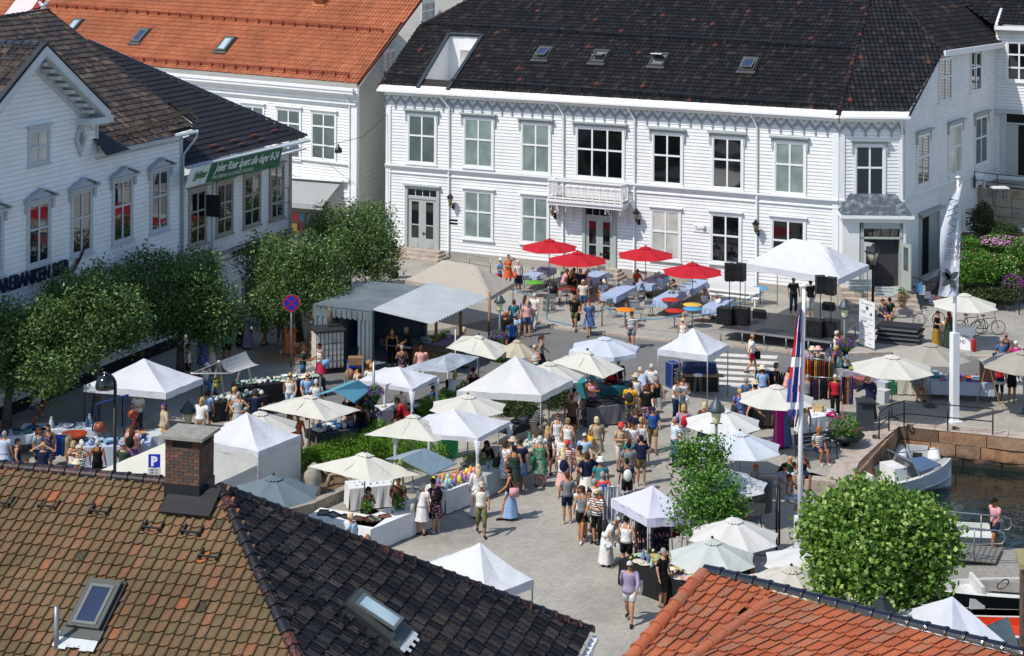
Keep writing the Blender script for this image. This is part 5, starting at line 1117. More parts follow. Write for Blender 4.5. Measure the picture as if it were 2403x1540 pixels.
for p in (g0, g0+cu*(cw_-.16), g0+cvv*(cl_-.16), g0+cu*(cw_-.16)+cvv*(cl_-.16)): m.obox(p-cu*.01-cvv*.02, cu*.18, cvv*.18, UP*2.63)
obj('corner_post', m, mat('5f696f', .6), kit)
t = thing('market_stall', G(1010, 760), 'food stall with shiny corrugated metal roof on rough wooden posts', 'stall')
P_ = [G(*q(6, 1095, 1372), 2.6), G(*q(6, 1655, 1508), 2.35), G(*q(6, 2200, 1252), 2.35), G(*q(6, 1640, 1120), 2.75)]; m = MB(); n_ = 22; vs = []
for i in range(n_*2+1):
 f = i/(n_*2); a = P_[0]*(1-f)+P_[3]*f; b = P_[1]*(1-f)+P_[2]*f; z = UP*(.07 if i % 2 else -.0); vs += [a+z, b+z]
m.add(vs, [(2*i, 2*i+1, 2*i+3, 2*i+2) for i in range(n_*2)]); obj('metal_roof', m, mat('a6aaac', .4, .2, .12, 1.2, .1), t)
for X, Y in ((1690, 1500), (1920, 1400), (2190, 1260)): m = MB(); a = Q(6, X, Y+320 if X < 2100 else Y+430); m.tube([a, a+UP*2.35], .07, 7); obj('post', m, rough_mat('raw_pole', ['8a6a48', 'a08058'], 6), t)
m = MB(); m.obox(G(*q(10, 1160, 160), .9), cu*1.5, cvv*.7, UP*.04); m.obox(G(*q(10, 1160, 160), .6), cu*1.5, cvv*.65, UP*.3); obj('steel_cooker', m, mat('8a8c8c', .35, .7), t)
m = MB(); c_ = G(*q(10, 1420, 190), .85); m.obox(c_, cu*2.4, cvv*.8, UP*.05); m.obox(c_-UP*.75+cvv*.1, cu*2.3, cvv*.05, UP*.7); obj('counter', m, mat('5a4636', .7), t)
# ---------------------------------------------------------------- lettering
def text(name, s, o, ux, uy, h, m_, par=None, w=None, ext=.0, mirror=False, spacing=1.0, shear=0, bold=0):
 cu = D.curves.new('c', 'FONT'); cu.body = s; cu.size = h*1.38; cu.extrude = 0; cu.space_character = spacing; cu.shear = shear; cu.offset = bold; cu.resolution_u = 2
 to = D.objects.new('c', cu); COL.objects.link(to); bpy.context.view_layer.update(); me = D.meshes.new_from_object(to); D.objects.remove(to); D.curves.remove(cu)
 mb = MB(); ux = ux.normalized(); uy = uy.normalized(); n = ux.cross(uy).normalized(); xs = [v.co.x for v in me.vertices] or [0]; x0, x1 = min(xs), max(xs); k = (w/(x1-x0)) if w else 1
 vs = [o+ux*((x1-v.co.x if mirror else v.co.x-x0)*k)+uy*v.co.y+n*(ext) for v in me.vertices]; mb.add(vs, [tuple(p.vertices) for p in me.polygons]); D.meshes.remove(me)
 if ext: 
  back = [v-n*ext for v in vs]; mb.add(back, [f[::-1] for f in mb.f[:]])
  ed = {}
  for f in mb.f[:len(mb.f)//2]:
   for a, b in zip(f, f[1:]+f[:1]): ed[(a, b)] = 1
  nb = len(vs)
  for (a, b) in ed:
   if (b, a) not in ed: mb.f.append([b, a, a+nb, b+nb]); mb.m.append(0); mb.c.append(None); mb.sm.append(False)
 o_ = obj(name, mb, m_, par, smooth=False); return o_
a = WL.px(-34, 697); b = WL.px(158, 640); 
t_ = text('sign_letters', 'SPAREBANKEN SØR', WL.P(a[0], a[1]-.0, .08), WL.u, UP, .56, mat('101c3c', .5), None, w=b[0]-a[0]+0, ext=.06, bold=.02)
tag(t_, 'dark navy bank name letters along the shaded wall above the trees', 'sign')
m = MB()
for k in range(5): p = WL.P(b[0]+.1+k*.13, b[1]+.05+k*.12, .1); m.obox(p-UP*.1, WL.u*.3+UP*.42, WL.u*.07-UP*.05, WL.n*.05)
tag(obj('bank_emblem', m, mat('4a3038', .5)), 'dark feathered emblem after the bank name', 'sign')
a = WL.px(540, 604); text_v = text('sign_letters', 'VINMONOPOLET', WL.P(a[0], a[1], .1), WL.u, UP, .5, mat('3a322e', .5), None, w=5.2, ext=.06); tag(text_v, 'dark brown shop letters half hidden behind the round tree', 'sign')
m = MB(); a = WL.px(478, 612); m.tube([WL.P(a[0]+.38*math.cos(2*pi*k/20), a[1]+.42*math.sin(2*pi*k/20), .12) for k in range(17)], .045, 5); tag(obj('round_emblem', m, mat('7a1420', .5)), 'open dark red ring emblem above the treetops', 'sign')
# green banner under the eave
A, B, C_, D_ = [hit(*p, WL.A+WL.n*.85, WL.n) for p in (q(5, 1790, 45), (664, 345), (652, 392), q(5, 1735, 225))]
bn = thing('banner', D_, 'green and white cloth banner hung under the shop eave', 'banner'); m = MB()
for j in range(3):
 for i in range(24):
  f = lambda i, j: (A*(1-i/24)+B*(i/24))*(1-j/3)+(D_*(1-i/24)+C_*(i/24))*(j/3)+WL.n*(.05*math.sin(i*1.1)*(j/3))
  m.quad(f(i, j+1), f(i+1, j+1), f(i+1, j), f(i, j), 1 if i < 5 else 0)
obj('cloth', m, [mat('2c6040', .7), mat('cfd2cc', .7)], bn); ux = (C_-D_); uy = (A-D_)
F2 = lambda u, v: D_+(C_-D_)*u+(A-D_)*v*(1-u)+(B-C_)*v*u+WL.n*.09
text('lettering', 'Joker Risør åpent alle dager 8-24', F2(.25, .52), ux, uy, .42, mat('e0e0d8', .6), bn, w=ux.length*.7, shear=.2, bold=.01); text('lettering', 'SPAR, ISBJØRN, KALD DRIKKE, PAKKESPILL', F2(.24, .16), ux, uy, .17, mat('d0d4cc', .6), bn, w=ux.length*.45)
text('lettering', 'Joker', F2(.05, .4), ux, uy, .34, mat('2a6a30', .6), bn, w=ux.length*.13, bold=.03)
sg = WA.px(1629, 535); m = MB(); bar(m, WA, sg[0], sg[0]+.72, sg[1]-.18, sg[1]+.18, .03, .06); o_ = tag(obj('street_sign', m, M_white), 'small white street name plate on the facade beside the window', 'sign')
text('lettering', 'Torvet', WA.P(sg[0]+.08, sg[1]-.1, .07), WA.u, UP, .2, M_blk, o_, w=.55)
sg = WA.px(1652, 537); m = MB(); bar(m, WA, sg[0], sg[0]+.3, sg[1]-.18, sg[1]+.18, .03, .06); o_ = tag(obj('house_number', m, M_white), 'white house number plate right of the street name plate', 'sign'); text('lettering', '1', WA.P(sg[0]+.1, sg[1]-.1, .07), WA.u, UP, .2, M_blk, o_)
sg = WO.px(801, 463); m = MB(); bar(m, WO, sg[0], sg[0]+.95, sg[1]-.16, sg[1]+.14, .03, .06); o_ = tag(obj('street_sign', m, M_white), 'white street name plate at the corner below the awning', 'sign'); text('lettering', 'Havnegata', WO.P(sg[0]+.06, sg[1]-.1, .07), WO.u, UP, .19, M_blk, o_, w=.8)
def disc(m, c, n, r, th, mi=0, k=24):
 n = n.normalized(); a = n.cross(UP).normalized(); b = a.cross(n); v = [c+a*math.cos(2*pi*i/k)*r+b*math.sin(2*pi*i/k)*r for i in range(k)]; m.add(v+[p-n*th for p in v], [tuple(range(k)), tuple(range(k, 2*k))[::-1]]+[(i, k+i, k+(i+1) % k, (i+1) % k) for i in range(k)], mi)
M_sred = mat('b01420', .35, var=.05); M_sblu = mat('1c2fa8', .35, var=.05)
def nostop(label, base, h, r, n, cross=True, pm=M_galv):
 t = thing('road_sign', base, label, 'sign'); m = MB(); m.tube([base, base+UP*(h)], .035, 8); obj('post', m, pm, t); c = base+UP*h+n*.05; m = MB(); disc(m, c, n, r*1.06, .02); obj('plate', m, M_galv, t); m = MB(); disc(m, c+n*.006, n, r, .004)
 obj('red_ring', m, M_sred, t); m = MB(); disc(m, c+n*.012, n, r*.8, .004); obj('blue_field', m, M_sblu, t); m = MB(); a = n.cross(UP).normalized()
 for s in ((1, -1) if cross else (1,)): d = (a*s+UP).normalized(); e = n.cross(d); m.obox(c-d*r*.8-e*r*.07+n*(.016+.002*s), d*r*1.6, e*r*.14, n*.003)
 obj('red_cross', m, M_sred, t); return t
nB = V3((.1, -1, 0)).normalized(); gs = G(683, 862); nostop('round blue sign with red cross on a galvanised post by the orange box', gs, 20-(940*gs.y/F), .36, nB)
gs = G(1063, 607); nostop('round blue no parking sign beside the white downpipe', gs, 3.0, .3, (WA.n+WA.u*-.9).normalized(), False, M_blk)
m = MB(); p = gs+UP*1.9; m.obox(p-WA.u*.25+WA.n*.1, WA.u*.62, WA.n*.08, UP*.42); tag(obj('covered_sign', m, mat('16171a', .3, var=.5, sc=12, bmp=.8)), 'sign wrapped in black plastic under the no parking sign', 'sign')
# parking sign near chimney
c = CO+ray(362, 1082)*50; ps = thing('road_sign', V3((c.x, c.y, 0)), 'blue parking sign with white P and a times plate, left of the brick chimney', 'sign'); m = MB(); m.tube([V3((c.x, c.y+.06, 0)), V3((c.x, c.y+.06, c.z+.15))], .035, 8); obj('post', m, M_galv, ps)
X_ = V3((1, 0, 0)); m = MB(); m.obox(c-X_*.17-UP*.19, X_*.34, V3((0, .02, 0)), UP*.38); obj('plate', m, M_sblu, ps); text('lettering', 'P', c-X_*.09-UP*.125-V3((0, .006, 0)), X_, UP, .26, M_white, ps, w=.19, bold=.02)
m = MB(); m.obox(c-X_*.18-UP*.5, X_*.36, V3((0, .02, 0)), UP*.29); obj('times_plate', m, mat('c4c4c0', .5), ps)
for i, s in enumerate(('08-16', '(08-13)', 'Mot avgift')): text('lettering', s, c-X_*.12-UP*(.28+.08*i)-V3((0, .006, 0)), X_, UP, .055, M_blk, ps, w=.22)
# ---------------------------------------------------------------- lamps
def lantern(label, base, h, s=1.0, glass='d8d2a8', metal='5c666a', arm=None, group=None):
 t = thing('street_lamp', base, label, 'street lamp', group); m = MB(); m.lathe([(.1*s, 0), (.1*s, .5), (.06*s, .6), (.05*s, h)], base, 10); obj('post', m, mat(metal, .5, .3), t); c = base+UP*h
 m = MB(); m.lathe([(.1*s, 0), (.12*s, .04), (.19*s, .42*s), (.17*s, .44*s)], c, 12); obj('lamp_glass', m, mat(glass, .3, var=.05), t)
 m = MB(); m.lathe([(.3*s, .43*s), (.31*s, .5*s), (.2*s, .62*s), (.17*s, .72*s), (.06*s, .8*s), (.05*s, .86*s), (0, .92*s)], c, 12); m.tube([c-X_*.2*s, c+X_*.2*s], .02, 5); obj('lamp_hood', m, mat('4f585c', .45, .4, .4, 12), t); return t
for label, k, X, Y, gx, gy, s in (('lamp with cream glass by the corrugated roof corner', 6, 2285, 1225, None, 846, .85), ('lamp with cream glass beside the stage speakers', 8, 715, 1255, None, 880, .9), ('lamp with cream glass rising through the young tree', 11, 1910, 655, None, 1290, .9), ('lamp with cream glass between pottery stall and chimney', 9, 1765, 705, None, 1020, 1.0)):
 x, y = q(k, X, Y); b = G(x, gy); lantern(label, b, 20-(y+226)*b.y/F-.85*s, s, group='green grey lanterns on the square')
b = G(2048, 750); bl = thing('street_lamp', b, 'old black four sided lantern on iron post carrying direction arms', 'street lamp'); hh = 20-(q(8, 1000, 740)[1]+226)*b.y/F
m = MB(); m.lathe([(.13, 0), (.13, .4), (.07, .5), (.06, hh-1.0), (.09, hh-.98), (.04, hh-.9)], b, 10); obj('post', m, M_iron, bl); c = b+UP*(hh-.95); m = MB(); m.lathe([(.13, 0), (.36, .62)], c, 4); obj('lamp_glass', m, glass_mat('8a8878', .15, .6), bl); m = MB(); m.lathe([(.42, .6), (.42, .64), (.15, .9), (.06, .93), (.05, 1.0), (0, 1.03)], c, 4, sm=False)
for k in range(4): a = k*pi/2; m.tube([c+V3((.13*math.cos(a), .13*math.sin(a), 0)), c+V3((.37*math.cos(a), .37*math.sin(a), .62))], .015, 4)
obj('lamp_hood', m, M_iron, bl)
for i, (s, y, sd) in enumerate((('Båtparkering', 1075, -1), ('Risør kirke', 1102, -1), ('Det Lille Hotell', 1132, -1), ('Galleri Restaurant', 1158, -1), ('Risørflekken Urheia', 1142, 1), ('Fiskemarked/Restaurant', 1172, 1), ('Toalett', 1200, 1))):
 z = 20-(q(8, 0, y)[1]+226)*b.y/F; ux = (V3((1, -.1, 0)) if sd > 0 else V3((1, .05, 0))).normalized(); L = 1.0 if s != 'Toalett' else .8; o0 = b+UP*(z-.06)+ux*(.1 if sd > 0 else -.1-L)-V3((0, .08, 0)); m = MB()
 pts = [o0, o0+ux*L, o0+ux*(L+(.14 if sd > 0 else 0))+UP*.065*(sd > 0), o0+ux*L+UP*.13, o0+UP*.13]+([o0-ux*.14+UP*.065] if sd < 0 else []); pts = pts if sd > 0 else [o0, o0+ux*L, o0+ux*L+UP*.13, o0+UP*.13, o0-ux*.14+UP*.065]
 m.slab(pts, V3((0, .02, 0))); pl_ = obj('direction_arm', m, mat('c2cbc8', .5), bl); pl_['label'] = 'direction arm reading '+s.replace('/', ' ')
 text('lettering', s, o0+ux*.12+UP*.035-V3((0, .006, 0)), ux, UP, .06, M_blk, pl_, w=min(L-.25, .05*len(s)))
def wall_lantern(W, x, y, label, s=1.0):
 u, z = W.px(x, y); t = thing('wall_lamp', W.P(u, z-.4, 0), label, 'wall lamp', 'black wall lanterns on the white building'); c = W.P(u, z, .42); m = MB(); m.tube([W.P(u, z-.35, .03), W.P(u, z-.42, .2), c-UP*.25], .025, 5); m.obox(W.P(u-.07, z-.5, .03), W.u*.14, W.n*.05, UP*.3); obj('bracket', m, M_iron, t)
 m = MB(); m.lathe([(.08, -.2), (.17, .18)], c, 6); obj('lamp_glass', m, glass_mat('6a6440', .2, .6), t); m = MB(); m.lathe([(.05, -.26), (.09, -.2)], c, 6); m.lathe([(.2, .17), (.2, .2), (.06, .36), (.02, .42), (0, .46)], c, 6, sm=False); obj('lamp_hood', m, M_iron, t)
for W, (x, y), l in ((WA, q(7, 408, 425), 'black lantern left of the balcony'), (WA, q(7, 1195, 482), 'black lantern right of the balcony'), (WA, q(7, 2312, 585), 'black lantern beside the right hand downpipe'), (WA, q(6, 1855, 335), 'black lantern tipped over the no parking sign'), (WC, q(8, 845, 660), 'black lantern left of the corner entrance'), (WC, q(8, 1222, 640), 'black lantern right of the corner entrance')): wall_lantern(W, x, y, l)
c = CO+ray(*q(9, 965, 560))*52; pb = V3(((272-PX)/F*52, 52.3, 0)); t = thing('street_lamp', pb, 'tall black arc lamp with a glossy half globe shade at the left', 'street lamp'); m = MB(); zt = c.z+.35; arc = [pb+UP*1.0, pb+UP*(zt-.35)]
for k in range(7): a = pi/2*k/6; arc.append(V3((pb.x-.4*(1-math.cos(a)), pb.y, zt-.35+.35*math.sin(a))))
m.tube([pb, pb+UP*1.0], .075, 10); m.tube(arc, .05, 10); obj('post', m, M_blk, t); m = MB(); m.lathe([(.285, -.12), (.29, 0), (.26, .14), (.17, .25), (.06, .3), (.05, .36), (0, .38)], V3((c.x, pb.y, c.z)), 22); m.lathe([(.27, -.1), (.0, -.06)], V3((c.x, pb.y, c.z)), 16); obj('lamp_shade', m, T_shiny if 0 else mat('0c1218', .12, var=.05, spec=.8), t); m = MB(); m.ell(V3((c.x, pb.y-.05, c.z+.36)), (.045, .045, .045)); obj('cap', m, M_galv, t)
# hanging wire lamp between houses
p0 = WA.P(.1, WA.px(905, 268)[1], .1); pm_ = CO+ray(794, 350)*98; m = MB(); m.tube([p0, (p0+pm_)/2-UP*.3, pm_+UP*.35, WO.P(WO.px(735, 352)[0], WO.px(735, 352)[1], .1)], .015, 4); t = thing('street_lamp', V3((pm_.x, pm_.y, pm_.z)), 'dark half globe lamp hanging from a wire between two houses', 'street lamp'); obj('wire', m, M_blk, t); m = MB(); m.lathe([(.22, -.2), (.22, -.1), (.18, .05), (.06, .15), (.04, .28), (0, .3)], pm_, 16); obj('lamp_shade', m, mat('20262c', .3), t)
# ---------------------------------------------------------------- flagpoles, flag, feather banner
fb = G(2239, 990); ht_ = 20-(412+226)*(fb.y)/F; t = thing('flagpole', fb, 'tall white flagpole with square foot on the quay paving', 'flagpole'); m = MB(); m.tube([fb+UP*.2, fb+V3((.0, 0, ht_*.5)), fb+V3((.1, 0, ht_))], [.085, .075, .05], 12); m.lathe([(.1, 0), (.1, .06), (0, .1)], fb+V3((.1, 0, ht_)), 12); obj('pole', m, M_white, t)
m = MB(); m.box(fb.x, fb.y, 0, .5, .5, .06, .3); m.box(fb.x, fb.y, .06, .28, .28, 3.4, .3); obj('pole_foot', m, M_white, t)
m = MB(); rows = 30; outl = [(1812, 160, 1822), (1745, 260, 1820), (1700, 380, 1815), (1665, 480, 1812), (1620, 620, 1808), (1612, 760, 1805), (1612, 900, 1800), (1622, 1000, 1795), (1612, 1120, 1790), (1593, 1240, 1785)]
def flagpt(i, f, w=0):
 r = i*(len(outl)-1); k = min(int(r), len(outl)-2); g = r-k; l = outl[k][0]*(1-g)+outl[k+1][0]*g; y = outl[k][1]*(1-g)+outl[k+1][1]*g; rr_ = outl[k][2]*(1-g)+outl[k+1][2]*g
 p = ray(*q(8, l*(1-f)+rr_*f, y+8*math.sin(f*3))); return CO+p*(fb.y-.1+w*.12*math.sin(f*5+i*7))
vs = [flagpt(i/rows, f/8, 1) for i in range(rows+1) for f in range(9)]; m.add(vs, [(i*9+f, i*9+f+1, (i+1)*9+f+1, (i+1)*9+f) for i in range(rows) for f in range(8)], 0, None, True)
bnr = tag(obj('feather_banner', m, canvas('c9ccd6')), 'narrow white banner with grey flower emblem and mirrored words hanging from the flagpole', 'banner'); ux = V3((1, 0, 0)); fy = fb.y-.3
for s, y in (('KUNST-', 745), ('HÅND-', 790), ('VERK-', 850), ('MARKED', 905)): p = CO+ray(*q(8, 1660 if s != 'MARKED' else 1648, y))*fy; text('lettering', s, p, ux, UP, .42*.5, mat('5c6068', .7), bnr, w=.72 if s != 'MARKED' else .82, mirror=True)
m = MB(); pts = [(1700, 330), (1780, 345), (1700, 385), (1785, 400), (1690, 440), (1775, 455), (1680, 495), (1770, 520), (1690, 560), (1760, 590), (1740, 625), (1690, 665)]; m.tube([CO+ray(*q(8, *p))*fy for p in pts], .03, 4); obj('scribble_mark', m, mat('4a5058', .7), bnr)
m = MB(); cx_, cy_ = q(8, 1712, 1080)
for ang in (35, 120, 150, 215, 300):
 a = math.radians(ang); L = 24; pp = []
 for k in range(9): f = k/8; w = 7.5*math.sin(pi*f**.8); pp.append((cx_+math.cos(a)*L*f-math.sin(a)*w, cy_-math.sin(a)*L*f*1.25-math.cos(a)*w))
 for k in range(8, 0, -1): f = k/8; w = 7.5*math.sin(pi*f**.8); pp.append((cx_+math.cos(a)*L*f+math.sin(a)*w, cy_-math.sin(a)*L*f*1.25+math.cos(a)*w))
 m.poly([CO+ray(*p)*fy for p in pp])
obj('flower_emblem', m, mat('454c50', .7), bnr)
f2 = G(1877, 1345); h2 = 20-(668+226)*f2.y/F; t = thing('flagpole', f2, 'white flagpole in the foreground carrying the limp tricolour cross flag', 'flagpole'); m = MB(); m.tube([f2, f2+UP*h2*.5, f2+UP*h2+V3((.08, 0, 0))], [.085, .07, .05], 12); m.lathe([(.1, 0), (.11, .05), (0, .1)], f2+UP*h2+V3((.08, 0, 0)), 12); obj('pole', m, M_white, t); m = MB(); m.box(f2.x, f2.y, 0, .3, .26, 1.7, .2); obj('pole_foot', m, M_white, t)
fl_o = [(1878, 722, 1881), (1868, 760, 1881), (1861, 810, 1880), (1855, 860, 1879), (1849, 905, 1878), (1846, 940, 1876), (1850, 975, 1868), (1856, 985, 1862)]
def fp(i, f):
 r = i*(len(fl_o)-1); k = min(int(r), len(fl_o)-2); g = r-k; l, y, rr_ = [fl_o[k][j]*(1-g)+fl_o[k+1][j]*g for j in range(3)]; return CO+ray(l*(1-f)+rr_*f, y)*(f2.y-.1+.07*math.sin(f*9+i*3))
m = MB(); NR_, NF = 60, 16; vs = [fp(i/NR_, f/NF) for i in range(NR_+1) for f in range(NF+1)]
def fcol(i, f):
 s = (i*1.9+f*.55) % 1.55
 d = abs(s-.75); return 1 if d < .09 else 2 if d < .17 else (1 if abs(f-.55+.1*math.sin(i*6)) < .07 else 2 if abs(f-.55+.1*math.sin(i*6)) < .15 else 0)
def fcol(i, f):       # blue upright limb edged white, red fields, as the cloth folds down the pole
 c_ = .45+.35*i+.1*math.sin(i*7); d = f-c_; 
 if i > .35 and .0 < (i-.35)*6 % 2.2 < .5: return 2
 return 1 if abs(d) < .2 or f < .25 and i > .5 else 2 if abs(d) < .3 else 0
m.add(vs, []); 
for i in range(NR_):
 for f in range(NF): m.f.append([i*(NF+1)+f, i*(NF+1)+f+1, (i+1)*(NF+1)+f+1, (i+1)*(NF+1)+f]); m.m.append(fcol(i/NR_, f/NF)); m.c.append(None); m.sm.append(True)
tag(obj('flag', m, [mat('b31b2c', .7), mat('1d3f94', .7), mat('d8d8dc', .7)]), 'red, blue and white cross flag hanging limp from the foreground pole', 'flag')
# ---------------------------------------------------------------- stage, loudspeakers
sL, sR = G(*q(11, 1945, 0), .6), G(*q(12, 600, 130), .6); sd_ = (sR-sL); sL_ = sd_.length; su = sd_.normalized(); sv = V3((-su.y, su.x, 0))
t = thing('stage', V3((sL.x, sL.y, 0))+su*sL_/2, 'low dark stage platform with aluminium edge and legs', 'stage'); m = MB(); m.obox(sL+su*.03+sv*.03, su*(sL_-.06), sv*3.9, UP*.01)
m.obox(sL-UP*.09+su*.03+sv*.03, su*(sL_-.06), sv*3.94, UP*.085); obj('deck', m, rough_mat('stage_deck', ['2c2d30', '38393c'], 2, .5, .2), t); m = MB()
for o0, d in ((sL-UP*.1, su*sL_), (sL-UP*.1, sv*4)): m.obox(o0, d, (sv if d.dot(su) > 1 else su)*.03, UP*.1)
m.obox(sR-UP*.1-su*.03, sv*4, su*.03, UP*.1); obj('edge_frame', m, mat('9a9c9e', .4, .6), t)
for i in range(6):
 for j in (0.05, 2, 3.9): m = MB(); p = sL+su*(.06+(sL_-.12)*i/5)+sv*j; m.tube([V3((p.x, p.y, 0)), p-UP*.1], .03, 6); obj('leg', m, mat('9a9c9e', .4, .6), t)
M_spk = mat('0d0e10', .5, var=.2); M_cone = mat('1c1d20', .4, var=.2)
def speaker(p, rot, w, dp, h, label, cones=1, horn=False):
 t = thing('loudspeaker', p, label, 'loudspeaker'); ux = V3((math.cos(rot), math.sin(rot), 0)); uy = V3((-ux.y, ux.x, 0)); m = MB(); m.obox(p-ux*w/2-uy*dp/2, ux*w, uy*dp, UP*h); obj('cabinet', m, M_spk, t); m = MB()
 disc(m, p-uy*(dp/2+.004)+UP*h*.42, -uy, min(w, h)*.36, .01); obj('cone', m, M_cone, t); m = MB(); disc(m, p-uy*(dp/2+.012)+UP*h*.42, -uy, min(w, h)*.14, .01)
 if horn: m.obox(p-uy*(dp/2+.02)-ux*w*.25+UP*h*.78, ux*w*.5, uy*.02, UP*h*.13)
 obj('dust_cap', m, M_blk, t); return t
sr = math.atan2(su.y, su.x)
for X, l in ((2008, 'left one of the two bass cabinets at the left front of the stage'), (2150, 'right one of the two bass cabinets at the left front of the stage')): speaker(G(*q(7, X, 1500), .62), sr, .72, .6, .75, l)
for X, l in ((450, 'left bass cabinet of the pair beside the cream lamp'), (590, 'right bass cabinet of the pair beside the cream lamp')): speaker(G(*q(12, X, 75), .62), sr, .72, .6, .72, l)
for k, X, Y, bx, by, l in ((7, 2042, 1085, 2040, 1480, 'top loudspeaker on the left speaker pole, turned left'), (7, 2132, 1085, 2140, 1490, 'top loudspeaker next to it on the left poles, facing the square'), (8, 505, 1195, 490, 1480, 'raised loudspeaker at the right front of the tent, turned left'), (8, 580, 1210, 590, 1490, 'raised loudspeaker at the right front of the tent, facing the square')):
 b = G(*q(k, bx, by), 1.3); z = 20-(q(k, X, Y)[1]+226)*b.y/F; p = V3((b.x, b.y, z)); speaker(p, sr+(.5 if 'left' in l[-12:] else -.1), .42, .4, .78, l, horn=True); m = MB(); m.tube([b, p], .02, 6); tag(obj('speaker_pole', m, M_blk), 'thin black pole under the '+l.replace('loudspeaker', 'speaker').replace(' at the right front of the tent', '').replace(' next to it on the left poles', ''), 'stand')
for k, X, Y, l in ((7, 2310, 1450, 'wedge monitor at the left edge of the stage'), (8, 560, 1380, 'monitor wedge behind the right bass cabinets')):
 p = G(*q(k, X, Y), .62); m = MB(); m.slab([p-su*.28, p-su*.28+sv*.4, p-su*.28+sv*.4+UP*.2, p-su*.28+sv*.25+UP*.38, p-su*.28+UP*.3], su*.56); tag(obj('stage_monitor', m, M_spk), l, 'loudspeaker')
def rackbox(k, X, Y, h0, w, d, h, c, l, name='flight_case', cat='case', rot=None):
 p = G(*q(k, X, Y), h0); rot = sr if rot is None else rot; t = thing(name, p, l, cat); ux = V3((math.cos(rot), math.sin(rot), 0)); uy = V3((-ux.y, ux.x, 0)); m = MB(); m.obox(p-ux*w/2-uy*d/2, ux*w, uy*d, UP*h); obj('body', m, mat(c, .5, var=.1), t); m = MB()
 for sx in (-1, 1):
  for sy in (-1, 1): m.tube([p+ux*sx*w/2+uy*sy*d/2, p+ux*sx*w/2+uy*sy*d/2+UP*h], .02, 4)
 for z in (0, h):
  for s_ in (-1, 1): m.tube([p-ux*w/2+uy*s_*d/2+UP*z, p+ux*w/2+uy*s_*d/2+UP*z], .02, 4); m.tube([p+ux*s_*w/2-uy*d/2+UP*z, p+ux*s_*w/2+uy*d/2+UP*z], .02, 4)
 obj('edging', m, mat('9aa0a4', .4, .6), t); return t, p, ux, uy
t, p, ux, uy = rackbox(11, 1512, 560, 0, .42, .5, 1.05, '16306e', 'upright dark blue flight case lettered in white, left of the mixing desk', rot=.5); text('lettering', 'MIDAS', p-ux*(-.07)-uy*.265+UP*.12, UP, -ux, .2, M_white, t, w=.75)
t, p, ux, uy = rackbox(11, 1760, 580, 0, 1.5, .8, .75, '141518', 'black mixing desk case under the small white tent', 'mixing_desk', 'mixing desk', rot=-.05); m = MB(); m.slab([p-ux*.72-uy*.45+UP*.78, p-ux*.72+uy*.3+UP*.78, p-ux*.66+uy*.3+UP*1.08, p-ux*.66-uy*.3+UP*.98], ux*1.35)
o_ = obj('dust_cover', m, mat('18264e', .8, var=.25, sc=5), t); text('lettering', 'MIDAS', p-ux*.2-uy*.2+UP*1.09, ux, uy+UP*.2, .1, mat('8a6a50', .6), t, w=.5); text('lettering', 'PRO', p-ux*.2-uy*.32+UP*1.07, ux, uy+UP*.2, .09, mat('8a6a50', .6), t, w=.4)
m = MB(); m.obox(p-ux*.8-uy*.75+UP*.72, ux*1.75, uy*.4, UP*.04); obj('shelf', m, mat('8a6a48', .6), t)
st = thing('bar_stool', Q(11, 1745, 625), 'white topped bar stool in front of the mixing desk', 'stool'); b = Q(11, 1745, 625); m = MB(); m.lathe([(.19, .76), (.2, .8), (.17, .82), (0, .82)], b, 16); obj('seat', m, M_white, st)
for k in range(4): a = k*pi/2+.4; m = MB(); m.tube([b+V3((.22*math.cos(a), .22*math.sin(a), 0)), b+V3((.12*math.cos(a), .12*math.sin(a), .78))], .012, 5); obj('leg', m, M_galv, st)
# roll-up sponsor banner
p = G(*q(12, 930, 205)); ux = V3((.98, -.2, 0)).normalized(); p0 = G(*q(12, 855, 165)); p1 = G(*q(12, 1000, 212)); ux = (p1-p0).normalized(); hh = 20-(q(8, 900, 1243)[1]+226)*p0.y/F; w_ = (p1-p0).length
t = thing('rollup_banner', (p0+p1)/2, 'tall white roll up banner listing sponsors beside the stacked stage boards', 'banner'); m = MB(); m.obox(p0, ux*w_, V3((0, .02, 0)), UP*hh); obj('panel', m, M_white, t); m = MB(); m.obox(p0-ux*.03-V3((0, .08, 0)), ux*(w_+.06), V3((0, .2, 0)), UP*.08); obj('base', m, M_galv, t)
gk = mat('4a4c50', .7); off = V3((0, -.008, 0)); n_ = ux.cross(UP)
text('lettering', 'Våre sponsorer', p0+ux*w_*.12+UP*(hh-.2)+off, ux, UP, .09, gk, t, w=w_*.72)
for i, (s, fx, fw, sz) in enumerate((('NK', .15, .28, .16), ('SPAREBANKEN SØR', .12, .75, .06), ('brygga', .1, .4, .11), ('Kiwanis', .55, .35, .06), ('herregården', .1, .5, .07), ('KPMG', .1, .25, .07), ('GEOCO', .5, .3, .06), ('Risør kommune', .1, .5, .05), ('NORDEA', .6, .28, .05), ('Skagerak', .15, .3, .06), ('Multi', .55, .25, .06), ('Ibsen', .2, .2, .06))):
 text('lettering', s, p0+ux*w_*fx+UP*(hh-.72-i*.125 if i else hh-.62)+off, ux, UP, sz, gk, t, w=w_*fw)
m = MB(); m.slab([p0+off*1.5+ux*w_*a+UP*(hh-b) for a, b in ((.42, .26), (.58, .26), (.58, .38), (.5, .46), (.42, .38))], off*.3); disc(m, p0+ux*w_*.75+UP*(hh-.58)+off*2, n_, .07, .004); obj('crest', m, gk, t)
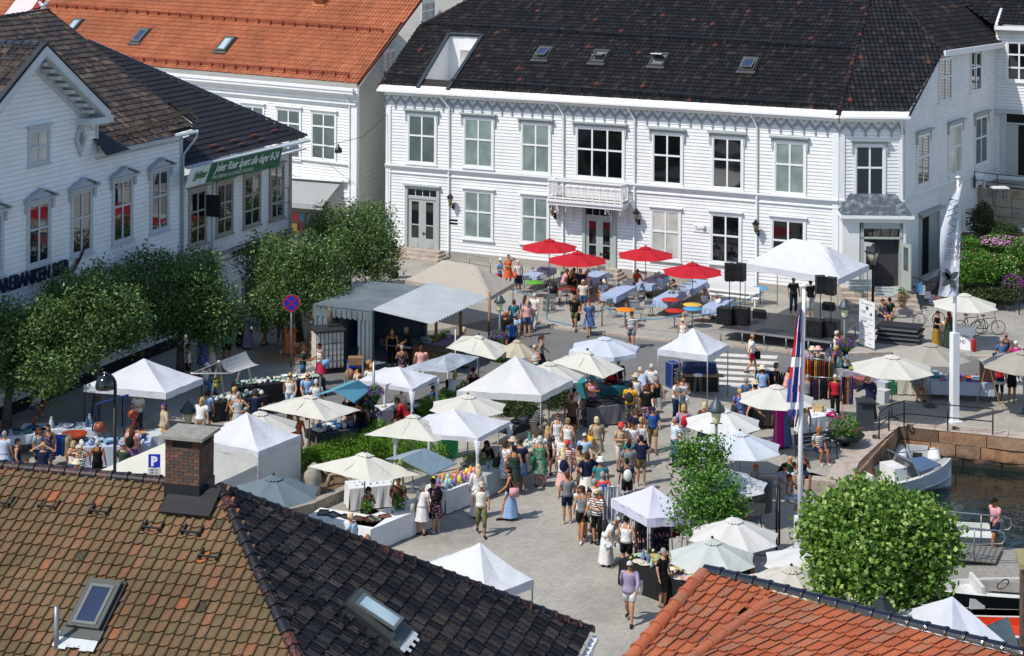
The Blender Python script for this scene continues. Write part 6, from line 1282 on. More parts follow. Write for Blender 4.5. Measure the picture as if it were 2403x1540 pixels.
# pile of stage boards at the steps
p = G(*q(12, 1000, 140)); t = thing('board_stack', p, 'pile of spare black stage boards left beside the sponsor banner', 'boards')
for i in range(8): m = MB(); a = i*.02; m.obox(p+UP*(.03+.1*i)+su*(.05*(i % 3))+sv*.1*(i % 2), (su+sv*(.1+.03*(i % 3))).normalized()*1.9, sv*1.0, UP*.07); obj('board', m, mat('26282b' if i % 2 else '5a5c60', .5), t)
# ---------------------------------------------------------------- tables and chairs
def table(c, rot, L, Wd, h, label, cloth=None, clabel=None, drop=.45, group=None, cgroup=None, top='8a7a64', prn=None, name='table', trestle=False):
 ux = V3((math.cos(rot), math.sin(rot), 0)); uy = V3((-ux.y, ux.x, 0)); b = V3((c.x, c.y, 0)); t = thing(name, b, label, 'table', group); m = MB(); m.obox(b-ux*L/2-uy*Wd/2+UP*(h-.04), ux*L, uy*Wd, UP*.035); obj('tabletop', m, mat(top, .6), t)
 for sx in (-1, 1):
  for sy in (-1, 1): m = MB(); p = b+ux*sx*(L/2-.15)+uy*sy*(Wd/2-.07); m.tube([p+ux*(.0 if not trestle else sx*.12), p+UP*(h-.04)], .018, 5); obj('leg', m, mat('c8c8c4' if trestle else '2a2b2e', .5), t)
 if cloth:
  m = MB(); e = .015; n = 10; cor = [b-ux*(L/2+e)-uy*(Wd/2+e), b+ux*(L/2+e)-uy*(Wd/2+e), b+ux*(L/2+e)+uy*(Wd/2+e), b-ux*(L/2+e)+uy*(Wd/2+e)]; m.add([p+UP*(h+.004) for p in cor], [(0, 1, 2, 3)])
  for i in range(4):
   a, d = cor[i], cor[(i+1) % 4]; nn = (d-a).cross(UP).normalized(); w = []
   for k in range(n+1): p = a+(d-a)*k/n; w += [p+UP*(h+.004), p+UP*(h-drop)+nn*(.03+.03*math.sin(k*2.4+i))]
   m.add(w, [(2*k+1, 2*k+3, 2*k+2, 2*k) for k in range(n)], 0, None, False)
  o = obj('tablecloth', m, prn or mat(cloth, .85, var=.06)); tag(o, clabel or (label+' cloth'), 'tablecloth', cgroup)
  if prn: setcol(o, cloth)
 return t
def gingham():
 m, t, b = nodes('gingham'); co = geoco(t); mp = t.nodes.new('ShaderNodeMapping'); mp.inputs['Rotation'].default_value = (.3, .3, -.4); t.links.new(co, mp.inputs[0]); ck = t.nodes.new('ShaderNodeTexChecker'); ck.inputs['Scale'].default_value = 32; ck.inputs[1].default_value = (*lin('6280ac'), 1); ck.inputs[2].default_value = (*lin('bcc6d6'), 1); t.links.new(mp.outputs[0], ck.inputs[0]); t.links.new(ck.outputs[0], b.inputs['Base Color']); b.inputs['Roughness'].default_value = .8; return m
M_ging = gingham(); tr_ = math.radians(64)
for X, Y, L, l in ((255, 1010, 2.4, 'left end of the cafe by the green bistro table'), (760, 1045, 2.2, 'beside the main entrance steps'), (1000, 1190, 2.6, 'below the balcony with the man in the cap'), (1320, 1090, 2.4, 'under the middle red parasol'), (1465, 1240, 2.6, 'with a vase of yellow flowers'), (1700, 1130, 2.4, 'behind the row of grey chairs'), (1925, 1310, 2.4, 'nearest the bass cabinets')):
 table(G(*q(7, X, Y), .75), tr_, L, .85, .75, 'cafe table '+l, 'ffffff', 'blue checked cloth on the table '+l, .28, 'cafe tables', 'checked cafe tablecloths', prn=M_ging)
# folding chair prototype
ch0 = thing('folding_chair', (0, 0, 0), 'x', 'chair'); mc_, mf_ = mat('8c9092', .45, .2), mat('9a9c9c', .35, .7)
m = MB(); m.box(0, 0, .43, .4, .38, .025); obj('seat', m, mc_, ch0); m = MB(); m.obox((-.2, .24, .62), (.4, 0, 0), (0, .03, 0), (0, .03, .2)); obj('backrest', m, mc_, ch0)
for sx in (-.21, .21): m = MB(); m.tube([(sx, .28, .84), (sx, .2, .45), (sx, -.22, 0)], .013, 5); m.tube([(sx, -.14, .44), (sx, .24, 0)], .013, 5); obj('leg', m, mf_, ch0)
m = MB(); m.tube([(-.21, .28, .84), (.21, .28, .84)], .013, 5); m.tube([(-.21, -.18, .04), (.21, -.18, .04)], .01, 5); obj('stretcher', m, mf_, ch0)
first = [ch0]
def cp(proto, first, loc, rot, label, group=None, s=1):
 o = proto if first else copy_tree(proto)
 if first: first.clear()
 o['label'] = label
 if group: o['group'] = group
 place(o, loc.x, loc.y, loc.z, rot, s); return o
chl = [(150, 1215, 30), (265, 1200, -40), (475, 1150, 200), (495, 1320, 190), (800, 1115, 160), (850, 1095, 160), (760, 1130, 150), (1040, 1270, 160), (1090, 1240, 160), (1170, 1270, 250), (1125, 1215, 160), (1290, 1270, 10), (1350, 1230, -20), (1400, 1200, 160), (1440, 1180, 160), (1235, 1080, 330), (950, 1440, 40), (1150, 1370, 20), (1260, 1430, 200), (1170, 1480, 10), (1550, 1310, 160), (1600, 1290, 160), (1650, 1265, 160), (1700, 1240, 160), (1790, 1200, 160), (1830, 1180, 160), (1870, 1160, 160), (1530, 1370, 30), (1500, 1180, 100), (2050, 1400, 190), (930, 1170, 150), (330, 1120, 150)]
for i, (X, Y, r) in enumerate(chl): cp(ch0, first, Q(7, X, Y), math.radians(r), 'empty grey folding chair standing among the cafe tables', 'grey folding chairs of the cafe')
for i in range(5):
 o = copy_tree(ch0); p = Q(7, 330, 1380); place(o, p.x+i*.05, p.y-i*.04, 0, math.radians(200)); o.scale = (1, .25, 1); o['label'] = 'folded grey chair leaning in the pile at the rope'; o['group'] = 'folded chairs piled by the rope'
b0_ = thing('bistro_table', (0, 0, 0), 'x', 'table'); m = MB(); m.lathe([(.0, 1.0), (.44, 1.0), (.45, 1.015), (.44, 1.03), (0, 1.03)], (0, 0, 0), 28); obj('tabletop', m, cloth_mat(), b0_); m = MB(); m.tube([(0, 0, 0.03), (0, 0, 1.0)], .03, 8); obj('pole', m, M_galv, b0_)
m = MB()
for k in range(4): a = k*pi/2+.3; m.tube([(0, 0, .06), (.3*math.cos(a), .3*math.sin(a), .015)], .02, 5)
obj('foot', m, M_galv, b0_); first = [b0_]; CB_ = {}
for X, Y, c, l, h in ((208, 1110, '5aa82c', 'lime green round bistro table with soda bottles', .75), (515, 1175, '8a1c20', 'dark red round bistro table behind the pushchair', .75), (1062, 1365, 'e08020', 'orange round bistro table with a small flower jar', .85), (1487, 1272, 'b83a34', 'upper red round bistro table near the rope', .85), (1693, 1320, 'd8b048', 'yellow round bistro table just behind the blue one', .85), (1693, 1357, '4a94c0', 'light blue round bistro table beside the yellow one', .9), (1526, 1375, 'b83028', 'lower red round bistro table nearest the rope', .85), (2330, 1165, '5a9cc4', 'light blue round table under the stage tent', .8)):
 p = G(*q(7, X, Y), h); o = cp(b0_, first, V3((p.x, p.y, 0)), 0, l, 'round bistro tables'); o.scale = (1, 1, h/1.03)
 for c_ in o.children:
  if c_.name.startswith('tabletop'): setcol(c_, c)
# rope barrier
rp = mat('5a8ca4', .8, var=.2, sc=30); m = MB(); RP = [(20, 1180, .85), (150, 1235, .5), (340, 1165, .95), (318, 1400, .15), (330, 1475, .05), (480, 1500, .05), (600, 1530, .1), (740, 1500, .15), (800, 1420, .5), (845, 1320, .95), (950, 1400, .75), (1180, 1455, .55), (1400, 1445, .6), (1605, 1405, .9), (1700, 1425, .7), (1900, 1390, .7), (2100, 1310, .8), (2360, 1190, .95)]
G0 = {}
gy_ = [1420, 1430, 1400, 1410, 1475, 1500, 1530, 1540, 1530, 1520, 1530, 1560, 1590, 1600, 1590, 1560, 1500, 1430]
pts = []
for (X, Y, h), gy in zip(RP, gy_): g = Q(7, X, gy); z = 20-(q(7, X, Y)[1]+226)*g.y/F; pts.append(V3((g.x, g.y, max(.03, z))))
m.tube(pts, .028, 6); tag(obj('rope', m, rp), 'thick light blue rope looped between wooden posts round the cafe', 'rope')
for i, l in ((2, 'wooden rope post beside the folded chairs'), (9, 'wooden rope post left of the orange bistro table'), (13, 'wooden rope post below the red bistro table')): m = MB(); p = pts[i]; m.tube([V3((p.x, p.y, 0)), V3((p.x, p.y, p.z+.1))], .035, 7); tag(obj('rope_post', m, mat('b08a50', .7)), l, 'post', 'rope posts')
# benches by the stage
for i, (X, Y) in enumerate(((2050, 1150), (2070, 1195), (2090, 1240))):
 p = Q(7, X, Y, .4); t = thing('bench', V3((p.x, p.y, 0)), ('rearmost', 'middle', 'front')[i]+' of three white slatted benches against the facade', 'bench', 'white benches'); m = MB(); m.obox(p-WA.u*1.3, WA.u*2.6, WA.n*.3, UP*.04); obj('seat', m, M_white, t); m = MB(); m.obox(p-WA.u*1.3+UP*.25, WA.u*2.6, WA.n*.03, UP*.3); obj('backrest', m, M_white, t)
 for s in (-1.2, 1.1): m = MB(); m.obox(V3((p.x, p.y, 0))+WA.u*s, WA.u*.06, WA.n*.28, UP*.4); obj('leg', m, M_white, t)
# ---------------------------------------------------------------- people
CD = dict(white='dcdad6', offwhite='d0c8b8', black='141416', charcoal='2e3034', grey='7c7f82', lightgrey='a8abae', navy='1a2340', blue='2a5590', lightblue='8fb0d4', denim='4a6a92', paleblue='a8c0d4', teal='3a8088', green='2c7a58', darkgreen='2e4034', olive='6c6c46', khaki='8c7650', beige='b8a68a', sand='c4b498', brown='5c4232', orange='d8643c', coral='d2443a', red='b02030', crimson='c03050', pink='d49aa4', rose='e0a8a0', magenta='b8127a', yellow='dca820', purple='5c3a78', lilac='9c90a8', mint='4cbc8c', cream='d4cab0', blond='b89a62', lightblond='cdb88a', grey_='96938e', silver='c0bdb6', brown_='4c3424', dark='201814', auburn='6c3420', redhair='5c1c20', ginger='a85c2c', mustard='94742c')
CW_ = dict(grey_='grey', brown_='brown', lightblond='fair')
def ring(c, rx, ry, ax, ay, n=12): return [c+ax*math.cos(2*pi*k/n)*rx+ay*math.sin(2*pi*k/n)*ry for k in range(n)]
def loft(m, rings, n=12, cap=(True, True)):
 vs = [p for r in rings for p in r]; fs = [(i*n+k, i*n+(k+1) % n, (i+1)*n+(k+1) % n, (i+1)*n+k) for i in range(len(rings)-1) for k in range(n)]
 if cap[0]: fs.append(tuple(range(n))[::-1])
 if cap[1]: fs.append(tuple((len(rings)-1)*n+k for k in range(n)))
 m.add(vs, fs, 0, None, True)
ARM = dict(rel=((.25, .02, 1.13), (.265, -.07, .89)), phone=((.24, .0, 1.13), (.09, -.27, 1.13)), hips=((.39, .08, 1.16), (.19, -.05, 1.0)), cross=((.26, -.03, 1.13), (-.08, -.21, 1.16)), up=((.33, -.12, 1.5), (.1, -.15, 1.6)), reach=((.24, -.2, 1.2), (.2, -.45, 1.12)), back=((.24, .14, 1.15), (.24, .18, .92)), fwd=((.24, -.12, 1.14), (.22, -.3, 1.0)), chin=((.24, -.12, 1.14), (.06, -.17, 1.33)), head=((.38, .05, 1.42), (.1, .08, 1.6)), lap=((.24, -.03, 1.13), (.12, -.28, 1.02)))
POSES = dict(stand=('std', 'rel', 'rel', 0), phone=('std', 'phone', 'phone', 4), hips=('std', 'hips', 'hips', 0), cross=('std', 'cross', 'cross', 0), shade=('std', 'up', 'phone', 0), walk=('walk', 'fwd', 'back', 3), walkb=('walk2', 'back', 'fwd', 3), reach=('std', 'reach', 'rel', 12), bend=('std', 'reach', 'fwd', 32), chin=('std', 'chin', 'cross', 2), sit=('sit', 'lap', 'lap', 3), sitlean=('sit', 'reach', 'reach', 18), siteat=('sit', 'chin', 'lap', 10), crouch=('crouch', 'reach', 'reach', 25), hair=('std', 'head', 'head', 0))
def joints(pose):
 leg, ra, la, lean = POSES[pose]; dz = {'sit': -.43, 'crouch': -.57}.get(leg, 0); dy = .1 if leg == 'crouch' else 0; pel = V3((0, dy, .95+dz)); rot = Matrix.Rotation(math.radians(lean), 3, 'X')
 def T(p): p = V3(p)+V3((0, dy, dz)); return pel+rot @ (p-pel)
 J = {'pel': pel, 'T': T, 'rot': rot, 'lean': lean, 'leg': leg}
 for s, a in ((1, ra), (-1, la)):
  k = 'R' if s > 0 else 'L'; J['sh'+k] = T((s*.175, 0, 1.38)); J['el'+k] = T((s*ARM[a][0][0], *ARM[a][0][1:])); J['wr'+k] = T((s*ARM[a][1][0], *ARM[a][1][1:])); h = V3((s*.09, dy, .9+dz)); J['hip'+k] = h
  if leg == 'std': kn, an = (s*.1, -.02, .5), (s*.11, .02, .08)
  elif leg == 'walk': kn, an = ((s*.09, -.2, .52), (s*.09, -.26, .09)) if s > 0 else ((s*.09, .02, .49), (s*.09, .27, .16))
  elif leg == 'walk2': kn, an = ((s*.09, -.2, .52), (s*.09, -.26, .09)) if s < 0 else ((s*.09, .02, .49), (s*.09, .27, .16))
  elif leg == 'sit': kn, an = (s*.12, -.42, .5), (s*.12, -.38-.05*s, .08)
  else: kn, an = (s*.16, -.3, .5), (s*.13, -.02, .09)
  J['kn'+k] = V3(kn); J['an'+k] = V3(an)
 return J
PMC = {}
TOR = [(.84, .155, .115), (.92, .165, .12), (1.0, .145, .105), (1.1, .135, .1), (1.22, .16, .112), (1.33, .175, .11), (1.4, .135, .085), (1.44, .07, .065)]
def pm(kind, pose):
 key = (kind, pose)
 if key in PMC: return PMC[key]
 J = joints(pose); T, rot = J['T'], J['rot']; ax = V3((1, 0, 0)); ay = rot @ V3((0, 1, 0)); m = MB(); n = 12
 def torso(z0, z1, g, flare=0, top=True):
  rr = []
  for z, rx, ry in TOR:
   if z0-1e-3 <= z <= z1+1e-3: rr.append(ring(T((0, 0, z)), rx+g+flare*max(0, 1.1-z), ry+g+flare*max(0, 1.1-z), ax, ay))
  loft(m, rr)
 sk = 'dress' if kind in ('skirt', 'maxi') else kind
 if kind == 'body':
  torso(.84, 1.44, 0); m.tube([T((0, 0, 1.4)), T((0, -.005, 1.5))], [.055, .05], 10); hc = T((0, -.015, 1.6)); hr = Matrix.Rotation(math.radians(J['lean']*.7+(6 if J['lean'] else 0)), 3, 'X')
  m.ell(hc, (.074, .092, .115), 14, 10, rot=hr); m.ell(hc+hr @ V3((0, -.035, -.06)), (.05, .055, .055), 10, 6, rot=hr); m.ell(hc+hr @ V3((0, -.098, -.015)), (.013, .02, .026), 6, 4, rot=hr)
  for s in (-1, 1): m.ell(hc+hr @ V3((s*.076, .008, -.005)), (.012, .02, .032), 6, 4)
  for k in 'RL':
   s = 1 if k == 'R' else -1; sh, el, wr = J['sh'+k], J['el'+k], J['wr'+k]; m.tube([sh+V3((-s*.04, 0, 0)), sh, (sh*.5+el*.5), el, el*.6+wr*.4, wr], [.05, .052, .043, .037, .036, .025], 10)
   d = (wr-el).normalized(); side = V3((s, 0, 0)); side = (side-d*side.dot(d)).normalized(); up = d.cross(side); pc = wr+d*.045; m.ell(pc, (.03, .03, .03), 8, 6); m.tube([wr, wr+d*.08], [.024, .034], 8)
   for f in range(4):
    b = wr+d*.075+up*(.024-.016*f); L = (.062, .07, .066, .052)[f]; m.tube([b, b+d*L*.55-side*.004, b+d*L*.95-side*.02], [.0088, .0082, .0065], 6)
   b = wr+d*.03+up*.03; m.tube([b, b+up*.022+d*.025-side*.008, b+up*.026+d*.052-side*.014], [.0105, .0095, .0075], 6)
   h, kn, an = J['hip'+k], J['kn'+k], J['an'+k]; m.tube([h+UP*.04, h*.75+kn*.25, h*.3+kn*.7, kn, kn*.65+an*.35, an], [.09, .086, .066, .055, .056, .036], 12)
   fd = V3((s*.1, -1, 0)).normalized(); m.tube([an+V3((0, .03, -.035)), an+fd*.1-UP*.04, an+fd*.18-UP*.055], [.036, .036, .024], 8)
  o = obj('tmp', m, cloth_mat()); rm = o.modifiers.new('r', 'REMESH'); rm.mode = 'VOXEL'; rm.voxel_size = .0115; rm.use_smooth_shade = True; sm = o.modifiers.new('s', 'SMOOTH'); sm.factor = .4; sm.iterations = 1
  bpy.context.view_layer.update(); dg = bpy.context.evaluated_depsgraph_get(); me = D.meshes.new_from_object(o.evaluated_get(dg)); loc = o.location.copy(); D.objects.remove(o); me.transform(Matrix.Translation(loc)); me.name = 'body'
  if not me.materials: me.materials.append(cloth_mat())
  PMC[key] = me; return me
 def legs(f, r0, r1, g=.0):
  for k in 'RL':
   h, kn, an = J['hip'+k], J['kn'+k], J['an'+k]
   if f <= 1: e = h*(1-f)+kn*f; m.tube([h+UP*.05, h*.6+e*.4, e], [.1+g, (r0+.1)/2+g, r0], 12)
   else: f2 = f-1; e = kn*(1-f2)+an*f2; m.tube([h+UP*.05, h*.5+kn*.5, kn, e], [.1+g, .09+g, .075+g, r1], 12)
 def sleeves(f, g=.02):
  for k in 'RL':
   s = 1 if k == 'R' else -1; sh, el, wr = J['sh'+k], J['el'+k], J['wr'+k]; pts = [sh+V3((-s*.06, 0, .01)), sh]
   if f <= 1: m.tube(pts+[sh*(1-f)+el*f], [.06, .062, .055+g*.3], 10)
   else: m.tube(pts+[el, el*(2-f)+wr*(f-1)], [.06, .062, .052, .045], 10)
 if kind == 'tee': torso(.92, 1.4, .018, .06); sleeves(.6)
 elif kind == 'tank': torso(.92, 1.33, .016, .05); 
 elif kind == 'long': torso(.84, 1.4, .022, .1); sleeves(1.85)
 if kind == 'tank':
  for s in (-1, 1): m.tube([T((s*.09, -.1, 1.3)), T((s*.09, -.06, 1.43)), T((s*.09, .06, 1.43)), T((s*.09, .1, 1.3))], .02, 5)
 if kind in ('shorts', 'pants', 'capri'):
  rr = [ring(J['pel']+UP*(z-.95), rx+.012, ry+.012, ax, V3((0, 1, 0))) for z, rx, ry in TOR[:3]]; loft(m, rr)
  legs({'shorts': .72, 'pants': 1.95, 'capri': 1.45}[kind], .09, .062)
 if kind in ('skirt', 'maxi'):
  if J['leg'] in ('sit', 'crouch'):
   a, b = (J['knR']+J['knL'])/2, J['pel']; dd = (b-a).normalized(); u2 = dd.cross(ax).normalized(); rr = [ring(b+UP*.1, .16, .125, ax, V3((0, 1, 0))), ring(b*1.0+V3((0, -.02, -.02)), .19, .13, ax, u2), ring(b*.5+a*.5, .21, .11, ax, u2), ring(a, .22, .09, ax, u2)]
   if kind == 'maxi': rr += [ring(a+V3((0, .0, -.4)), .22, .14, ax, V3((0, 1, 0)))]
   loft(m, rr)
  else:
   n_ = 24; L = (.98, .92, .8, .62, .5) if kind == 'skirt' else (.98, .92, .75, .5, .25, .1); vs = []
   for i, z in enumerate(L):
    g = i/(len(L)-1); rr_ = .15+.11*g
    for k in range(n_): a = 2*pi*k/n_; w = 1+.07*g*math.sin(a*7+i*.3); vs.append(V3((math.cos(a)*rr_*w, math.sin(a)*(rr_-.03)*w*(1.25 if J['leg'] != 'std' and i > 2 else 1), z)))
   m.add(vs, [(i*n_+k, i*n_+(k+1) % n_, (i+1)*n_+(k+1) % n_, (i+1)*n_+k) for i in range(len(L)-1) for k in range(n_)], 0, None, True)
 hc = T((0, -.015, 1.6)); hr = Matrix.Rotation(math.radians(J['lean']*.7+(6 if J['lean'] else 0)), 3, 'X'); H = lambda x, y, z: hc+hr @ V3((x, y, z))
 if kind.startswith('hair'):
  st = kind[4:]; 
  R2 = hr @ Matrix.Rotation(math.radians(-28), 3, 'X'); m.ell(H(0, .008, .016), (.084, .1, .104), 14, 8, rot=R2, lo=-.12)
  m.ell(H(0, .04, -.005), (.08, .07, .085), 12, 8, rot=hr)
  if st == 'bob': m.ell(H(0, .035, -.05), (.094, .08, .09), 12, 8, rot=hr)
  if st == 'long': m.tube([H(0, .05, .02), H(0, .085, -.1), H(0, .11, -.26), H(0, .11, -.4)], [.08, .09, .085, .04], 10, flat=.55); m.ell(H(0, .035, -.06), (.092, .075, .1), 12, 6)
  if st == 'bun': m.ell(H(0, .1, .09), (.045, .045, .04), 8, 6)
  if st == 'pony': m.tube([H(0, .09, .05), H(0, .14, 0), H(0, .13, -.12), H(0, .12, -.24)], [.02, .035, .032, .01], 8)
 if kind == 'bald': m.ell(H(0, .03, -.02), (.08, .085, .06), 12, 6, rot=hr)
 if kind == 'straw': m.lathe([(.19, .0), (.19, .008), (.1, .02), (.095, .1), (.07, .12), (0, .125)], H(0, 0, .045), 18)
 if kind == 'cap': m.ell(H(0, .0, .03), (.092, .105, .1), 14, 6, lo=-.05, rot=hr); m.obox(H(-.06, -.19, .03), (.12, 0, 0), (0, .1, .015), (0, 0, .012))
 if kind == 'bucket': m.lathe([(.15, -.03), (.15, -.02), (.1, .02), (.095, .1), (.06, .115), (0, .118)], H(0, 0, .04), 16)
 if kind == 'scarf': m.ell(H(0, .012, .0), (.1, .115, .14), 14, 8); m.tube([H(0, .03, -.1), H(0, .05, -.3)], [.11, .16], 12)
 if kind == 'sun': m.obox(H(-.072, -.105, .0), (.144, 0, 0), (0, .015, 0), (0, 0, .034)); m.obox(H(-.08, -.1, .015), (.008, 0, 0), (0, .11, 0), (0, 0, .012)); m.obox(H(.072, -.1, .015), (.008, 0, 0), (0, .11, 0), (0, 0, .012))
 if kind == 'eyes':
  for s in (-1, 1): m.ell(H(s*.03, -.088, .008), (.013, .008, .008), 6, 4)
  m.ell(H(0, -.092, -.065), (.024, .008, .006), 6, 4)
 if kind == 'shoes':
  for k in 'RL': an = J['an'+k]; s = 1 if k == 'R' else -1; fd = V3((s*.1, -1, 0)).normalized(); m.tube([an+V3((0, .05, -.045)), an+fd*.02-UP*.042, an+fd*.13-UP*.05, an+fd*.2-UP*.058], [.036, .043, .042, .022], 10)
 if kind == 'bag': m.obox(T((.2, -.04, .8)), (.1, 0, 0), (0, .3, 0), (0, 0, .28)); m.tube([T((.25, .0, 1.05)), T((.16, .0, 1.44)), T((.22, .14, 1.08))], .012, 4)
 if kind == 'hbag': w = J['wrR']; m.obox(w+V3((-.05, -.17, -.42)), (.1, 0, 0), (0, .34, 0), (0, 0, .32)); m.tube([w+V3((0, -.1, -.1)), w+V3((0, 0, -.02)), w+V3((0, .1, -.1))], .01, 4)
 if kind == 'pack': m.ell(T((0, .2, 1.18)), (.15, .09, .21), 12, 8); m.tube([T((.1, .12, 1.38)), T((.1, -.12, 1.36)), T((.12, -.1, 1.1)), T((.12, .12, 1.05))], .014, 4); m.tube([T((-.1, .12, 1.38)), T((-.1, -.12, 1.36)), T((-.12, -.1, 1.1)), T((-.12, .12, 1.05))], .014, 4)
 if kind == 'band': m.lathe([(.095, 0), (.1, .02), (.093, .04)], H(0, 0, .04), 14)
 me = D.meshes.new(kind); me.from_pydata(m.v, [], m.f); me.polygons.foreach_set('use_smooth', [True]*len(m.f)); me.materials.append(cloth_mat()); me.update(); PMC[key] = me; return me
HT = {'std': 1.72, 'walk': 1.7, 'walk2': 1.7, 'sit': 1.29, 'crouch': 1.1}
WD_ = dict(tee='tee', tank='sleeveless top', long='long sleeved top', shorts='shorts', pants='trousers', capri='cropped trousers', skirt='skirt', maxi='long skirt')
PRW = dict(stripe='striped', vstripe='striped', check='checked', floral='patterned', plain='')
RP_ = random.Random(77)
def person(k, X, Y, f, pose, hair, top, bot, extra, tail, z=0):
 leg = POSES[pose][0]; sc = RP_.uniform(.96, 1.03)*(.78 if 'kid' in extra else 1); h = HT[leg]*sc*(.96 if pose == 'bend' else 1); p = Q(k, X, Y, h+z); hs, hc_ = hair.split('-'); 
 tk, tc, *tp = top.split('-'); o = D.objects.new('person', pm('body', pose)); COL.objects.link(o); setcol(o, RP_.choice(('b07c5c', 'b98868', 'a06c4c', '9c6848', 'c09070')))
 w = RP_.uniform(.97, 1.12); place(o, p.x, p.y, z, math.radians(f+RP_.uniform(-6, 6)), (sc*w, sc*w, sc))
 def add(name, kind, c, pr=None):
  a = D.objects.new(name, pm(kind, pose)); COL.objects.link(a); a.parent = o; setcol(a, CD.get(c, c))
  if pr: a.material_slots[0].link = 'OBJECT'; a.material_slots[0].material = print_mat(pr)
  return a
 if hs == 'bald': add('hair', 'bald', CD[hc_])
 elif hs == 'scarf': add('headscarf', 'scarf', hc_)
 elif hs != 'none': add('hair', 'hair'+('' if hs == 'short' else hs), hc_)
 pr = tp[0] if tp else None; add({'tee': 'shirt', 'tank': 'sleeveless_top', 'long': 'shirt'}[tk], tk, tc, pr); cn = lambda c: CW_.get(c, c)
 if bot in ('dress', 'gown'): add('skirt', 'skirt' if bot == 'dress' else 'maxi', tc, pr); desc = '%s %s %s' % (PRW.get(pr, ''), cn(tc), 'dress' if bot == 'dress' else 'long dress')
 else:
  bk, bc, *bp = bot.split('-'); add({'shorts': 'shorts', 'pants': 'trousers', 'capri': 'trousers', 'skirt': 'skirt', 'maxi': 'skirt'}[bk], bk, bc, bp[0] if bp else None); desc = '%s %s %s and %s %s' % (PRW.get(pr, ''), cn(tc), WD_[tk], cn(bc), WD_[bk])
 add('shoes', 'shoes', RP_.choice(('1c1a1a', '2a2420', 'b0a898', '5a4434', 'c8c4bc')))
 for e in extra.split(',') if extra else []:
  e, *c = e.split('-'); c = c[0] if c else 'black'
  if e in ('straw', 'cap', 'bucket', 'band'): add('hat' if e != 'band' else 'headband', e, c)
  elif e == 'sun': add('sunglasses', 'sun', 'black')
  elif e in ('bag', 'hbag', 'pack'):
   b = D.objects.new('backpack' if e == 'pack' else 'shoulder_bag' if e == 'bag' else 'carrier_bag', pm(e, pose)); COL.objects.link(b); b.matrix_world = o.matrix_basis; b.location = o.location; b.rotation_euler = o.rotation_euler; b.scale = o.scale; setcol(b, CD[c])
   tag(b, ('%s %s worn by the person %s' % (cn(c), b.name.split('.')[0].replace('_', ' '), tail))[:200], 'bag')
 if 'sun' not in extra: add('eyes', 'eyes', '2a1c18')
 tag(o, ' '.join(('person in '+desc+' '+tail).split()), 'person')
 return o
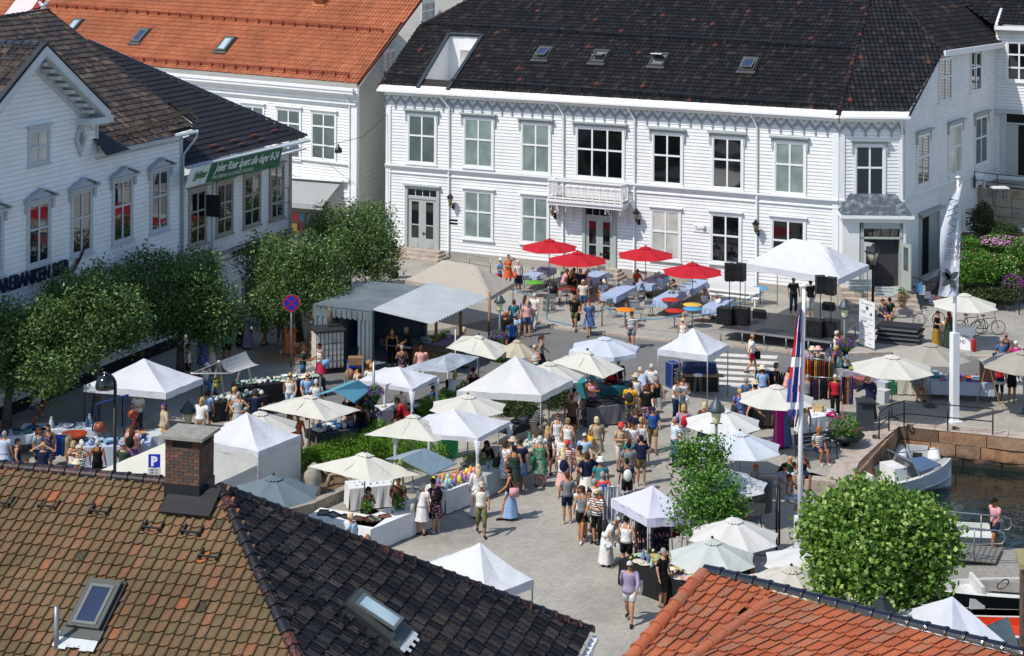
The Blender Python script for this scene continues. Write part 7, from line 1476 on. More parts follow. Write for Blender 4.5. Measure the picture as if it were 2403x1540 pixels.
PEOPLE = """
6 75 1355 150 walk short-dark tank-black shorts-khaki hbag-black|walking away under the trees
6 235 1345 180 stand short-dark tee-navy capri-grey |seen from behind beside the orange post box
6 2285 880 60 phone short-silver tee-lightblue shorts-red cap-white|with white cap left of the cafe
6 2370 850 10 shade short-brown_ tank-orange dress |shading eyes left of the cafe
7 60 900 200 stand short-silver tee-white skirt-navy bag-orange|with orange bag by the green table
7 480 975 100 sitlean short-brown_ tee-pink shorts-grey |seated far left under the second parasol
7 545 990 150 sitlean long-blond tank-black skirt-black |seated under the second red parasol
7 600 975 200 sitlean short-brown_ tee-brown shorts-khaki |seated deep under the second parasol
7 655 985 200 reach short-grey_ tee-navy shorts-red |standing at the busy cafe table
7 700 1005 190 sit bob-blond tee-pink-stripe skirt-rose |sitting with back turned at the cafe
7 668 1085 -10 stand bob-lightblond tee-offwhite shorts-denim |standing in front of the second parasol
7 850 1075 20 siteat short-silver tee-paleblue shorts-beige cap-white|eating under a white cap
7 872 1068 -60 sitlean short-dark tee-brown shorts-black |seated behind the white cap diner
7 1155 970 30 sitlean bald-grey_ tee-coral shorts-navy sun|seated alone below the third parasol
7 1388 1010 -110 sit short-silver tee-paleblue shorts-white |seated opposite the coral shirt
7 1530 1075 -60 siteat short-dark long-black pants-black |in shade beside the fourth parasol
7 1805 1155 10 sit bun-blond tank-white shorts-denim sun|seated in sunglasses by the front table
7 1955 1200 -60 sitlean short-silver tee-white shorts-navy |seated nearest the bass cabinets
7 592 1232 -8 walk bald-grey_ tee-black shorts-olive hbag-black|strolling on the road below the cafe
7 725 1277 8 walkb short-brown_ tee-denim dress band-red|with red headband on the road
7 1125 1385 -5 walk short-dark tee-navy-stripe shorts-grey sun|walking out past the rope
7 1605 1452 170 stand short-blond tank-white-floral dress straw-sand,kid|with straw hat behind the mixer tent
7 210 1215 165 walk short-silver tee-white pants-white bag-navy|crossing towards the cafe
7 145 1278 185 stand pony-blond tee-rose shorts-denim |with blond ponytail on the road
7 122 1232 150 stand long-brown_ tee-lilac-floral skirt-pink |behind the ponytail by the lamp
7 18 1270 190 stand bob-brown_ tee-teal shorts-denim |beside the cream lamp post
7 42 1400 -30 walk short-grey_ tee-paleblue shorts-beige cap-grey|with grey cap by the beige marquee
7 0 1450 170 stand short-brown_ tee-blue shorts-navy |just left of the grey cap
7 -60 1390 120 stand short-ginger tee-black shorts-grey |by the corrugated roof corner
8 240 1065 0 stand short-brown_ tee-charcoal pants-navy z=.62|standing on stage under the ridge tent
8 400 1085 200 stand short-dark tee-black capri-grey-check z=.62|on stage with back turned
8 1055 1258 40 siteat short-brown_ tee-grey shorts-navy z=.35|sitting left on the stage boards
8 1142 1238 -10 sitlean short-brown_ tee-darkgreen shorts-denim cap-black,z=.4|in black cap looking at a phone
8 1582 1375 60 phone short-brown_ tee-black maxi-mustard |by the info stand
8 1700 1385 200 stand long-auburn tank-darkgreen gown |with auburn hair by the info stand
9 42 965 175 stand short-grey_ tee-paleblue-floral dress |at the far left behind the roof
9 162 1035 100 stand short-dark tank-navy skirt-navy |in shade near the far left stall
9 362 932 60 stand long-brown_ tee-lightgrey shorts-navy |with long hair by the big bowl
9 452 903 10 stand long-dark tank-navy-floral dress |in shade behind the big bowl
9 405 1070 185 hair short-blond tee-navy shorts-navy |raising an arm by the sweater rail
9 690 1058 165 stand bob-blond tank-offwhite-floral shorts-denim |at the sweater rail
9 752 1100 180 hair bob-lightblond tank-navy-stripe shorts-white |lifting a hand to the hair
9 720 1245 120 stand none-blond tank-offwhite shorts-khaki straw-cream|in cream sun hat above the ridge
9 240 1215 60 sit bob-brown_ tee-navy shorts-denim |low behind the ridge tiles
9 915 1043 180 stand short-silver tank-black pants-black |next to the black arc lamp
9 1160 1070 -15 stand short-grey_ tee-darkgreen capri-khaki sun|right of the arc lamp
9 1188 890 150 bend bob-redhair tank-olive-floral dress |leaning over the blue pots
9 1245 910 170 stand long-brown_ tee-rose skirt-purple-floral pack-black|behind the blue pots
9 1300 590 -20 cross short-brown_ tee-white pants-charcoal |arms folded under the left tent
9 1545 705 -60 stand bob-purple long-beige gown |in purple cap under the left tent
9 1882 655 165 reach pony-blond tee-white shorts-beige |with ponytail by the cream lamp
9 1940 585 175 stand short-dark tee-lightblue shorts-navy bag-black|with cross strap at the pottery
9 2200 552 -140 stand bun-blond tee-white shorts-khaki |with blond bun at the pottery
9 2238 598 -15 hips short-grey_ tank-lightgrey dress |hands on hips by the pottery
9 2310 740 5 stand short-grey_ tee-grey shorts-navy sun|half hidden behind the walled tent
9 2400 570 180 stand bob-brown_ tee-navy shorts-denim |right of the pottery frame
9 345 562 60 crouch short-brown_ tee-white shorts-denim |crouching by the bank wall
9 1920 318 60 siteat short-grey_ tee-white pants-denim cap-white|in white cap behind the pottery
9 1765 145 90 stand short-dark tank-white shorts-black |behind a tree trunk in shade
9 1905 70 180 stand bob-brown_ tee-blue-floral dress |in deep shade under the trees
9 1975 60 170 stand short-dark tank-offwhite-floral dress |in shade by the lamp post
9 2130 -40 175 stand short-brown_ tee-mint shorts-black |with a pushchair in shade
5 2330 1380 -20 stand scarf-rose long-lilac gown |under the shop window
5 2262 1368 10 stand scarf-charcoal long-black gown |beside the pink scarf
10 440 165 90 phone short-brown_ tee-darkgreen shorts-denim |facing the white oven cage
10 608 140 -60 phone short-dark tank-white skirt-crimson bag-lightblue|beside the white oven cage
10 322 420 5 walk bob-blond tank-white shorts-paleblue sun|strolling towards the parasols
10 482 420 15 walkb bald-grey_ tee-lightblue shorts-khaki sun|strolling in the left crowd
10 566 480 190 stand short-silver tee-white shorts-sand bag-brown|left of the blue awning
10 975 360 195 stand bob-dark tee-offwhite shorts-navy |by the sacks of firewood
10 1086 333 190 stand short-blond tee-white shorts-beige |behind the white gazebo
10 976 430 0 stand bald-grey_ tee-grey shorts-navy sun|peeking over the gazebo
10 1280 -5 5 bend bun-blond tank-black pants-black |cooking under the metal roof
10 1440 -15 -70 reach short-grey_ tee-black pants-black |serving food at the counter
10 1372 160 195 chin short-grey_ tank-black-floral dress |by the steel cooker
10 1552 165 190 stand bob-brown_ tee-rose pants-white |left of the silver tarpaulin
10 1950 -10 120 stand bob-lightblond tank-grey-floral dress |right of the food counter
10 2040 368 185 stand short-redhair tank-black skirt-black |by the small beige parasol
10 1832 430 150 bend bob-blond tee-white shorts-denim |bending under the silver tarpaulin
10 1800 485 190 sit long-dark tee-pink-floral shorts-black |sitting by the silver tarpaulin
10 1660 540 90 stand short-dark tee-blue shorts-navy kid|by the yew and tarpaulin
10 312 800 30 walk bob-brown_ tee-offwhite shorts-beige sun|under the left square parasol
10 392 800 15 walk short-brown_ tank-orange skirt-orange-stripe |in orange below the left parasol
10 870 610 190 stand short-dark tee-black shorts-pink |under the light blue awning
10 985 680 180 stand short-dark tank-black capri-navy |behind the flower post
10 1340 575 170 bend short-grey_ tee-offwhite shorts-navy |bent over the small items table
10 1415 645 -90 bend short-dark long-red pants-black |in red cardigan by the gazebo
10 2215 1035 -50 sitlean bob-dark tee-black pants-black |reading behind the glass table
10 2340 1050 130 stand bob-brown_ tee-lilac-check dress bag-darkgreen|left of the big crowd
10 2410 1035 160 stand short-blond tee-beige dress straw-sand|in straw hat at the crowd edge
10 2085 1275 185 stand long-lightblond long-white gown |with very long blond hair
10 2115 1442 5 walk short-grey_ tee-cream-check capri-olive cap-sand|walking alone in the open
10 1555 1452 160 reach short-silver tee-white skirt-white bag-offwhite|at the jewellery table
10 1690 1415 -140 reach short-charcoal tee-black-floral dress pack-black|at the jewellery table corner
10 1335 1395 0 sit short-brown_ tee-brown shorts-navy |under the green framed stall
10 1030 1478 50 siteat bob-dark tank-black pants-black |seated seller below the square parasol
10 2385 1300 -80 walk bob-dark tank-black maxi-lightblue bag-pink|with a pink bag passing
14 925 200 250 reach bun-lightblond tee-paleblue skirt-white bag-sand|beside the jewellery table end
14 1045 395 180 stand bald-grey_ tee-grey shorts-khaki |mostly hidden by the black hip
11 272 68 100 walk pony-brown_ tank-grey capri-black |crossing the upper road
11 218 155 -20 phone bob-lightblond tank-white skirt-black bag-black|in sunglasses by the beige parasol
11 60 235 170 stand bob-brown_ tee-navy-floral skirt-navy |by the largest tent peak
11 750 445 20 cross short-brown_ tank-pink skirt-charcoal-floral bucket-teal|in blue hat behind the tray table
11 925 300 170 stand short-brown_ tee-red shorts-black |under the tipped square parasol
11 1000 290 180 stand short-grey_ tee-navy shorts-beige bag-navy|under the valance parasol
11 1165 435 185 stand short-grey_ long-white pants-white straw-sand,bag-black|in straw hat at the trays
11 1232 380 -170 bend short-sand tee-paleblue-floral shorts-navy |looking down at the trays
11 1310 335 175 stand short-silver tee-white shorts-grey |rear of the tray crowd
11 1352 455 -150 back short-grey_ tank-black skirt-offwhite-floral |right of the tray crowd
11 1265 528 180 stand bob-auburn tee-black skirt-black-floral |with curly hair at the trays
11 1110 510 160 phone short-dark tee-yellow pants-darkgreen-floral pack-charcoal|in yellow tee by the trays
11 1535 465 60 phone bob-brown_ tee-offwhite-floral pants-navy |talking beside the mixer tent
11 1610 445 0 phone long-dark tank-white shorts-paleblue hbag-white|with a white carrier bag
11 1325 742 -5 walk short-brown_ tee-blue shorts-khaki cap-navy|in blue cap walking forward
11 1165 752 20 stand long-brown_ tee-navy shorts-navy sun|in the crowd centre
11 1130 868 0 phone long-dark tee-white-floral shorts-denim sun|holding a camera
11 1215 835 180 stand bun-blond tank-white pants-black |with bun beside the blue cap
11 1020 890 10 chin bob-brown_ tee-beige capri-offwhite-floral bucket-coral|in pink hat
11 795 830 200 stand bob-lightblond tee-beige dress bag-yellow|with a yellow bag
11 682 985 -10 stand short-silver tee-paleblue shorts-sand sun|with white hair in the crowd
11 430 795 15 stand pony-brown_ tank-lightgrey-vstripe dress sun|at the left of the crowd
11 525 845 150 stand bun-blond tank-white skirt-lilac |with off shoulder top
11 598 555 -30 reach none-brown_ tee-white skirt-black-vstripe cap-black|in black cap under the tent
11 560 622 185 stand short-auburn tee-brown shorts-black |under the edge of the largest tent
11 335 920 160 stand long-blond tee-darkgreen-floral shorts-black |with long blond hair in green
11 465 985 -20 stand bald-grey_ tee-white shorts-denim |bald in the crowd
11 520 1050 -15 stand short-grey_ tee-red-stripe shorts-denim cap-coral|in coral cap
11 265 1010 180 stand bob-silver tank-green-floral dress bag-green|in bright green dress
11 265 960 190 stand short-brown_ tee-white shorts-denim |behind the green dress
11 80 1035 165 stand bun-brown_ tee-navy skirt-denim bag-teal|with a pale blue shoulder bag
11 20 1100 170 stand short-dark tank-darkgreen dress |at the glass table
11 480 1135 185 walk long-lightblond tank-white skirt-rose pack-navy|with quilted backpack
11 650 1098 -30 phone none-brown_ tank-beige dress cap-black|in black cap and beige dress
11 705 1158 200 hips bob-brown_ tee-navy skirt-offwhite-stripe |with striped skirt in the crowd
11 520 1350 195 stand short-brown_ tee-grey shorts-navy |with back to camera, crowd front
11 755 1258 180 stand short-brown_ tee-white shorts-grey kid|a child in the crowd
11 832 1218 185 stand short-grey_ tee-teal shorts-grey bucket-white|in white sun hat
11 850 1345 185 stand short-grey_ long-coral capri-beige pack-blue|with blue backpack
11 775 1410 190 stand short-grey_ tee-white-floral capri-black |lower crowd in floral tee
11 665 1480 180 stand bun-brown_ tank-grey shorts-black |lower crowd with bun
11 722 1510 20 walk bun-dark tank-offwhite-vstripe shorts-offwhite |in light playsuit walking
11 800 1520 -25 chin short-blond tee-navy-stripe pants-black sun|in sailor stripes
11 1095 1068 190 stand short-dark tee-grey shorts-blue |with cropped hair
11 1105 1035 180 stand short-brown_ tee-teal shorts-blue kid|in turquoise among adults
11 1215 1003 180 stand short-dark tee-navy shorts-khaki |broad shoulders, back turned
11 1080 1220 185 stand short-dark tee-charcoal shorts-black pack-white|with white drawstring pack
11 1530 832 -70 hips short-grey_ tee-lightblue-stripe pants-denim |left of the young tree
11 1612 718 190 stand bob-blond tee-lilac-floral pants-white pack-red|with small red backpack
11 1808 697 185 stand bob-lightblond tee-brown skirt-navy |behind the round white parasol
11 2200 460 195 stand short-grey_ tee-denim shorts-navy |left of the flag
11 2285 500 170 stand bob-brown_ tank-white skirt-white straw-sand|in straw hat near the flag
11 2140 568 190 stand short-blond tee-blue-floral dress bag-charcoal|in blue kaftan
11 2245 60 100 walk bald-brown_ tee-white shorts-red hbag-black|crossing the zebra stripes
11 2352 360 180 stand short-brown_ tee-lightblue shorts-white straw-cream|in sun hat by the crossing
11 2225 640 60 reach short-dark tank-black shorts-charcoal |under the parasol by the flag
11 2290 1272 -60 sit pony-ginger tee-grey shorts-navy kid|a seated child on the kerb
11 200 700 90 bend short-grey_ tee-olive-stripe shorts-beige |bending beneath the largest tent
11 590 535 150 stand short-grey_ tee-beige shorts-khaki |behind the black cap
12 645 25 80 stand short-silver tank-white-floral capri-white |at the hanging baskets
12 705 25 160 stand short-brown_ tee-magenta skirt-paleblue |behind the hanging baskets
12 612 155 60 reach bob-blond tank-purple shorts-denim |left of the hanging baskets
12 418 180 200 stand short-grey_ tee-lilac capri-khaki bucket-cream|in cream hat at the jackets
12 472 182 190 stand short-grey_ tee-darkgreen-floral skirt-olive straw-rose|in pink hat at the jackets
12 75 322 70 stand bob-dark tee-black pants-black |by the beige coat
12 172 358 90 reach bob-brown_ tank-rose skirt-rose |browsing the jacket rail
12 96 425 80 stand short-grey_ tee-lightgrey shorts-navy kid|low by the jacket rail
12 370 435 180 stand short-grey_ tee-grey pants-navy |between the jacket rails
12 632 435 0 stand short-silver tee-red pants-black |in red behind the rail
12 962 445 200 reach bun-blond long-navy gown |in hooded blue poncho
12 1390 360 10 sit short-grey_ tee-teal-floral shorts-grey |seated under the beige parasol
12 2235 50 -20 sit bald-grey_ tank-charcoal shorts-black sun|at the right info table
12 2198 92 190 sit short-grey_ tee-denim pants-navy |in denim shirt far right
12 2332 125 190 sit short-grey_ tee-magenta shorts-navy cap-white|in pink with white cap
12 2290 290 10 stand short-dark tee-black shorts-black |behind the board table
12 2175 280 170 stand short-grey_ tee-red capri-navy |left of the board table
12 108 690 180 stand bob-brown_ tee-magenta gown |in magenta at the bag stall
12 165 700 195 stand short-dark tee-denim gown |next to the magenta dress
12 335 690 190 stand short-grey_ tank-offwhite-floral gown |behind the lower flag
12 468 922 30 sit short-ginger tee-darkgreen-stripe shorts-navy |on the iron bench
12 205 1190 10 siteat long-blond tee-darkgreen shorts-paleblue kid|a girl eating on the wall
12 322 1150 10 siteat bob-brown_ tank-navy skirt-navy |eating behind the flagpole
12 92 1250 60 sitlean long-dark tee-lilac skirt-sand |with long dark hair on the wall
12 166 1362 80 siteat short-auburn tank-lightgrey capri-paleblue z=-.2|eating on the lower stone
15 888 195 70 bend bun-silver tee-white maxi-white pack-charcoal|in long white skirt
15 1108 648 -8 walk short-silver long-lilac shorts-white sun,bag-white|walking towards the camera
15 1420 525 50 stand short-grey_ tee-black dress |at the pottery table
15 1075 215 150 stand short-dark tank-white shorts-black |selling scarves under the gazebo
15 655 -60 -20 walk short-dark tee-white shorts-brown |behind the playsuit
15 2040 640 120 sit short-grey_ tee-grey pants-denim |under the cream parasol
16 2135 58 -60 walk short-brown_ tee-pink shorts-navy cap-black,z=-.62|on the floating dock
12 -260 1510 20 sitlean short-grey_ tee-navy shorts-denim z=-.3|reading a newspaper on the bench
"""
POSES['back'] = ('std', 'back', 'back', 0)
n_people = 0
for r in PEOPLE.strip().split('\n'):
 a, tail = r.split('|'); w = a.split(); ex = w[8] if len(w) > 8 else ''; z = 0
 if 'z=' in ex: i = ex.index('z='); z = float(ex[i+2:]); ex = ex[:i].rstrip(',')
 person(int(w[0]), float(w[1]), float(w[2]), float(w[3]), w[4], w[5], w[6], w[7], ex, tail, z); n_people += 1
# ---------------------------------------------------------------- goods
WM = {}
def ware(kind):
 if kind in WM: return WM[kind]
 m = MB()
 if kind == 'bowl': m.lathe([(.0, 0), (.06, 0), (.13, .05), (.16, .09), (.15, .09), (.12, .05), (0, .02)], n=14)
 elif kind == 'mug': m.lathe([(0, 0), (.038, 0), (.042, .09), (.037, .09), (.034, .02), (0, .02)], n=10); m.tube([(.04, 0, .07), (.065, 0, .06), (.065, 0, .035), (.04, 0, .025)], .007, 4)
 elif kind == 'jar': m.lathe([(0, 0), (.05, 0), (.09, .06), (.085, .12), (.05, .15), (.055, .17), (.045, .17), (0, .16)], n=12)
 elif kind == 'vase': m.lathe([(0, 0), (.05, 0), (.07, .1), (.05, .2), (.03, .26), (.04, .29), (.03, .29), (0, .25)], n=12)
 elif kind == 'egg': m.lathe([(0, 0), (.07, .01), (.09, .1), (.08, .2), (.045, .27), (0, .29)], n=12)
 elif kind == 'plate': m.lathe([(0, 0), (.1, .005), (.17, .03), (.168, .036), (.1, .015), (0, .012)], n=18)
 elif kind == 'glass': m.lathe([(0, 0), (.035, 0), (.006, .01), (.006, .09), (.04, .13), (.035, .2), (.03, .2), (0, .11)], n=10)
 elif kind == 'tray': m.box(0, 0, 0, .5, .36, .03); m.box(0, -.17, .03, .5, .02, .03); m.box(0, .17, .03, .5, .02, .03); m.box(-.24, 0, .03, .02, .32, .03); m.box(.24, 0, .03, .02, .32, .03)
 elif kind == 'board': m.lathe([(0, 0), (.17, 0), (.17, .025), (0, .025)], n=18)
 elif kind == 'box': m.box(0, 0, 0, .3, .22, .16); m.box(0, 0, .16, .32, .24, .02)
 elif kind == 'cushion': m.ell((0, 0, .09), (.25, .25, .1), 12, 6)
 elif kind == 'crate':
  m.box(0, 0, 0, .58, .38, .02)
  for sx, sy, a, b in ((0, -.19, .6, .02), (0, .19, .6, .02), (-.29, 0, .02, .36), (.29, 0, .02, .36)):
   for z in (.02, .1, .18): m.box(sx, sy, z, a, b, .06)
  for sx in (-.28, .28):
   for sy in (-.18, .18): m.box(sx, sy, 0, .05, .05, .25)
 elif kind == 'garment':
  vs = []; n = 14
  for i, (z, w, d) in enumerate(((-.02, .03, .02), (-.05, .12, .03), (-.1, .21, .045), (-.3, .2, .05), (-.55, .21, .06), (-.8, .23, .065))):
   for k in range(n): a = 2*pi*k/n; vs.append((math.cos(a)*w*(1+.05*math.sin(3*a+i)), math.sin(a)*d*(1+.25*math.sin(5*a+i)), z))
  m.add(vs, [(i*n+k, i*n+(k+1) % n, (i+1)*n+(k+1) % n, (i+1)*n+k) for i in range(5) for k in range(n)], 0, None, True); m.tube([(-.18, 0, -.1), (0, 0, -.03), (.18, 0, -.1)], .012, 4); m.tube([(0, 0, -.03), (0, 0, .05)], .006, 4)
 elif kind == 'scarf':
  vs = []
  for i in range(7):
   for k in range(13): x = -.16+.32*k/12; vs.append((x*(1+.1*i/6), .04*math.sin(k*1.9+i*.6), -.0-.18*i))
  m.add(vs, [(i*13+k, i*13+k+1, (i+1)*13+k+1, (i+1)*13+k) for i in range(6) for k in range(12)], 0, None, True)
 elif kind == 'sack': m.ell((0, 0, .2), (.22, .18, .24), 10, 7)
 me = D.meshes.new(kind); me.from_pydata(m.v, [], m.f); me.polygons.foreach_set('use_smooth', [bool(x) for x in m.sm]); me.materials.append(cloth_mat() if kind in ('garment', 'scarf', 'cushion', 'sack') else glaze_mat()); me.update(); WM[kind] = me; return me
def glaze_mat():
 if 'glz' in MC: return MC['glz']
 m, t, b = nodes('glazed_goods'); oi = t.nodes.new('ShaderNodeObjectInfo'); t.links.new(oi.outputs['Color'], b.inputs['Base Color']); b.inputs['Roughness'].default_value = .3; MC['glz'] = m; return m
RW = random.Random(5); NM = dict(bowl='bowl', mug='cup', jar='jar', vase='vase', egg='vase', plate='plate', glass='wine_glass', tray='display_tray', board='serving_board', box='box', cushion='cushion', crate='crate', garment='jacket', scarf='scarf', sack='sack')
def put(kind, p, c, label, group=None, s=1, rot=None, cat=None, pr=None, name=None):
 o = D.objects.new(name or NM[kind], ware(kind)); COL.objects.link(o); o.location = p; o.rotation_euler = (0, 0, RW.uniform(0, 6) if rot is None else rot); o.scale = (s, s, s) if not isinstance(s, tuple) else s; setcol(o, c)
 if pr: o.material_slots[0].link = 'OBJECT'; o.material_slots[0].material = print_mat(pr)
 return tag(o, label, cat or (name or NM[kind]).replace('_', ' '), group)
def spread(c, rot, L, Wd, z, kinds, n, cols, where, s=1):
 ux = V3((math.cos(rot), math.sin(rot), 0)); uy = V3((-ux.y, ux.x, 0)); k = max(1, round((n*Wd/L)**.5)); per = max(1, round(n/k))
 for j in range(k):
  for i in range(per):
   a = ((i+.5)/per-.5)*(L-.2)+RW.uniform(-.04, .04); b = ((j+.5)/k-.5)*(Wd-.2)+RW.uniform(-.03, .03); kd = RW.choice(kinds); cn, ch_ = RW.choice(cols); p = V3((c.x, c.y, 0))+ux*a+uy*b+UP*(z+.006)
   put(kd, p, ch_, '%s %s on %s' % (cn, NM[kd].replace('_', ' '), where), NM[kd].replace('_', ' ')+'s on '+where, s*RW.uniform(.85, 1.15), cat=NM[kd].replace('_', ' '))
PAST = [('pale green', 'a8c0a8'), ('pink', 'c89a9a'), ('blue', '6a86a8'), ('cream', 'cfc8b4'), ('yellow', 'b8a860')]; BLU = [('deep blue', '1c3470'), ('pale blue', '8aa8c0'), ('white', 'd0d0cc')]; GRN = [('grey green', '8aa090'), ('white', 'd4d4ce'), ('teal', '5a9088'), ('cream', 'd0c8b0')]
CLR = [('orange', 'd88a10'), ('yellow', 'd0c850'), ('pink', 'c88a98'), ('lilac', '8a70a0'), ('pale blue', '90b4b8')]; DRK = [('dark wood', '4a3424'), ('black', '1a1a1c'), ('walnut', '6a4830')]
TB = [  # k X Y rot L W cloth where kinds n cols scale drop
 (14, 850, 240, -.38, 2.3, .9, 'd6d6d6', 'the long white jewellery table', ('tray',), 5, DRK, .8, .72), (14, 1290, 200, .9, 3.0, .85, 'd4d4d4', 'the white side table by the kerb', ('tray', 'mug'), 7, DRK+GRN, .75, .72),
 (10, 1085, 1455, .3, 1.6, .8, 'cfcfce', 'the small white table behind the seller', ('mug',), 12, GRN, .6, .7), (10, 1880, 1440, .85, 2.0, .9, 'd4d4d2', 'the white table of coloured glass', ('egg', 'vase', 'egg', 'bowl'), 30, CLR, .95, .72),
 (10, 2190, 1310, .9, 2.4, .9, '9aa8a8', 'the grey green cloth table', ('tray', 'glass'), 9, [('dark', '1c2024'), ('clear', 'b8c4c8')], .7, .72), (11, 110, 1120, 1.0, 1.9, .8, 'c8c8c0', 'the pale table of white cups', ('mug', 'bowl', 'vase'), 20, GRN, .9, .7),
 (11, 880, 700, .35, 2.0, 1.0, '5c5c62', 'the grey cloth tray table', ('tray',), 6, [('black', '141416'), ('dark', '242630')], 1.1, .7), (11, 720, 500, -.25, 2.2, .8, '2a7880', 'the teal cloth table', ('plate',), 3, [('white', 'c8c8c8')], .7, .6), (11, 1020, 525, .2, 1.8, .8, '1c5a64', 'the teal topped gadget table', ('tray', 'bowl'), 6, [('black', '18181a'), ('crimson', '8a1c30')], .7, .3),
 (10, 210, 490, .42, 3.6, .95, '121214', 'the black cloth pottery table', ('mug', 'mug', 'bowl', 'plate'), 54, GRN, 1.0, .74), (9, 2230, 650, .5, 2.2, .8, '1c1c1e', 'the pottery table under the sagging canvas', ('mug', 'jar', 'bowl'), 26, GRN, 1.0, .7),
 (9, 1060, 1075, .12, 2.6, 1.0, 'a8b4c8', 'the blue and white pottery table', ('mug', 'jar', 'bowl'), 34, BLU, 1.0, .7), (9, 1440, 985, .3, 1.8, .9, 'b4b8bc', 'the lace cloth table under the left tent', ('box', 'bowl'), 5, [('pale wood', 'b08a50'), ('terracotta', '9a4a28')], .9, .7),
 (9, 200, 985, .3, 1.9, .8, 'b0b4ba', 'the far left table of plates', ('plate', 'bowl'), 9, [('sea green', '3a6a6c'), ('dark blue', '22384e')], 1.0, .3), (9, 570, 925, .1, 2.8, .9, 'b8bcc4', 'the white table in tree shade', ('bowl', 'vase', 'plate'), 9, [('rust', '7a3420'), ('blue', '2a5a80'), ('white', 'c4c4c4')], 1.2, .3),
 (10, 810, 930, .55, 2.5, .9, '3a4044', 'the dark shelf of round jars', ('jar', 'jar', 'bowl'), 34, [('white', 'd0d0c8'), ('pale blue', '8fb0b4'), ('deep blue', '3a5a90'), ('rose', 'c8a09a'), ('teal', '3a7078')], 1.1, .3), (10, 1330, 730, .5, 1.7, .8, 'c8cacc', 'the white table below the gazebo', ('plate', 'glass'), 9, GRN, .8, .6),
 (15, 1040, 450, .05, 1.1, .6, 'c0ccd0', 'the little white trestle table', ('box',), 2, [('teal', '2a8a90'), ('pale', 'c0c0c4')], .8, .1), (15, 1530, 730, -.85, 3.2, 1.3, '111113', 'the black cloth pottery table by the roof', ('mug', 'mug', 'bowl', 'plate', 'vase'), 56, PAST, 1.0, .74),
 (12, 980, 395, -.08, 2.4, .8, '8a8494', 'the lilac table behind the sheepskins', ('plate', 'bowl'), 8, [('lime', '8aa030'), ('blue', '4a5a9a')], .8, .4), (12, 1420, 440, -.05, 1.9, .8, 'b4b0a4', 'the table under the grey parasol', ('glass', 'box'), 8, [('dark blue', '1c2a4a'), ('clear', 'b0b4b8')], .8, .7), (12, 1800, 480, -.12, 2.6, 1.1, 'a8b0c0', 'the coloured glass table by the pole', ('plate', 'bowl', 'glass', 'plate'), 22, [('magenta', 'a01868'), ('turquoise', '1c8a9a'), ('orange', 'c85a20'), ('violet', '6a4a9a'), ('red', 'a82028')], .9, .5),
 (12, 2220, 490, -.05, 2.4, .7, 'c4c4c0', 'the trestle table of round boards', ('board',), 8, DRK+[('brown', '8a5a3a')], .8, .08), (12, 455, 800, .5, 1.3, .9, 'd2d2d2', 'the white table behind the iron bench', ('box', 'glass'), 4, [('pale wood', 'b89a68'), ('green', '6a9a40')], 1., .7), (12, 60, 730, .2, 2.0, .9, '2a2426', 'the bag table by the magenta dress', ('cushion', 'box'), 8, [('red', 'a81c20'), ('yellow', 'c8a020'), ('black', '1c1c1e'), ('orange', 'c06a20')], .6, .6),
 (12, 580, 360, -.1, 1.6, .7, '9a9a98', 'the glassware table behind the jackets', ('glass', 'vase'), 14, [('clear', 'b0c0c4'), ('green', '6aa070'), ('amber', 'b87a30')], 1.1, .3), (10, 1690, 110, .9, 2.3, .8, '8a7088', 'the food counter under the metal roof', ('bowl', 'plate', 'box'), 14, [('red', 'a83028'), ('green', '5a8a3a'), ('steel', '9a9c9e'), ('yellow', 'c8a840')], .9, .6),
 (11, 60, 890, .9, 1.7, .8, '2a2a2c', 'the dark table below the largest tent', ('tray', 'box'), 6, [('black', '1a1a1c'), ('grey', '6a6c6e')], .8, .2), (10, 1560, 700, .9, 2.4, .8, '1c1c1e', 'the dark table beside the long yew', ('tray', 'mug'), 12, [('black', '1a1a1c'), ('grey', '6a6c6e'), ('white', 'c8c8c8')], .8, .4)]
for k, X, Y, rot, L, Wd, cl, wh, kinds, n, cols, s, dr in TB:
 c = Q(k, X, Y, .75); table(c, rot, L, Wd, .75, 'market table: '+wh.replace('the ', '', 1), cl, 'cloth over '+wh, dr, 'market tables', 'market tablecloths', trestle=dr < .3); spread(c, rot, L, Wd, .755, kinds, n, cols, wh, s)
put('bowl', Q(9, 695, 1060, .75), '8a3414', 'very large rust red glazed bowl behind the sweater rail', None, 2.9, cat='bowl')
for i, (X, Y, h, c, l) in enumerate(((935, 935, 1.2, '8a4028', 'hanging terracotta ball on the blue frame'), (1250, 815, 1.4, '8a3c24', 'terracotta ball at the right of the blue frame'))): 
 m = MB(); m.ell(Q(9, X, Y, h), (.2, .2, .2), 14, 10); tag(obj('clay_ball', m, mat(c, .4)), l, 'pot')
for a in (((850, 1090, 0), (900, 720, 2.0)), ((940, 1060, 0), (900, 720, 2.0)), ((1160, 1000, .3), (1200, 630, 2.2)), ((1240, 950, .3), (1200, 630, 2.2)), ((900, 720, 2.0), (1200, 630, 2.2))): m = MB(); m.tube([Q(9, *a[0]), Q(9, *a[1])], .035, 5); o = obj('frame_post', m, mat('16306a', .5)); o['label'] = 'dark blue steel bar of the pot frame, left tent'; o['category'] = 'frame'; o['group'] = 'bars of the blue frame'
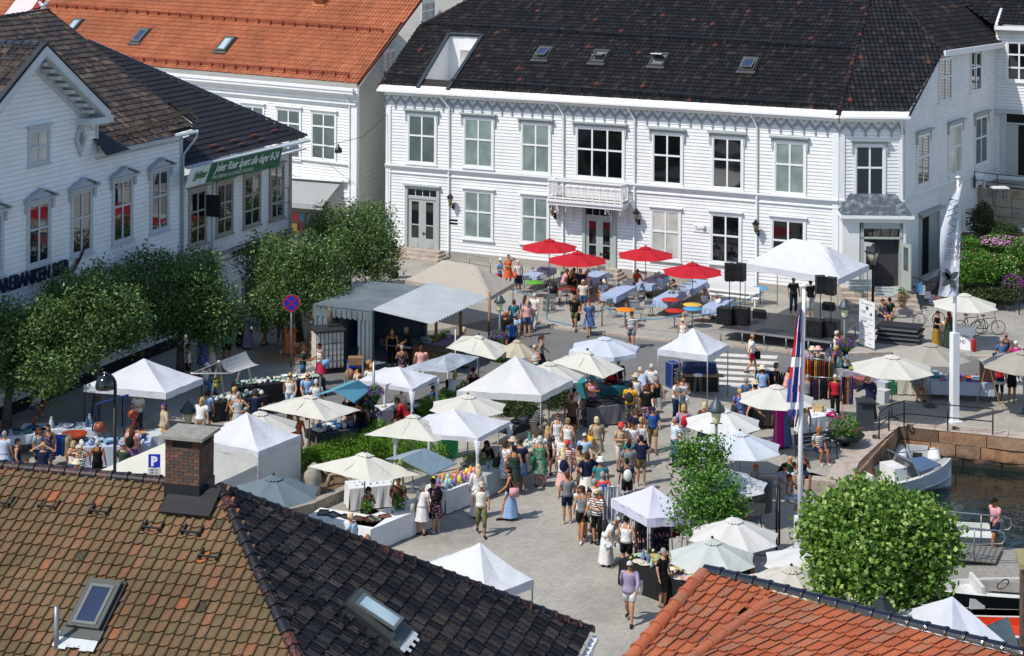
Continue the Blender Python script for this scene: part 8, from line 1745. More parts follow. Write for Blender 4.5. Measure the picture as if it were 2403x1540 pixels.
def rail(a, b, h, n, cols, where, kind='garment', s=1, post='b08a50', prs=(None,), cat='jacket', railc='b4b6b8'):
 t = thing('clothes_rail', (a+b)/2, 'clothes rail '+where, 'clothes rail', 'clothes rails'); m = MB(); m.tube([a+UP*h, b+UP*h], .016, 6); obj('rail', m, mat(railc, .3, .7), t); d = (b-a).normalized(); rot = math.atan2(d.y, d.x)+pi/2
 for p in (a, b): m = MB(); e = V3((-d.y, d.x, 0)); m.tube([p+e*.25, p+UP*h*.98, p+UP*(h+.06)], .02, 5); m.tube([p-e*.25, p+UP*h*.98], .02, 5); obj('leg', m, mat(post, .6), t)
 for i in range(n):
  f = (i+.5)/n; cn, c = RW.choice(cols); pr = RW.choice(prs); put(kind, a+(b-a)*f+UP*(h-.03), c, '%s %s on the rail %s' % (cn, cat, where), cat+'s on the rail '+where, (s, s*.8, s*RW.uniform(.9, 1.05)), rot+RW.uniform(-.15, .15) if kind == 'garment' else rot-pi/2+RW.uniform(-.2, .2), cat, pr, cat.replace(' ', '_'))
JK = [('brown', '3a2418'), ('rust', '7a3418'), ('red', '8a1c1c'), ('black', '1a1a1c'), ('mustard', 'a87a20'), ('dark green', '1c3a30')]; JK2 = [('black', '18181a'), ('brown', '3a261a'), ('navy', '1c2840'), ('plum', '3a1c2c'), ('grey', '6a6a6a')]
rail(Q(12, 345, 640), Q(12, 610, 665), 1.55, 15, JK, 'farthest from the quay'); rail(Q(12, 395, 830), Q(12, 700, 850), 1.55, 16, JK2, 'nearest the quay'); rail(Q(12, -120, 720), Q(12, 210, 760), 1.45, 14, JK2, 'behind the near flagpole', s=.9)
for X, c, l in ((712, '3a1c3c', 'plum'), (738, 'c8781c', 'orange'), (760, 'b4a898', 'cream'), (780, '4a3478', 'violet')): put('scarf', Q(12, X, 640, .9)+UP*.75, c, l+' sheepskin strip hanging at the end of the jackets', None, (.5, 1.2, 1.0), 0, 'sheepskin', name='sheepskin')
for i, (X, Y, c, l) in enumerate(((820, 490, '6a3424', 'top rust patterned'), (870, 500, '7a3c24', 'large brown'), (800, 525, '4a2a24', 'dark red'), (880, 550, '3a3030', 'lowest dark'))): put('cushion', Q(12, X, Y, .8), c, l+' cushion in the heap beside the blue poncho', 'cushion heap', 1.0, cat='cushion', pr='floral' if i < 2 else None)
rail(Q(9, 445, 1290), Q(9, 660, 1310), 1.15, 11, [('blue', '1c3c90'), ('rose', 'b88a80'), ('teal blue', '22506a'), ('cream', 'b8a890')], 'at the lower left', s=.9, cat='sweater')
rail(Q(15, 1165, 745), Q(15, 1265, 740), 1.75, 5, [('black', '15171c')], 'at the white gazebo leg', s=1.5, post='d0d0d0', prs=('floral',), cat='spotted dress', railc='d8d8d8'); rail(Q(15, 1320, 700), Q(15, 1450, 690), 1.75, 6, [('dark blue', '141c34'), ('black', '14161c')], 'under the gazebo', s=1.45, post='d0d0d0', prs=('floral',), cat='patterned dress', railc='d8d8d8')
rail(Q(15, 1040, 520), Q(15, 1140, 500), 1.7, 6, [('purple', '5a3c90'), ('rose', 'a88aa0'), ('mint', '7aa88c'), ('sea green', '5a8a84')], 'of plain scarves behind the seller', 'scarf', .7, 'd0d0d0', cat='plain scarf', railc='d8d8d8'); rail(Q(15, 900, 470), Q(15, 990, 480), 1.75, 5, [('slate', '5a6878'), ('pale grey', '9aa4ac')], 'at the gazebo edge', 'scarf', .95, 'd0d0d0', cat='grey blue scarf', railc='d8d8d8', prs=('floral', None))
rail(Q(15, 1480, 640), Q(15, 1620, 620), 1.7, 6, [('crimson', '8a2a48'), ('teal', '2a6a70'), ('pale grey', '9aa4ac')], 'under the young tree', 'scarf', .9, 'd0d0d0', cat='long scarf', railc='d8d8d8'); rail(Q(15, 1800, 880), Q(15, 2260, 960), 1.3, 18, [('black', '141416'), ('dark teal', '14363c'), ('magenta', '6a1448')], 'by the orange roof', s=.9, cat='garment')
# crates, boxes, bins
for i in range(9): put('crate', Q(10, 1805, 1215)+UP*.25*i*.72, '1c7a4c', 'green plastic crate in the tall stack by the yew', 'stack of green crates', (1, 1, .72), .3)
for i in range(3): put('crate', Q(12, 1190, 620)+UP*.18*i, '1c6a44', 'green crate stacked below the jacket parasol', 'green crates by the quay', (.9, .9, .7), 0)
for i in range(5): put('crate', Q(10, 965, 190)+UP*.25*i, '1c3cb0', 'blue plastic crate stacked inside the container opening', 'blue crates in the kitchen', (.6, .8, 1), .5)
put('crate', Q(10, 935, 375, .35), '1c44b8', 'blue crate on the firewood sacks', None, 1.2, .1)
m = MB(); m.box(*Q(10, 935, 340, .6)[:2], .6, .62, .42, .3, .1); tag(obj('cardboard_box', m, mat('8a6a48', .8)), 'open brown cardboard box on the blue crate', 'box')
for i, (X, Y, h) in enumerate(((880, 480, 0), (960, 480, 0), (1030, 470, 0), (900, 430, .25), (985, 430, .25), (1060, 440, .2))): put('sack', Q(10, X, Y)+UP*h, 'a87a50', 'net sack of firewood piled beside the kitchen', 'firewood sacks', 1)
for X, Y, c, l in ((1085, 620, 'b8bcc0', 'upper white storage bin by the jackets'), (1080, 700, 'c4c8ca', 'lower white storage bin by the jackets'), (545, 890, 'b0b8bc', 'clear storage box below the pink cloth')): m = MB(); p = Q(12, X, Y); m.lathe([(.0, 0), (.24, 0), (.3, .5), (.32, .52), (0, .53)], p, 4, sm=False); tag(obj('storage_bin', m, mat(c, .4)), l, 'bin')
m = MB(); m.slab([Q(12, 560, 860, .55), Q(12, 650, 850, .6), Q(12, 640, 800, .9), Q(12, 590, 790, .8), Q(12, 540, 820, .8)], UP*.03); tag(obj('pink_cloth', m, mat('c01c70', .8)), 'crumpled bright pink cloth on the storage box', 'cloth')
def cyl(k, X, Y, prof, name, label, cat, c, n=16, z=0, sx=1, rough=.5): m = MB(); m.lathe(prof, Q(k, X, Y, z), n, sx=sx); return tag(obj(name, m, mat(c, rough)), label, cat)
t = thing('litter_bin', Q(12, 910, 975), 'tall dark grey steel litter bin at the quay corner', 'litter bin'); p = Q(12, 910, 950); m = MB(); m.box(p.x, p.y, 0, .62, .6, 1.05, -.1); obj('body', m, mat('333b40', .5), t); m = MB(); m.box(p.x, p.y, 1.05, .68, .66, .06, -.1); obj('lid', m, mat('2a3034', .5), t); m = MB(); m.box(p.x+.03, p.y-.3, .88, .42, .06, .12, -.1); obj('slot', m, M_blk, t)
c = G(1790, 1199, 0); t = thing('litter_bin', c, 'dark grey round litter bin beside the white parasol tip', 'litter bin'); m = MB(); m.lathe([(0, 0), (.3, 0), (.32, .9), (.3, 1.0), (0, 1.05)], c, 18); obj('body', m, mat('2f373c', .5), t); m = MB(); m.ell(c+V3((0, -.2, .88)), (.16, .14, .05)); obj('slot', m, M_blk, t)
t = thing('information_board', G(1826, 1290), 'black framed information board beside the newspaper bench', 'sign'); a, b = G(1822, 1292), G(1835, 1288)
b = a+V3((.16, .5, 0))*1.0
for p in (a, b): m = MB(); m.tube([p, p+UP*1.95], .035, 6); obj('post', m, M_iron, t)
m = MB(); m.slab([a+UP*1.1, b+UP*1.1, b+UP*1.85, a+UP*1.85], V3((-.03, .01, 0))); obj('panel', m, mat('6a7880', .4, var=.4, sc=18), t); m = MB(); m.tube([a+UP*1.9, (a+b)/2+UP*1.97, b+UP*1.9], .04, 6); obj('top_bar', m, M_iron, t)
def ibench(p, rot, label):
 t = thing('bench', p, label, 'bench', 'black iron benches'); ux = V3((math.cos(rot), math.sin(rot), 0)); uy = V3((-ux.y, ux.x, 0)); m = MB()
 for i in range(4): m.obox(p-ux*.75-uy*(.2-.1*i)+UP*.42, ux*1.5, uy*.08, UP*.03)
 obj('seat', m, mat('3a444a', .5), t); m = MB()
 for i in range(3): m.obox(p-ux*.75+uy*(.24+.03*i)+UP*(.5+.13*i), ux*1.5, uy*.03, UP*.1)
 obj('backrest', m, mat('3a444a', .5), t)
 for s in (-.7, .7): m = MB(); m.tube([p+ux*s-uy*.28, p+ux*s-uy*.2+UP*.4, p+ux*s-uy*.24+UP*.62, p+ux*s+uy*.2+UP*.62], .02, 5); m.tube([p+ux*s+uy*.3, p+ux*s+uy*.2+UP*.42, p+ux*s+uy*.33+UP*.9, p+ux*s+uy*.4+UP*.95], .02, 5); m.tube([p+ux*s-uy*.24+UP*.62+V3((.07*math.cos(q_), 0, .07*math.sin(q_))) for q_ in [i*.7 for i in range(9)]], .014, 4); obj('leg', m, M_iron, t)
ibench(Q(12, 455, 1230), .35, 'black iron bench at the quay with the striped shirt sitter'); ibench(V3((G(1757, 1262).x, G(1757, 1262).y, 0)), 1.2, 'black iron bench below the litter bin with the newspaper reader')
# planter bowl, flower pots and hanging baskets
def flowers(mb, c, r, rz, n, s, R):
 for i in range(n): d = V3((R.gauss(0, 1), R.gauss(0, 1), abs(R.gauss(0, .8)))).normalized(); p = c+V3((d.x*r, d.y*r, d.z*rz)); mb.ell(p, (s, s, s*.6), 5, 3)
def planter(label, p, pr, r, rz, cols, name='planter', potc='141618', group=None, lm=LM4, n=1400, s=.07):
 t = thing(name, p, label, 'flower pot', group); R = random.Random(label); m = MB(); m.lathe(pr, p, 18); obj('pot', m, mat(potc, .4), t); top = p+UP*pr[-1][1]; m = MB(); foliage(m, [(top.x, top.y, top.z+rz*.4, r, rz)], n, s, R, 0, .5, .5); obj('foliage', m, lm, t)
 for c, k, ss in cols: m = MB(); flowers(m, top+UP*rz*.3, r*1.02, rz*1.02, k, ss, R); obj('flowers', m, mat(c, .6, var=.2, sc=20), t)
 return t
p = Q(12, 725, 1105); planter('wide black bowl planter full of green and pink flowers by the bench', p, [(.15, 0), (.2, .12), (.45, .22), (.68, .38), (.72, .42)], .62, .5, (('a02868', 50, .035), ('c87060', 24, .03)), n=3200)
for k, X, Y, l, sx in ((8, 858, 1255, 'small white planter on the entrance steps', 'c8c8c4'), (8, 1255, 1265, 'white flowers in a clay pot on the entrance steps', 'a0785a'), (8, 1262, 1345, 'pink flowers in a clay pot below the white ones', 'a0785a'), (15, 2185, 600, 'red geraniums in a pot between parasols', '6a3424')): planter(l, Q(k, X, Y, .5 if k == 8 else 0), [(.12, 0), (.18, .25), (.18, .28)], .24, .2, (('d0d0d0' if 'white f' in l else 'b86a80' if 'pink' in l else 'a8141c', 40, .025),), 'flower_pot', sx, n=500)
def basket(p, l): planter(l, p-UP*.25, [(.1, 0), (.2, .25), (.21, .28)], .36, .3, (('5a2c90', 60, .035), ('7a4cac', 40, .03), ('a8285c', 12, .03)), 'hanging_basket', '16181a', 'hanging flower baskets', n=900)
fp0 = G(876, 1042); t = thing('flower_post', fp0, 'galvanised post carrying purple flower baskets right of the blue awning', 'post'); m = MB(); hz_ = 20-(851+226)*fp0.y/F; m.tube([fp0, fp0+UP*hz_], .05, 8); obj('post', m, M_galv, t)
fz_ = lambda b, k, X, Y: V3((b.x+(q(k, X, Y)[0]-PX)/F*b.y-b.x, b.y-.15, 20-(q(k, X, Y)[1]+226)*b.y/F))
for X, Y, l in ((1140, 645, 'upper purple basket on the tall flower post'), (1055, 735, 'left middle basket with red petunias on the tall flower post'), (1120, 850, 'lower purple basket on the tall flower post')): basket(fz_(fp0, 10, X, Y), l)
lb = G(1172, 846)
for X, Y, l in ((2290, 105, 'upper purple basket on the lamp by the metal roof'), (2240, 190, 'side purple basket on the lamp by the metal roof'), (2310, 290, 'lower purple basket on the lamp by the metal roof')): basket(fz_(lb, 10, X, Y), l)
lb = G(1980, 880)
for X, Y, l in ((640, 255, 'left purple basket on the lamp beside the sponsor banner'), (745, 165, 'upper basket with red flowers beside the sponsor banner'), (750, 370, 'lower basket beside the sponsor banner')): basket(fz_(lb, 12, X, Y), l)
# ---------------------------------------------------------------- odds and ends round the kitchen and cafe
t = thing('oven', Q(10, 680, 440), 'white boxed oven in a black wire cage with a rusty flue', 'oven'); p = Q(10, 660, 430); m = MB(); m.box(p.x, p.y+.4, .25, 1.15, 1.0, 1.5, .35); obj('body', m, rough_mat('white_blocks', ['b4b0a4', 'd0ccc0', '9a958a'], 3), t); m = MB(); ux = V3((math.cos(.35), math.sin(.35), 0)); uy = V3((-ux.y, ux.x, 0)); o0 = V3((p.x, p.y+.4, 0))-ux*.62-uy*.55
for i in range(8): m.tube([o0+ux*i*.177+UP*.2, o0+ux*i*.177+UP*1.85], .012, 4)
for i in range(6): m.obox(o0+ux*1.24+uy*i*.2+UP*.25, ux*.02, uy*.1, UP*1.55)
for z in (.3, .8, 1.3, 1.8): m.tube([o0+UP*z, o0+ux*1.24+UP*z, o0+ux*1.24+uy*1.1+UP*z], .012, 4)
obj('cage', m, M_blk, t); m = MB(); m.obox(o0+UP*1.8-ux*.05-uy*.05, ux*1.34, uy*1.2, UP*.06); obj('top_plate', m, mat('2a2c2c', .6), t); m = MB(); f = o0+ux*.75+uy*.6; m.tube([f+UP*1.85, f+UP*2.75], .1, 12); obj('flue', m, rough_mat('rusty_flue', ['8a8070', '4a4034', 'a09880'], 4), t)
t = thing('post_box', Q(10, 312, 262), 'pale orange utility cabinet with black wicket mark by the sign post', 'cabinet'); p = Q(10, 312, 255); m = MB(); m.box(p.x, p.y+.15, .05, .46, .42, .95, .3); obj('body', m, mat('d07a48', .5), t); m = MB(); m.lathe([(.36, .98), (.38, 1.02), (.2, 1.14), (0, 1.16)], V3((p.x, p.y+.15, 0)), 4, sm=False); obj('lid', m, mat('c87040', .5), t)
t = thing('wheelbarrow', Q(6, 1290, 1085), 'wheelbarrow loaded with folded brown cushions behind the container', 'wheelbarrow'); p = Q(6, 1270, 1075); m = MB(); m.slab([p+V3((-.45, -.25, .55)), p+V3((.5, -.25, .6)), p+V3((.3, -.2, .3)), p+V3((-.3, -.2, .3))], V3((0, .55, 0))); obj('tray', m, mat('6a7068', .5, .3), t); m = MB(); m.lathe([(.1, -.05), (.2, -.05), (.2, .05), (.1, .05)], (0, 0, 0), 14); m.v = [V3((v.x, v.z, v.y))+p+V3((.2, 0, .2)) for v in m.v]; obj('wheel', m, M_blk, t)
m = MB(); m.tube([p+V3((-.9, -.2, .6)), p+V3((-.3, -.2, .35)), p+V3((.25, -.05, .2))], .02, 5); m.tube([p+V3((-.9, .3, .6)), p+V3((-.3, .3, .35)), p+V3((.25, .1, .2))], .02, 5); m.tube([p+V3((-.35, -.2, .35)), p+V3((-.4, -.2, 0))], .018, 4); m.tube([p+V3((-.35, .3, .35)), p+V3((-.4, .3, 0))], .018, 4); obj('handles', m, mat('8a2a20', .5), t)
for i in range(3): m = MB(); m.obox(p+V3((-.35+.12*i, -.25, .6+.05*i)), (.5, 0, .35), (0, .5, 0), (-.03, 0, .08)); tag(obj('cushion', m, mat('b0785c', .8)), ('lowest', 'middle', 'top')[i]+' folded brown cushion in the wheelbarrow', 'cushion')
t = thing('pushchair', Q(7, 400, 1330), 'black pushchair with a hood beside the folded chairs', 'pushchair'); p = Q(7, 400, 1320); m = MB(); m.ell(p+V3((-.1, .1, .75)), (.28, .3, .26), 12, 8, lo=-.3); obj('hood', m, M_blk, t); m = MB(); m.obox(p+V3((-.25, -.35, .45)), (.4, 0, 0), (0, .6, .1), (0, 0, .12)); obj('seat', m, mat('1c1e22', .8), t); m = MB(); m.tube([p+V3((-.25, .5, 1.0)), p+V3((-.25, .1, .5)), p+V3((-.25, -.5, .12))], .018, 5); m.tube([p+V3((.2, .5, 1.0)), p+V3((.2, .1, .5)), p+V3((.2, -.5, .12))], .018, 5); m.tube([p+V3((-.25, .5, 1.0)), p+V3((.2, .5, 1.0))], .018, 5); obj('frame', m, M_blk, t)
def wheel(m, c, r, ax, w=.02, sp=10, n=20):
 ax = ax.normalized(); a = ax.cross(UP).normalized(); b = a.cross(ax); pts = [c+a*math.cos(2*pi*i/n)*r+b*math.sin(2*pi*i/n)*r for i in range(n+1)]; m.tube(pts, w, 5, cap=False)
 for i in range(sp): q_ = 2*pi*i/sp; m.tube([c, c+a*math.cos(q_)*r+b*math.sin(q_)*r], .003, 3)
for s_, y in ((-.3, .1), (.25, .1), (-.3, -.45), (.25, -.45)): m = MB(); wheel(m, p+V3((s_, y, .14)), .13, V3((1, 0, 0)), .025, 5, 14); obj('wheel', m, M_blk, t)
def bicycle(p, rot, c, label):
 t = thing('bicycle', p, label, 'bicycle', 'parked bicycles'); d = V3((math.cos(rot), math.sin(rot), 0)); s = V3((-d.y, d.x, 0)); P = lambda x, z, y=0: p+d*x+s*y+UP*z
 for x in (-.52, .52): w = MB(); wheel(w, P(x, .34), .33, s, .018, 14, 24); obj('wheel', w, M_blk, t)
 m = MB()
 for a, b in (((-.52, .34), (-.08, .3)), ((-.52, .34), (-.18, .78)), ((-.08, .3), (-.2, .85)), ((-.08, .3), (.36, .72)), ((-.18, .78), (.36, .8)), ((.34, .88), (.52, .34))): m.tube([P(*a), P(*b)], .018, 6)
 obj('frame', m, mat(c, .35), t); m = MB(); m.ell(P(-.22, .92), (.13, .08, .04), 8, 5); obj('saddle', m, M_blk, t); m = MB(); m.tube([P(.34, .88), P(.32, 1.02), P(.34, 1.06)], .015, 5); m.tube([P(.2, 1.05, .28), P(.36, 1.06, .1), P(.36, 1.06, -.1), P(.2, 1.05, -.28)], .014, 5); obj('handlebar', m, M_galv, t)
for i in range(4): m = MB(); p = Q(10, 490, 275)+UP*.45*i; m.obox(p, (.42, .1, 0), (-.08, .36, 0), (0, 0, .42)); m.obox(p+V3((.08, .015, .15)), (.24, .057, 0), (.004, -.02, 0), (0, 0, .1), 1); tag(obj('cardboard_box', m, [mat('8a6844', .8), M_white]), ('lowest', 'second', 'third', 'top')[i]+' brown carton in the stack left of the white oven', 'box')
bicycle(Q(8, 1510, 1530), .3, 'c4c8ca', 'white bicycle leaning at the foot of the ramp railing'); bicycle(Q(12, 1900, 60), .15, '1a1c1e', 'black bicycle behind the info stand'); bicycle(Q(12, 2060, 70), .1, '2a2c30', 'dark bicycle with front wheel towards the right edge')
# info stand
t = thing('info_stand', Q(12, 1760, 200), 'white curved info counter with printed lettering beside the flagpole', 'counter'); a, b = Q(12, 1600, 165), Q(12, 1900, 215); ux = (b-a).normalized(); m = MB(); m.obox(a, b-a, V3((-ux.y, ux.x, 0))*.5, UP*1.0); obj('body', m, M_white, t); o_ = V3((ux.y, -ux.x, 0))*.01
text('lettering', 'kunsthåndverkermarked', a+o_+UP*.55+ux*.05, ux, UP, .17, mat('3a3c40', .7), t, w=(b-a).length*.93); text('lettering', 'INFOSTAND', a+o_+UP*.28+ux*.35, ux, UP, .17, mat('26282c', .7), t, w=(b-a).length*.62)
t = thing('fire_extinguisher', Q(12, 1932, 222), 'red fire extinguisher right of the info counter', 'fire extinguisher'); m = MB(); m.lathe([(0, 0), (.09, 0), (.1, .05), (.1, .5), (.05, .6), (0, .62)], Q(12, 1932, 222), 12); obj('cylinder', m, mat('a01418', .3), t); m = MB(); m.lathe([(.03, .6), (.04, .7), (0, .72)], Q(12, 1932, 222), 8); obj('valve', m, M_blk, t)
for k, X, Y, l in ((12, 2010, 690, 'wooden easel beside the board table, left leg pair'),): 
 t = thing('easel', Q(k, X, Y), 'wooden easel holding a dark board beside the board table', 'easel'); m = MB(); p = Q(k, 2060, 720); m.tube([p+V3((-.4, 0, 0)), p+V3((0, .2, 1.7))], .02, 5); m.tube([p+V3((.5, 0, 0)), p+V3((.05, .2, 1.7))], .02, 5); m.tube([p+V3((0, .8, 0)), p+V3((0, .2, 1.7))], .02, 5); obj('frame', m, mat('9a7040', .6), t); m = MB(); m.obox(p+V3((-.28, .12, .9)), (.62, 0, 0), (0, .03, 0), (0, .05, .9)); obj('board', m, mat('3a2c24', .6), t)
# iron railings on the quay, ramp rails, garden fence
def railing(pts, hs, label, m_=None, r=.022, rails=2, cat='railing', name='railing', pick=0):
 t = thing(name, V3((pts[0].x, pts[0].y, pts[0].z)), label, cat); 
 for p, h in zip(pts, hs): m = MB(); m.tube([p, p+UP*h], r*1.3, 6); obj('post', m, m_ or M_iron, t)
 m = MB()
 for k in range(rails): m.tube([p+UP*h*(1-k*.48) for p, h in zip(pts, hs)], r, 5)
 obj('rail', m, m_ or M_iron, t)
 if pick:
  m = MB()
  for (a, b), (h, g) in zip(zip(pts, pts[1:]), zip(hs, hs[1:])):
   n = int((b-a).length/pick)
   for i in range(n): p = a+(b-a)*i/n; m.tube([p+UP*.05, p+UP*(h*.98)], .009, 4)
  obj('bars', m, m_ or M_iron, t)
 return t
railing([Q(6, 1790, 985), Q(6, 2000, 1010), Q(6, 2200, 1050)], [.9]*3, 'grey steel crowd barriers along the facade behind the beige marquee', M_galv, pick=.15, cat='barrier', name='crowd_barrier')
railing([Q(12, 1042, 1050), Q(12, 1135, 975), Q(12, 1277, 930), Q(12, 1687, 970), Q(12, 2110, 1010)], [1.0, 1.0, 1.0, 1.0, 1.0], 'thin black iron railing along the quay corner')
railing([Q(8, 1300, 1225, .1), Q(8, 1480, 1290, .1), Q(8, 1640, 1300, .1)], [1.0]*3, 'black ramp railing hung with small posters', pick=.25)
railing([WD.P(WD.px(2130, 670)[0], .5, 1.6), WD.P(WD.px(2165, 640)[0], .6, 1.6), WD.P(WD.px(2230, 600)[0], .8, 1.6)], [1.0]*3, 'black stair railing beside the corner entrance', pick=.2)
railing([Q(8, 1822, 1345), Q(8, 2100, 1370), Q(8, 2358, 1420), Q(8, 2460, 1440)], [1.15]*4, 'black iron garden fence below the rose bushes', pick=.22, cat='fence', name='iron_fence')
railing([G(2287, 443, TZ), G(2340, 450, TZ), G(2420, 458, TZ)], [.95]*3, 'black railing along the edge of the upper terrace')
for i, (X, Y, c) in enumerate(((1405, 1180, '5a90b8'), (1435, 1200, 'a8b0b8'), (1485, 1235, '8a8890'), (1525, 1265, '6a6c8a'), (1565, 1280, '9a5a5a'))): p = fz_(Q(8, X, 1320, .1), 8, X, Y); m = MB(); m.obox(p, (.3, -.02, 0), (0, .02, 0), (0, 0, .48 if i < 2 else .36)); tag(obj('poster', m, mat(c, .6, var=.5, sc=9)), ('blue seascape poster first', 'pale print second', 'small grey print third', 'blue figure print fourth', 'reddish print last')[i]+' on the ramp railing', 'poster')
wc = G(2310, 448, TZ); t = thing('terrace_chair', wc, 'white moulded chair on the upper terrace', 'chair'); m = MB(); m.box(wc.x, wc.y+.8, TZ+.42, .5, .5, .06); obj('seat', m, M_white, t); m = MB(); m.obox(wc+V3((-.25, .75, .0)), (.05, 0, 0), (0, .5, 0), (0, 0, .65)); obj('arm', m, M_white, t); m = MB(); m.obox(wc+V3((.2, .75, .0)), (.05, 0, 0), (0, .5, 0), (0, 0, .65)); obj('arm', m, M_white, t); m = MB(); m.obox(wc+V3((-.25, 1.03, .42)), (.5, 0, 0), (0, .05, 0), (0, .05, .5)); obj('backrest', m, M_white, t)
table(G(2345, 440, TZ+.7), 0, .9, .8, .72, 'small table on the upper terrace', None, top='d0d0ce'); tt = [o for o in D.objects if o.get('label') == 'small table on the upper terrace'][0]; tt.location.z = TZ
# standing stone, planter kerb, driftwood
def rock(p, r, label, seed=1, mt=None):
 m = MB(); R = random.Random(seed); m.ell((0, 0, 0), r, 18, 12); ph = [R.uniform(0, 6) for _ in range(4)]
 m.v = [p+UP*r[2]*.8+v*(1+.13*math.sin(v.x*4/r[0]+ph[0])+.1*math.sin(v.z*5/r[2]+ph[1])+.08*math.sin(v.y*7/r[1]+ph[2])) for v in m.v]; return tag(obj('standing_stone', m, mt or rough_mat('standing_stone', ['6a665e', '8a867c', 'a09a8e', '757067'], 2.5, .9, .7, .03, 18)), label, 'rock')
rock(G(732, 1182), (.36, .3, .72), 'tall grey standing stone between yew and slate parasol')
kb = [Q(14, 150, 300), Q(14, 560, 195), Q(14, 925, 30), Q(14, 1000, -60)]; mb = MB(); mb.poly([kb[0], kb[1], kb[2], kb[3], Q(10, 1500, 1250), Q(10, 1300, 950), Q(10, 500, 1000), Q(10, 350, 1539)][:8]); mb.v = [v+UP*.012 for v in mb.v]; struct('planting_bed', mb, rough_mat('bark_soil', ['4a3a2c', '6a543e', '7a6a54'], 4), keep=True)
for i, (a, b) in enumerate(zip(kb, kb[1:])):
 m = MB(); L = (b-a).length; n = max(1, int(L/1.0)); d = (b-a)/n; e = V3((-d.y, d.x, 0)).normalized()
 for j in range(n): m.obox(a+d*j+d*.01, d*.98, e*.28, UP*RW.uniform(.3, .36))
 tag(obj('stone_kerb', m, rough_mat('kerb_stone', ['7a756a', '948e82', 'a49c8e'], 3)), ('left', 'middle', 'right')[i]+' run of the low stone kerb round the planting bed', 'kerb')
m = MB(); a = Q(10, 660, 1500); m.tube([a, a+V3((.1, .2, .35)), a+V3((.5, .3, .4)), a+V3((.9, -.1, .2)), a+V3((1.2, .2, .45))], [.09, .08, .07, .06, .02], 7); m.tube([a+V3((.5, .3, .4)), a+V3((.6, .1, .7))], [.05, .015], 6); m.tube([a+V3((.1, .2, .3)), a+V3((-.2, .2, .6))], [.06, .015], 6); tag(obj('driftwood', m, rough_mat('driftwood', ['6a5a48', '8a7a66', 'a09078'], 5)), 'twisted bare trunk lying beside the standing stone', 'log')
planter('low purple flowers growing at the foot of the standing stone', Q(14, 640, 95), [(.02, 0), (.03, .02)], .45, .2, (('5a3a80', 40, .025),), 'flower_clump', '3a3026', n=1200)
planter('leafy potted plant on the corner of the jewellery table', Q(14, 1045, 200, .76), [(.05, 0), (.07, .12)], .2, .2, (), 'flower_pot', '2a3a3a', n=400); planter('green foliage plant on a square board, jewellery table', Q(14, 1340, 160, .8), [(.05, 0), (.06, .1)], .22, .24, (), 'flower_pot', '2a2a20', n=400)
for i in range(3): planter('rosemary pot '+('left', 'middle', 'right')[i]+' in the row on the grey green table', Q(10, 1985+i*70, 1280, .76), [(.08, 0), (.09, .12)], .16, .2, (), 'flower_pot', '8a8a84', n=380, lm=LM3, s=.05)
planter('yellow flowers in a vase on the pottery frame', Q(9, 2030, 560, 1.2), [(.06, 0), (.08, .2)], .14, .14, (('d8b018', 22, .03),), 'flower_pot', 'c0c040', n=150)
for k, X, Y, c in ((7, 1500, 1215, 'd8c030'), (7, 195, 1010, 'b08a90'), (7, 1070, 1345, 'c04060'), (7, 1350, 1060, 'd0d0d0')): planter('tiny flower vase on the cafe table, '+{'d8c030': 'yellow blooms', 'b08a90': 'left end', 'c04060': 'orange bistro top', 'd0d0d0': 'third parasol'}[c], Q(k, X, Y, .78), [(.03, 0), (.04, .12)], .08, .07, ((c, 14, .02),), 'flower_vase', 'b8c0c0', n=60, s=.05)
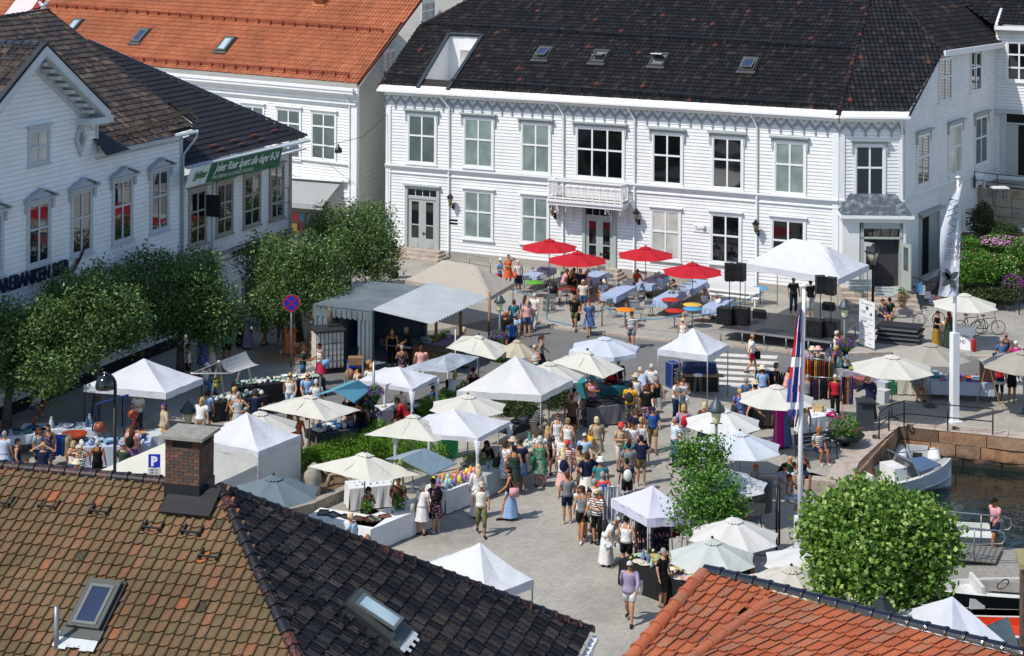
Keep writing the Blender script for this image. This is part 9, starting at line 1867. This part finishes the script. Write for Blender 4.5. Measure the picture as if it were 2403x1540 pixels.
# ---------------------------------------------------------------- harbour
def boat(label, p, rot, L, B, H, hullc, inc, deck=.15, blunt=.35, parts=(), cat='boat', flo=.3, name='motorboat', group=None):
 t = thing(name, p, label, cat, group); d = V3((math.cos(rot), math.sin(rot), 0)); s = V3((-d.y, d.x, 0)); N_ = 14; m = MB(); st = []
 for i in range(N_+1):
  f = i/N_; w = B/2*(1-max(0, (f-blunt)/(1-blunt))**2.2)*(1 if f < 1 else 0)+.02; z = H*(1+.35*f**2); x = (f-.5)*L
  st.append([p+d*x+s*w*k+UP*zz for k, zz in ((1, z), (.82, z*.35), (0.0, -.1+.3*max(0, f-.8)), (-.82, z*.35), (-1, z))])
 vs = [v for r in st for v in r]; m.add(vs, [(i*5+k, i*5+k+1, (i+1)*5+k+1, (i+1)*5+k) for i in range(N_) for k in range(4)]+[(0, 1, 2, 3, 4)], 0, None, False); obj('hull', m, mat(hullc, .25, var=.06, spec=.6), t)
 m = MB(); gw = MB()
 for i in range(N_):
  a, b = st[i], st[i+1]; 
  for k in (0, 4):
   ca, cb = p+d*((i/N_-.5)*L), p+d*(((i+1)/N_-.5)*L); ia, ib = a[k]+(V3((ca.x, ca.y, a[k].z))-a[k])*(.16 if a[k] != ca else 0), b[k]+(V3((cb.x, cb.y, b[k].z))-b[k])*.16
   gw.quad(a[k], b[k], ib+UP*.01, ia+UP*.01); m.quad(ia+UP*.01, ib+UP*.01, ib-UP*(b[k].z-p.z-flo), ia-UP*(a[k].z-p.z-flo))
  m.quad(*[V3((v.x, v.y, p.z+flo)) for v in (a[0], b[0], b[4], a[4])]) if 0 else m.quad(*[V3((c_.x*(.86)+q_.x*.14, c_.y*.86+q_.y*.14, p.z+flo)) for c_, q_ in ((a[0], p+d*((i/N_-.5)*L)), (b[0], p+d*(((i+1)/N_-.5)*L)), (b[4], p+d*(((i+1)/N_-.5)*L)), (a[4], p+d*((i/N_-.5)*L)))])
 obj('gunwale', gw, mat('c8c8c2', .35), t); obj('cockpit', m, mat(inc, .5), t)
 P = lambda x, y, z: p+d*x+s*y+UP*z
 for kind, *a in parts:
  m = MB()
  if kind == 'console': x, w, h, c = a; m.obox(P(x-.3, -w/2, flo), d*.55, s*w, UP*h); obj('console', m, mat(c, .4), t)
  if kind == 'screen':
   x, w, z, h = a; m.slab([P(x, -w/2, z), P(x, w/2, z), P(x-.3, w/2*.85, z+h), P(x-.3, -w/2*.85, z+h)], d*.02); obj('windscreen', m, glass_mat('3a4a58', .08, .8), t); m = MB(); m.tube([P(x, -w/2, z), P(x-.3, -w/2*.85, z+h), P(x-.3, w/2*.85, z+h), P(x, w/2, z)], .025, 5); obj('screen_frame', m, M_galv, t)
  if kind == 'motor': c, = a; m.obox(P(-L/2-.35, -.18, H*.9), d*.4, s*.36, UP*.4); m.obox(P(-L/2-.2, -.08, -.3), d*.16, s*.16, UP*(H+.5)); obj('outboard_motor', m, mat(c, .3), t)
  if kind == 'wheel': x, z, c = a; wheel(m, P(x, .15, z), .2, (d*.6+UP*.8), .02, 3, 16); obj('steering_wheel', m, mat(c, .4), t)
  if kind == 'seat': x, w, h, c = a; m.obox(P(x, -w/2, flo), d*.45, s*w, UP*h); m.obox(P(x, -w/2, flo+h), d*.1, s*w, UP*.35); obj('seat', m, mat(c, .7), t)
  if kind == 'tube': r, c = a; pts = [P(-L/2, B/2, H), P(0, B/2, H), P(L*.3, B/2*.85, H*1.05), P(L*.46, B/2*.4, H*1.15), P(L*.5, 0, H*1.18), P(L*.46, -B/2*.4, H*1.15), P(L*.3, -B/2*.85, H*1.05), P(0, -B/2, H), P(-L/2, -B/2, H)]; m.tube(pts, r, 12); obj('air_tube', m, mat(c, .45), t)
  if kind == 'rail': c, = a; m.tube([P(.1*L, B*.44, H*1.1), P(.1*L, B*.42, H*1.1+.35), P(.42*L, B*.2, H*1.25+.35), P(.47*L, 0, H*1.3+.35), P(.42*L, -B*.2, H*1.25+.35), P(.1*L, -B*.42, H*1.1+.35), P(.1*L, -B*.44, H*1.1)], .015, 5); obj('bow_rail', m, M_galv, t)
 return t, P, d, s
bp = G(2108, 1160, WZ); _, P_, d_, s_ = boat('white motorboat with windscreen and blue grey hull moored by the quay', bp, .42, 4.7, 1.95, .75, 'b8c0c8', 'd4d4d0', parts=(('console', -.2, .9, .75, 'd8d8d4'), ('screen', .35, 1.7, .8, .6), ('seat', -1.7, 1.5, .4, 'cfcfca'), ('rail', 0), ('motor', '1c1e20')), flo=.35)
text('lettering', 'HR', P_(-.1, -.2, 1.2)-UP*.2+s_*-.27, d_, UP, .14, mat('1c2a50', .5), _); m = MB(); m.slab([P_(.45, -.75, .95), P_(1.5, -.5, 1.0), P_(1.5, .5, 1.0), P_(.45, .75, .95)], UP*.04); obj('foredeck_cover', m, mat('4a5f80', .7), _)
bp = G(2152, 1080, WZ); _, P_, d_, s_ = boat('white inflatable dinghy with lime life vest behind the motorboat', bp, 1.35, 2.9, 1.25, .35, '26282a', '9a9c9e', parts=(('tube', .24, 'd4d4d2'), ('motor', '1a1c1e'), ('seat', -.3, .8, .15, 'b0b2b4')), name='dinghy', flo=.15); m = MB(); m.ell(P_(.3, .1, .45), (.25, .2, .12), 10, 6); tag(obj('life_vest', m, mat('9ac81c', .7)), 'lime green life vest lying in the white dinghy', 'life vest')
bp = G(2425, 1090, WZ); boat('white bow of a boat entering at the right edge', bp, 2.9, 4.2, 1.6, .6, 'd0d2d4', 'c8c8c4', parts=(('rail', 0),))
bp = G(2395, 1432, WZ); _, P_, d_, s_ = boat('long open white boat with black side and steering wheel, lower right', bp, 3.2, 7.4, 1.7, .62, '16181a', 'd0d0cc', parts=(('wheel', .6, .85, '1a1c1e'), ('seat', 1.3, 1.2, .3, 'c8c8c4')), flo=.3); m = MB(); m.lathe([(0, 0), (.08, .02), (.09, .3), (.05, .36), (0, .38)], P_(-.1, .98, .1), 12); tag(obj('fender', m, mat('c8ccd0', .5)), 'white fender hanging on the black hull side', 'fender')
bp = G(2428, 1520, WZ); _, P_, d_, s_ = boat('orange topped small boat with a black outboard at the right', bp, -.1, 3.6, 1.5, .55, 'a8a48c', 'c8401c', parts=(('motor', '141416'),), flo=.35); text('lettering', 'MERCURY', P_(-2.14, -.185, .78), d_, UP, .08, mat('c8c8c8', .4), _)
bp = G(2330, 1585, WZ); boat('black inflatable boat with curved windshield and red steering wheel', bp, -.9, 4.4, 1.7, .5, '16181c', '26282c', parts=(('tube', .28, '1a1c20'), ('screen', .4, 1.2, .75, .75), ('wheel', .1, .95, 'a01c28'), ('seat', -.7, .8, .6, '3a3c44'), ('console', .1, .8, .6, '1c1e22')), name='inflatable_boat', flo=.2)
bp = G(2185, 1268, WZ); _, P_, d_, s_ = boat('white boat stern showing behind the floating dock', bp, 3.05, 4.0, 1.4, .4, 'd0d0cc', 'c8c8c2', parts=(('motor', '4a545c'), ('seat', 0, 1.2, .3, 'd0d0cc')), flo=.25)
DZ = -.62; mb = MB(); a, b, c, d__ = G(2040, 1262, DZ), G(2440, 1290, DZ), G(2440, 1372, DZ), G(2040, 1345, DZ); n = 13
for i in range(n): f, g = i/n, (i+.94)/n; mb.slab([a*(1-f)+d__*f, b*(1-f)+c*f, b*(1-g)+c*g, a*(1-g)+d__*g], UP*-.06)
dock = thing('floating_dock', (a+c)/2-UP*.4, 'grey weathered plank pontoon with gangway behind the lime tree', 'dock'); obj('planks', mb, M_wood, dock); m = MB(); m.slab([p-UP*.08 for p in (a, b, c, d__)], UP*-.4); obj('float', m, rough_mat('dark_timber', ['4a463e', '5e5a50'], 3), dock)
e = (c-d__).normalized(); m = MB(); m.obox(d__+UP*-.25+V3((0, -.12, 0)), c-d__, V3((0, .1, 0)), UP*.3); obj('fender_beam', m, M_wood, dock)
t = thing('gangway', G(2250, 1300, DZ), 'galvanised gangway with looped handrails where the cyclist capped boy walks'.replace('cyclist capped ', ''), 'gangway'); A1, B1_, C1, D1 = G(2020, 1255, -.1), G(2352, 1286, DZ+.12), G(2336, 1320, DZ+.12), G(2004, 1288, -.1); m = MB()
m.slab([A1, B1_, C1, D1], UP*-.04); obj('deck', m, rough_mat('tread', ['6a6860', '7a786e'], 3), t); m = MB(); n = 26
for i in range(n): f = i/n; m.obox(A1*(1-f)+B1_*f, (D1*(1-f)+C1*f)-(A1*(1-f)+B1_*f), e*.03, UP*.02)
obj('tread_bars', m, M_galv, t)
for P0, P1 in ((A1, B1_), (D1, C1)):
 m = MB(); u_ = (P1-P0).normalized(); m.tube([P0+UP*1.0, P1+UP*1.0, P1+u_*.25+UP*.95, P1+u_*.3+UP*.75, P1+u_*.2+UP*.6, P1-u_*.6+UP*.5, P0+UP*.5], .025, 6)
 for f in (.25, .55, .85): p = P0*(1-f)+P1*f; m.tube([p, p+UP*1.0], .022, 6)
 obj('handrail', m, M_galv, t)
# newspaper, mooring rings, gull
m = MB(); p = CO+ray(1771, 1196)*(G(1757, 1262).y-.25); m.slab([p+V3((-.3, 0, -.1)), p+V3((0, .05, -.2)), p+V3((.05, .0, .2)), p+V3((-.28, -.03, .28))], V3((0, .01, 0))); m.slab([p+V3((0, .05, -.2)), p+V3((.3, -.05, -.15)), p+V3((.34, -.08, .22)), p+V3((.05, .0, .2))], V3((0, .01, 0))); tag(obj('newspaper', m, mat('a8a8a0', .8, var=.5, sc=25)), 'open newspaper held by the reader on the lower bench', 'newspaper')
g = RB(112, 26)+UP*.12-WL.u*.3; t = thing('gull', g, 'white gull with grey wings perched on the brown roof ridge', 'bird'); m = MB(); m.ell(g+V3((0, 0, .17)), (.2, .1, .1), 12, 8); m.ell(g+V3((-.18, 0, .3)), (.06, .05, .055), 8, 6); m.tube([g+V3((-.12, 0, .2)), g+V3((-.17, 0, .3))], [.07, .05], 8); m.tube([g+V3((-.22, 0, .3)), g+V3((-.29, 0, .28))], [.02, .008], 5); obj('body', m, mat('d8d8d8', .7), t); m = MB(); m.ell(g+V3((.06, 0, .2)), (.2, .105, .075), 10, 6); obj('wings', m, mat('8a8f96', .7), t); m = MB(); m.tube([g+V3((0, .02, .1)), g+V3((0, .02, -.02))], .01, 4); m.tube([g+V3((0, -.03, .1)), g+V3((0, -.03, -.02))], .01, 4); obj('legs', m, mat('c8a080', .6), t)
for k, X, Y in ((12, 1010, 1035), (12, 1330, 935), (12, 1760, 955)):
 p = Q(k, X, Y, .03); m = MB(); m.tube([p+V3((.12*math.cos(a), .1*math.sin(a), .01*a)) for a in [i*.6 for i in range(20)]], .018, 5); tag(obj('rope_coil', m, mat('3a342c', .8)), 'small dark rope coil on the quay edge '+{1010: 'by the first railing post', 1330: 'in the quay corner', 1760: 'below the flagpole'}[X], 'rope')
m = MB(); p = G(2070, 1452, 0); z = 20-(1440+226)*42/F; p = CO+ray(2070, 1440)*42; b = V3((p.x, p.y, 0)); t = thing('street_lamp', b, 'black four sided lantern top poking up behind the glossy roof ridge', 'street lamp'); m.tube([b, p], .06, 8); obj('post', m, M_iron, t); m = MB(); m.lathe([(.14, -.42), (.26, -.02)], p, 4, sm=False); obj('lamp_glass', m, glass_mat('8a8878', .15, .6), t); m = MB(); m.lathe([(.36, -.02), (.34, .03), (.16, .33), (.09, .36), (.1, .4), (.06, .43), (0, .44)], p, 4, sm=False); obj('lamp_hood', m, mat('202326', .5), t)
# ---------------------------------------------------------------- labels that single out each of several look-alikes
ORD = 'first second third fourth fifth sixth seventh eighth ninth tenth eleventh twelfth thirteenth fourteenth fifteenth sixteenth seventeenth eighteenth nineteenth twentieth'.split()
ch_ = sorted([o for o in D.objects if o.get('group') == 'grey folding chairs of the cafe'], key=lambda o: -o.location.y); n3 = len(ch_)//3+1
for b, nm in enumerate(('back', 'middle', 'front')):
 for i, o in enumerate(sorted(ch_[b*n3:(b+1)*n3], key=lambda o: o.location.x/o.location.y)): o['label'] = 'grey folding chair, %s from the left in the %s third of the cafe' % (ORD[i], nm)
LB = {}
for o in D.objects:
 if o.parent is None and o.get('label'): LB.setdefault(o['label'], []).append(o)
for l, os_ in LB.items():
 if 1 < len(os_) <= 20:
  st = len({round(o.location.z, 1) for o in os_}) == len(os_)
  os_.sort(key=(lambda o: o.location.z) if st else (lambda o: o.location.x/o.location.y))
  for i, o in enumerate(os_): o['label'] = l+', '+ORD[i]+(' from the bottom' if st else ' from the left')
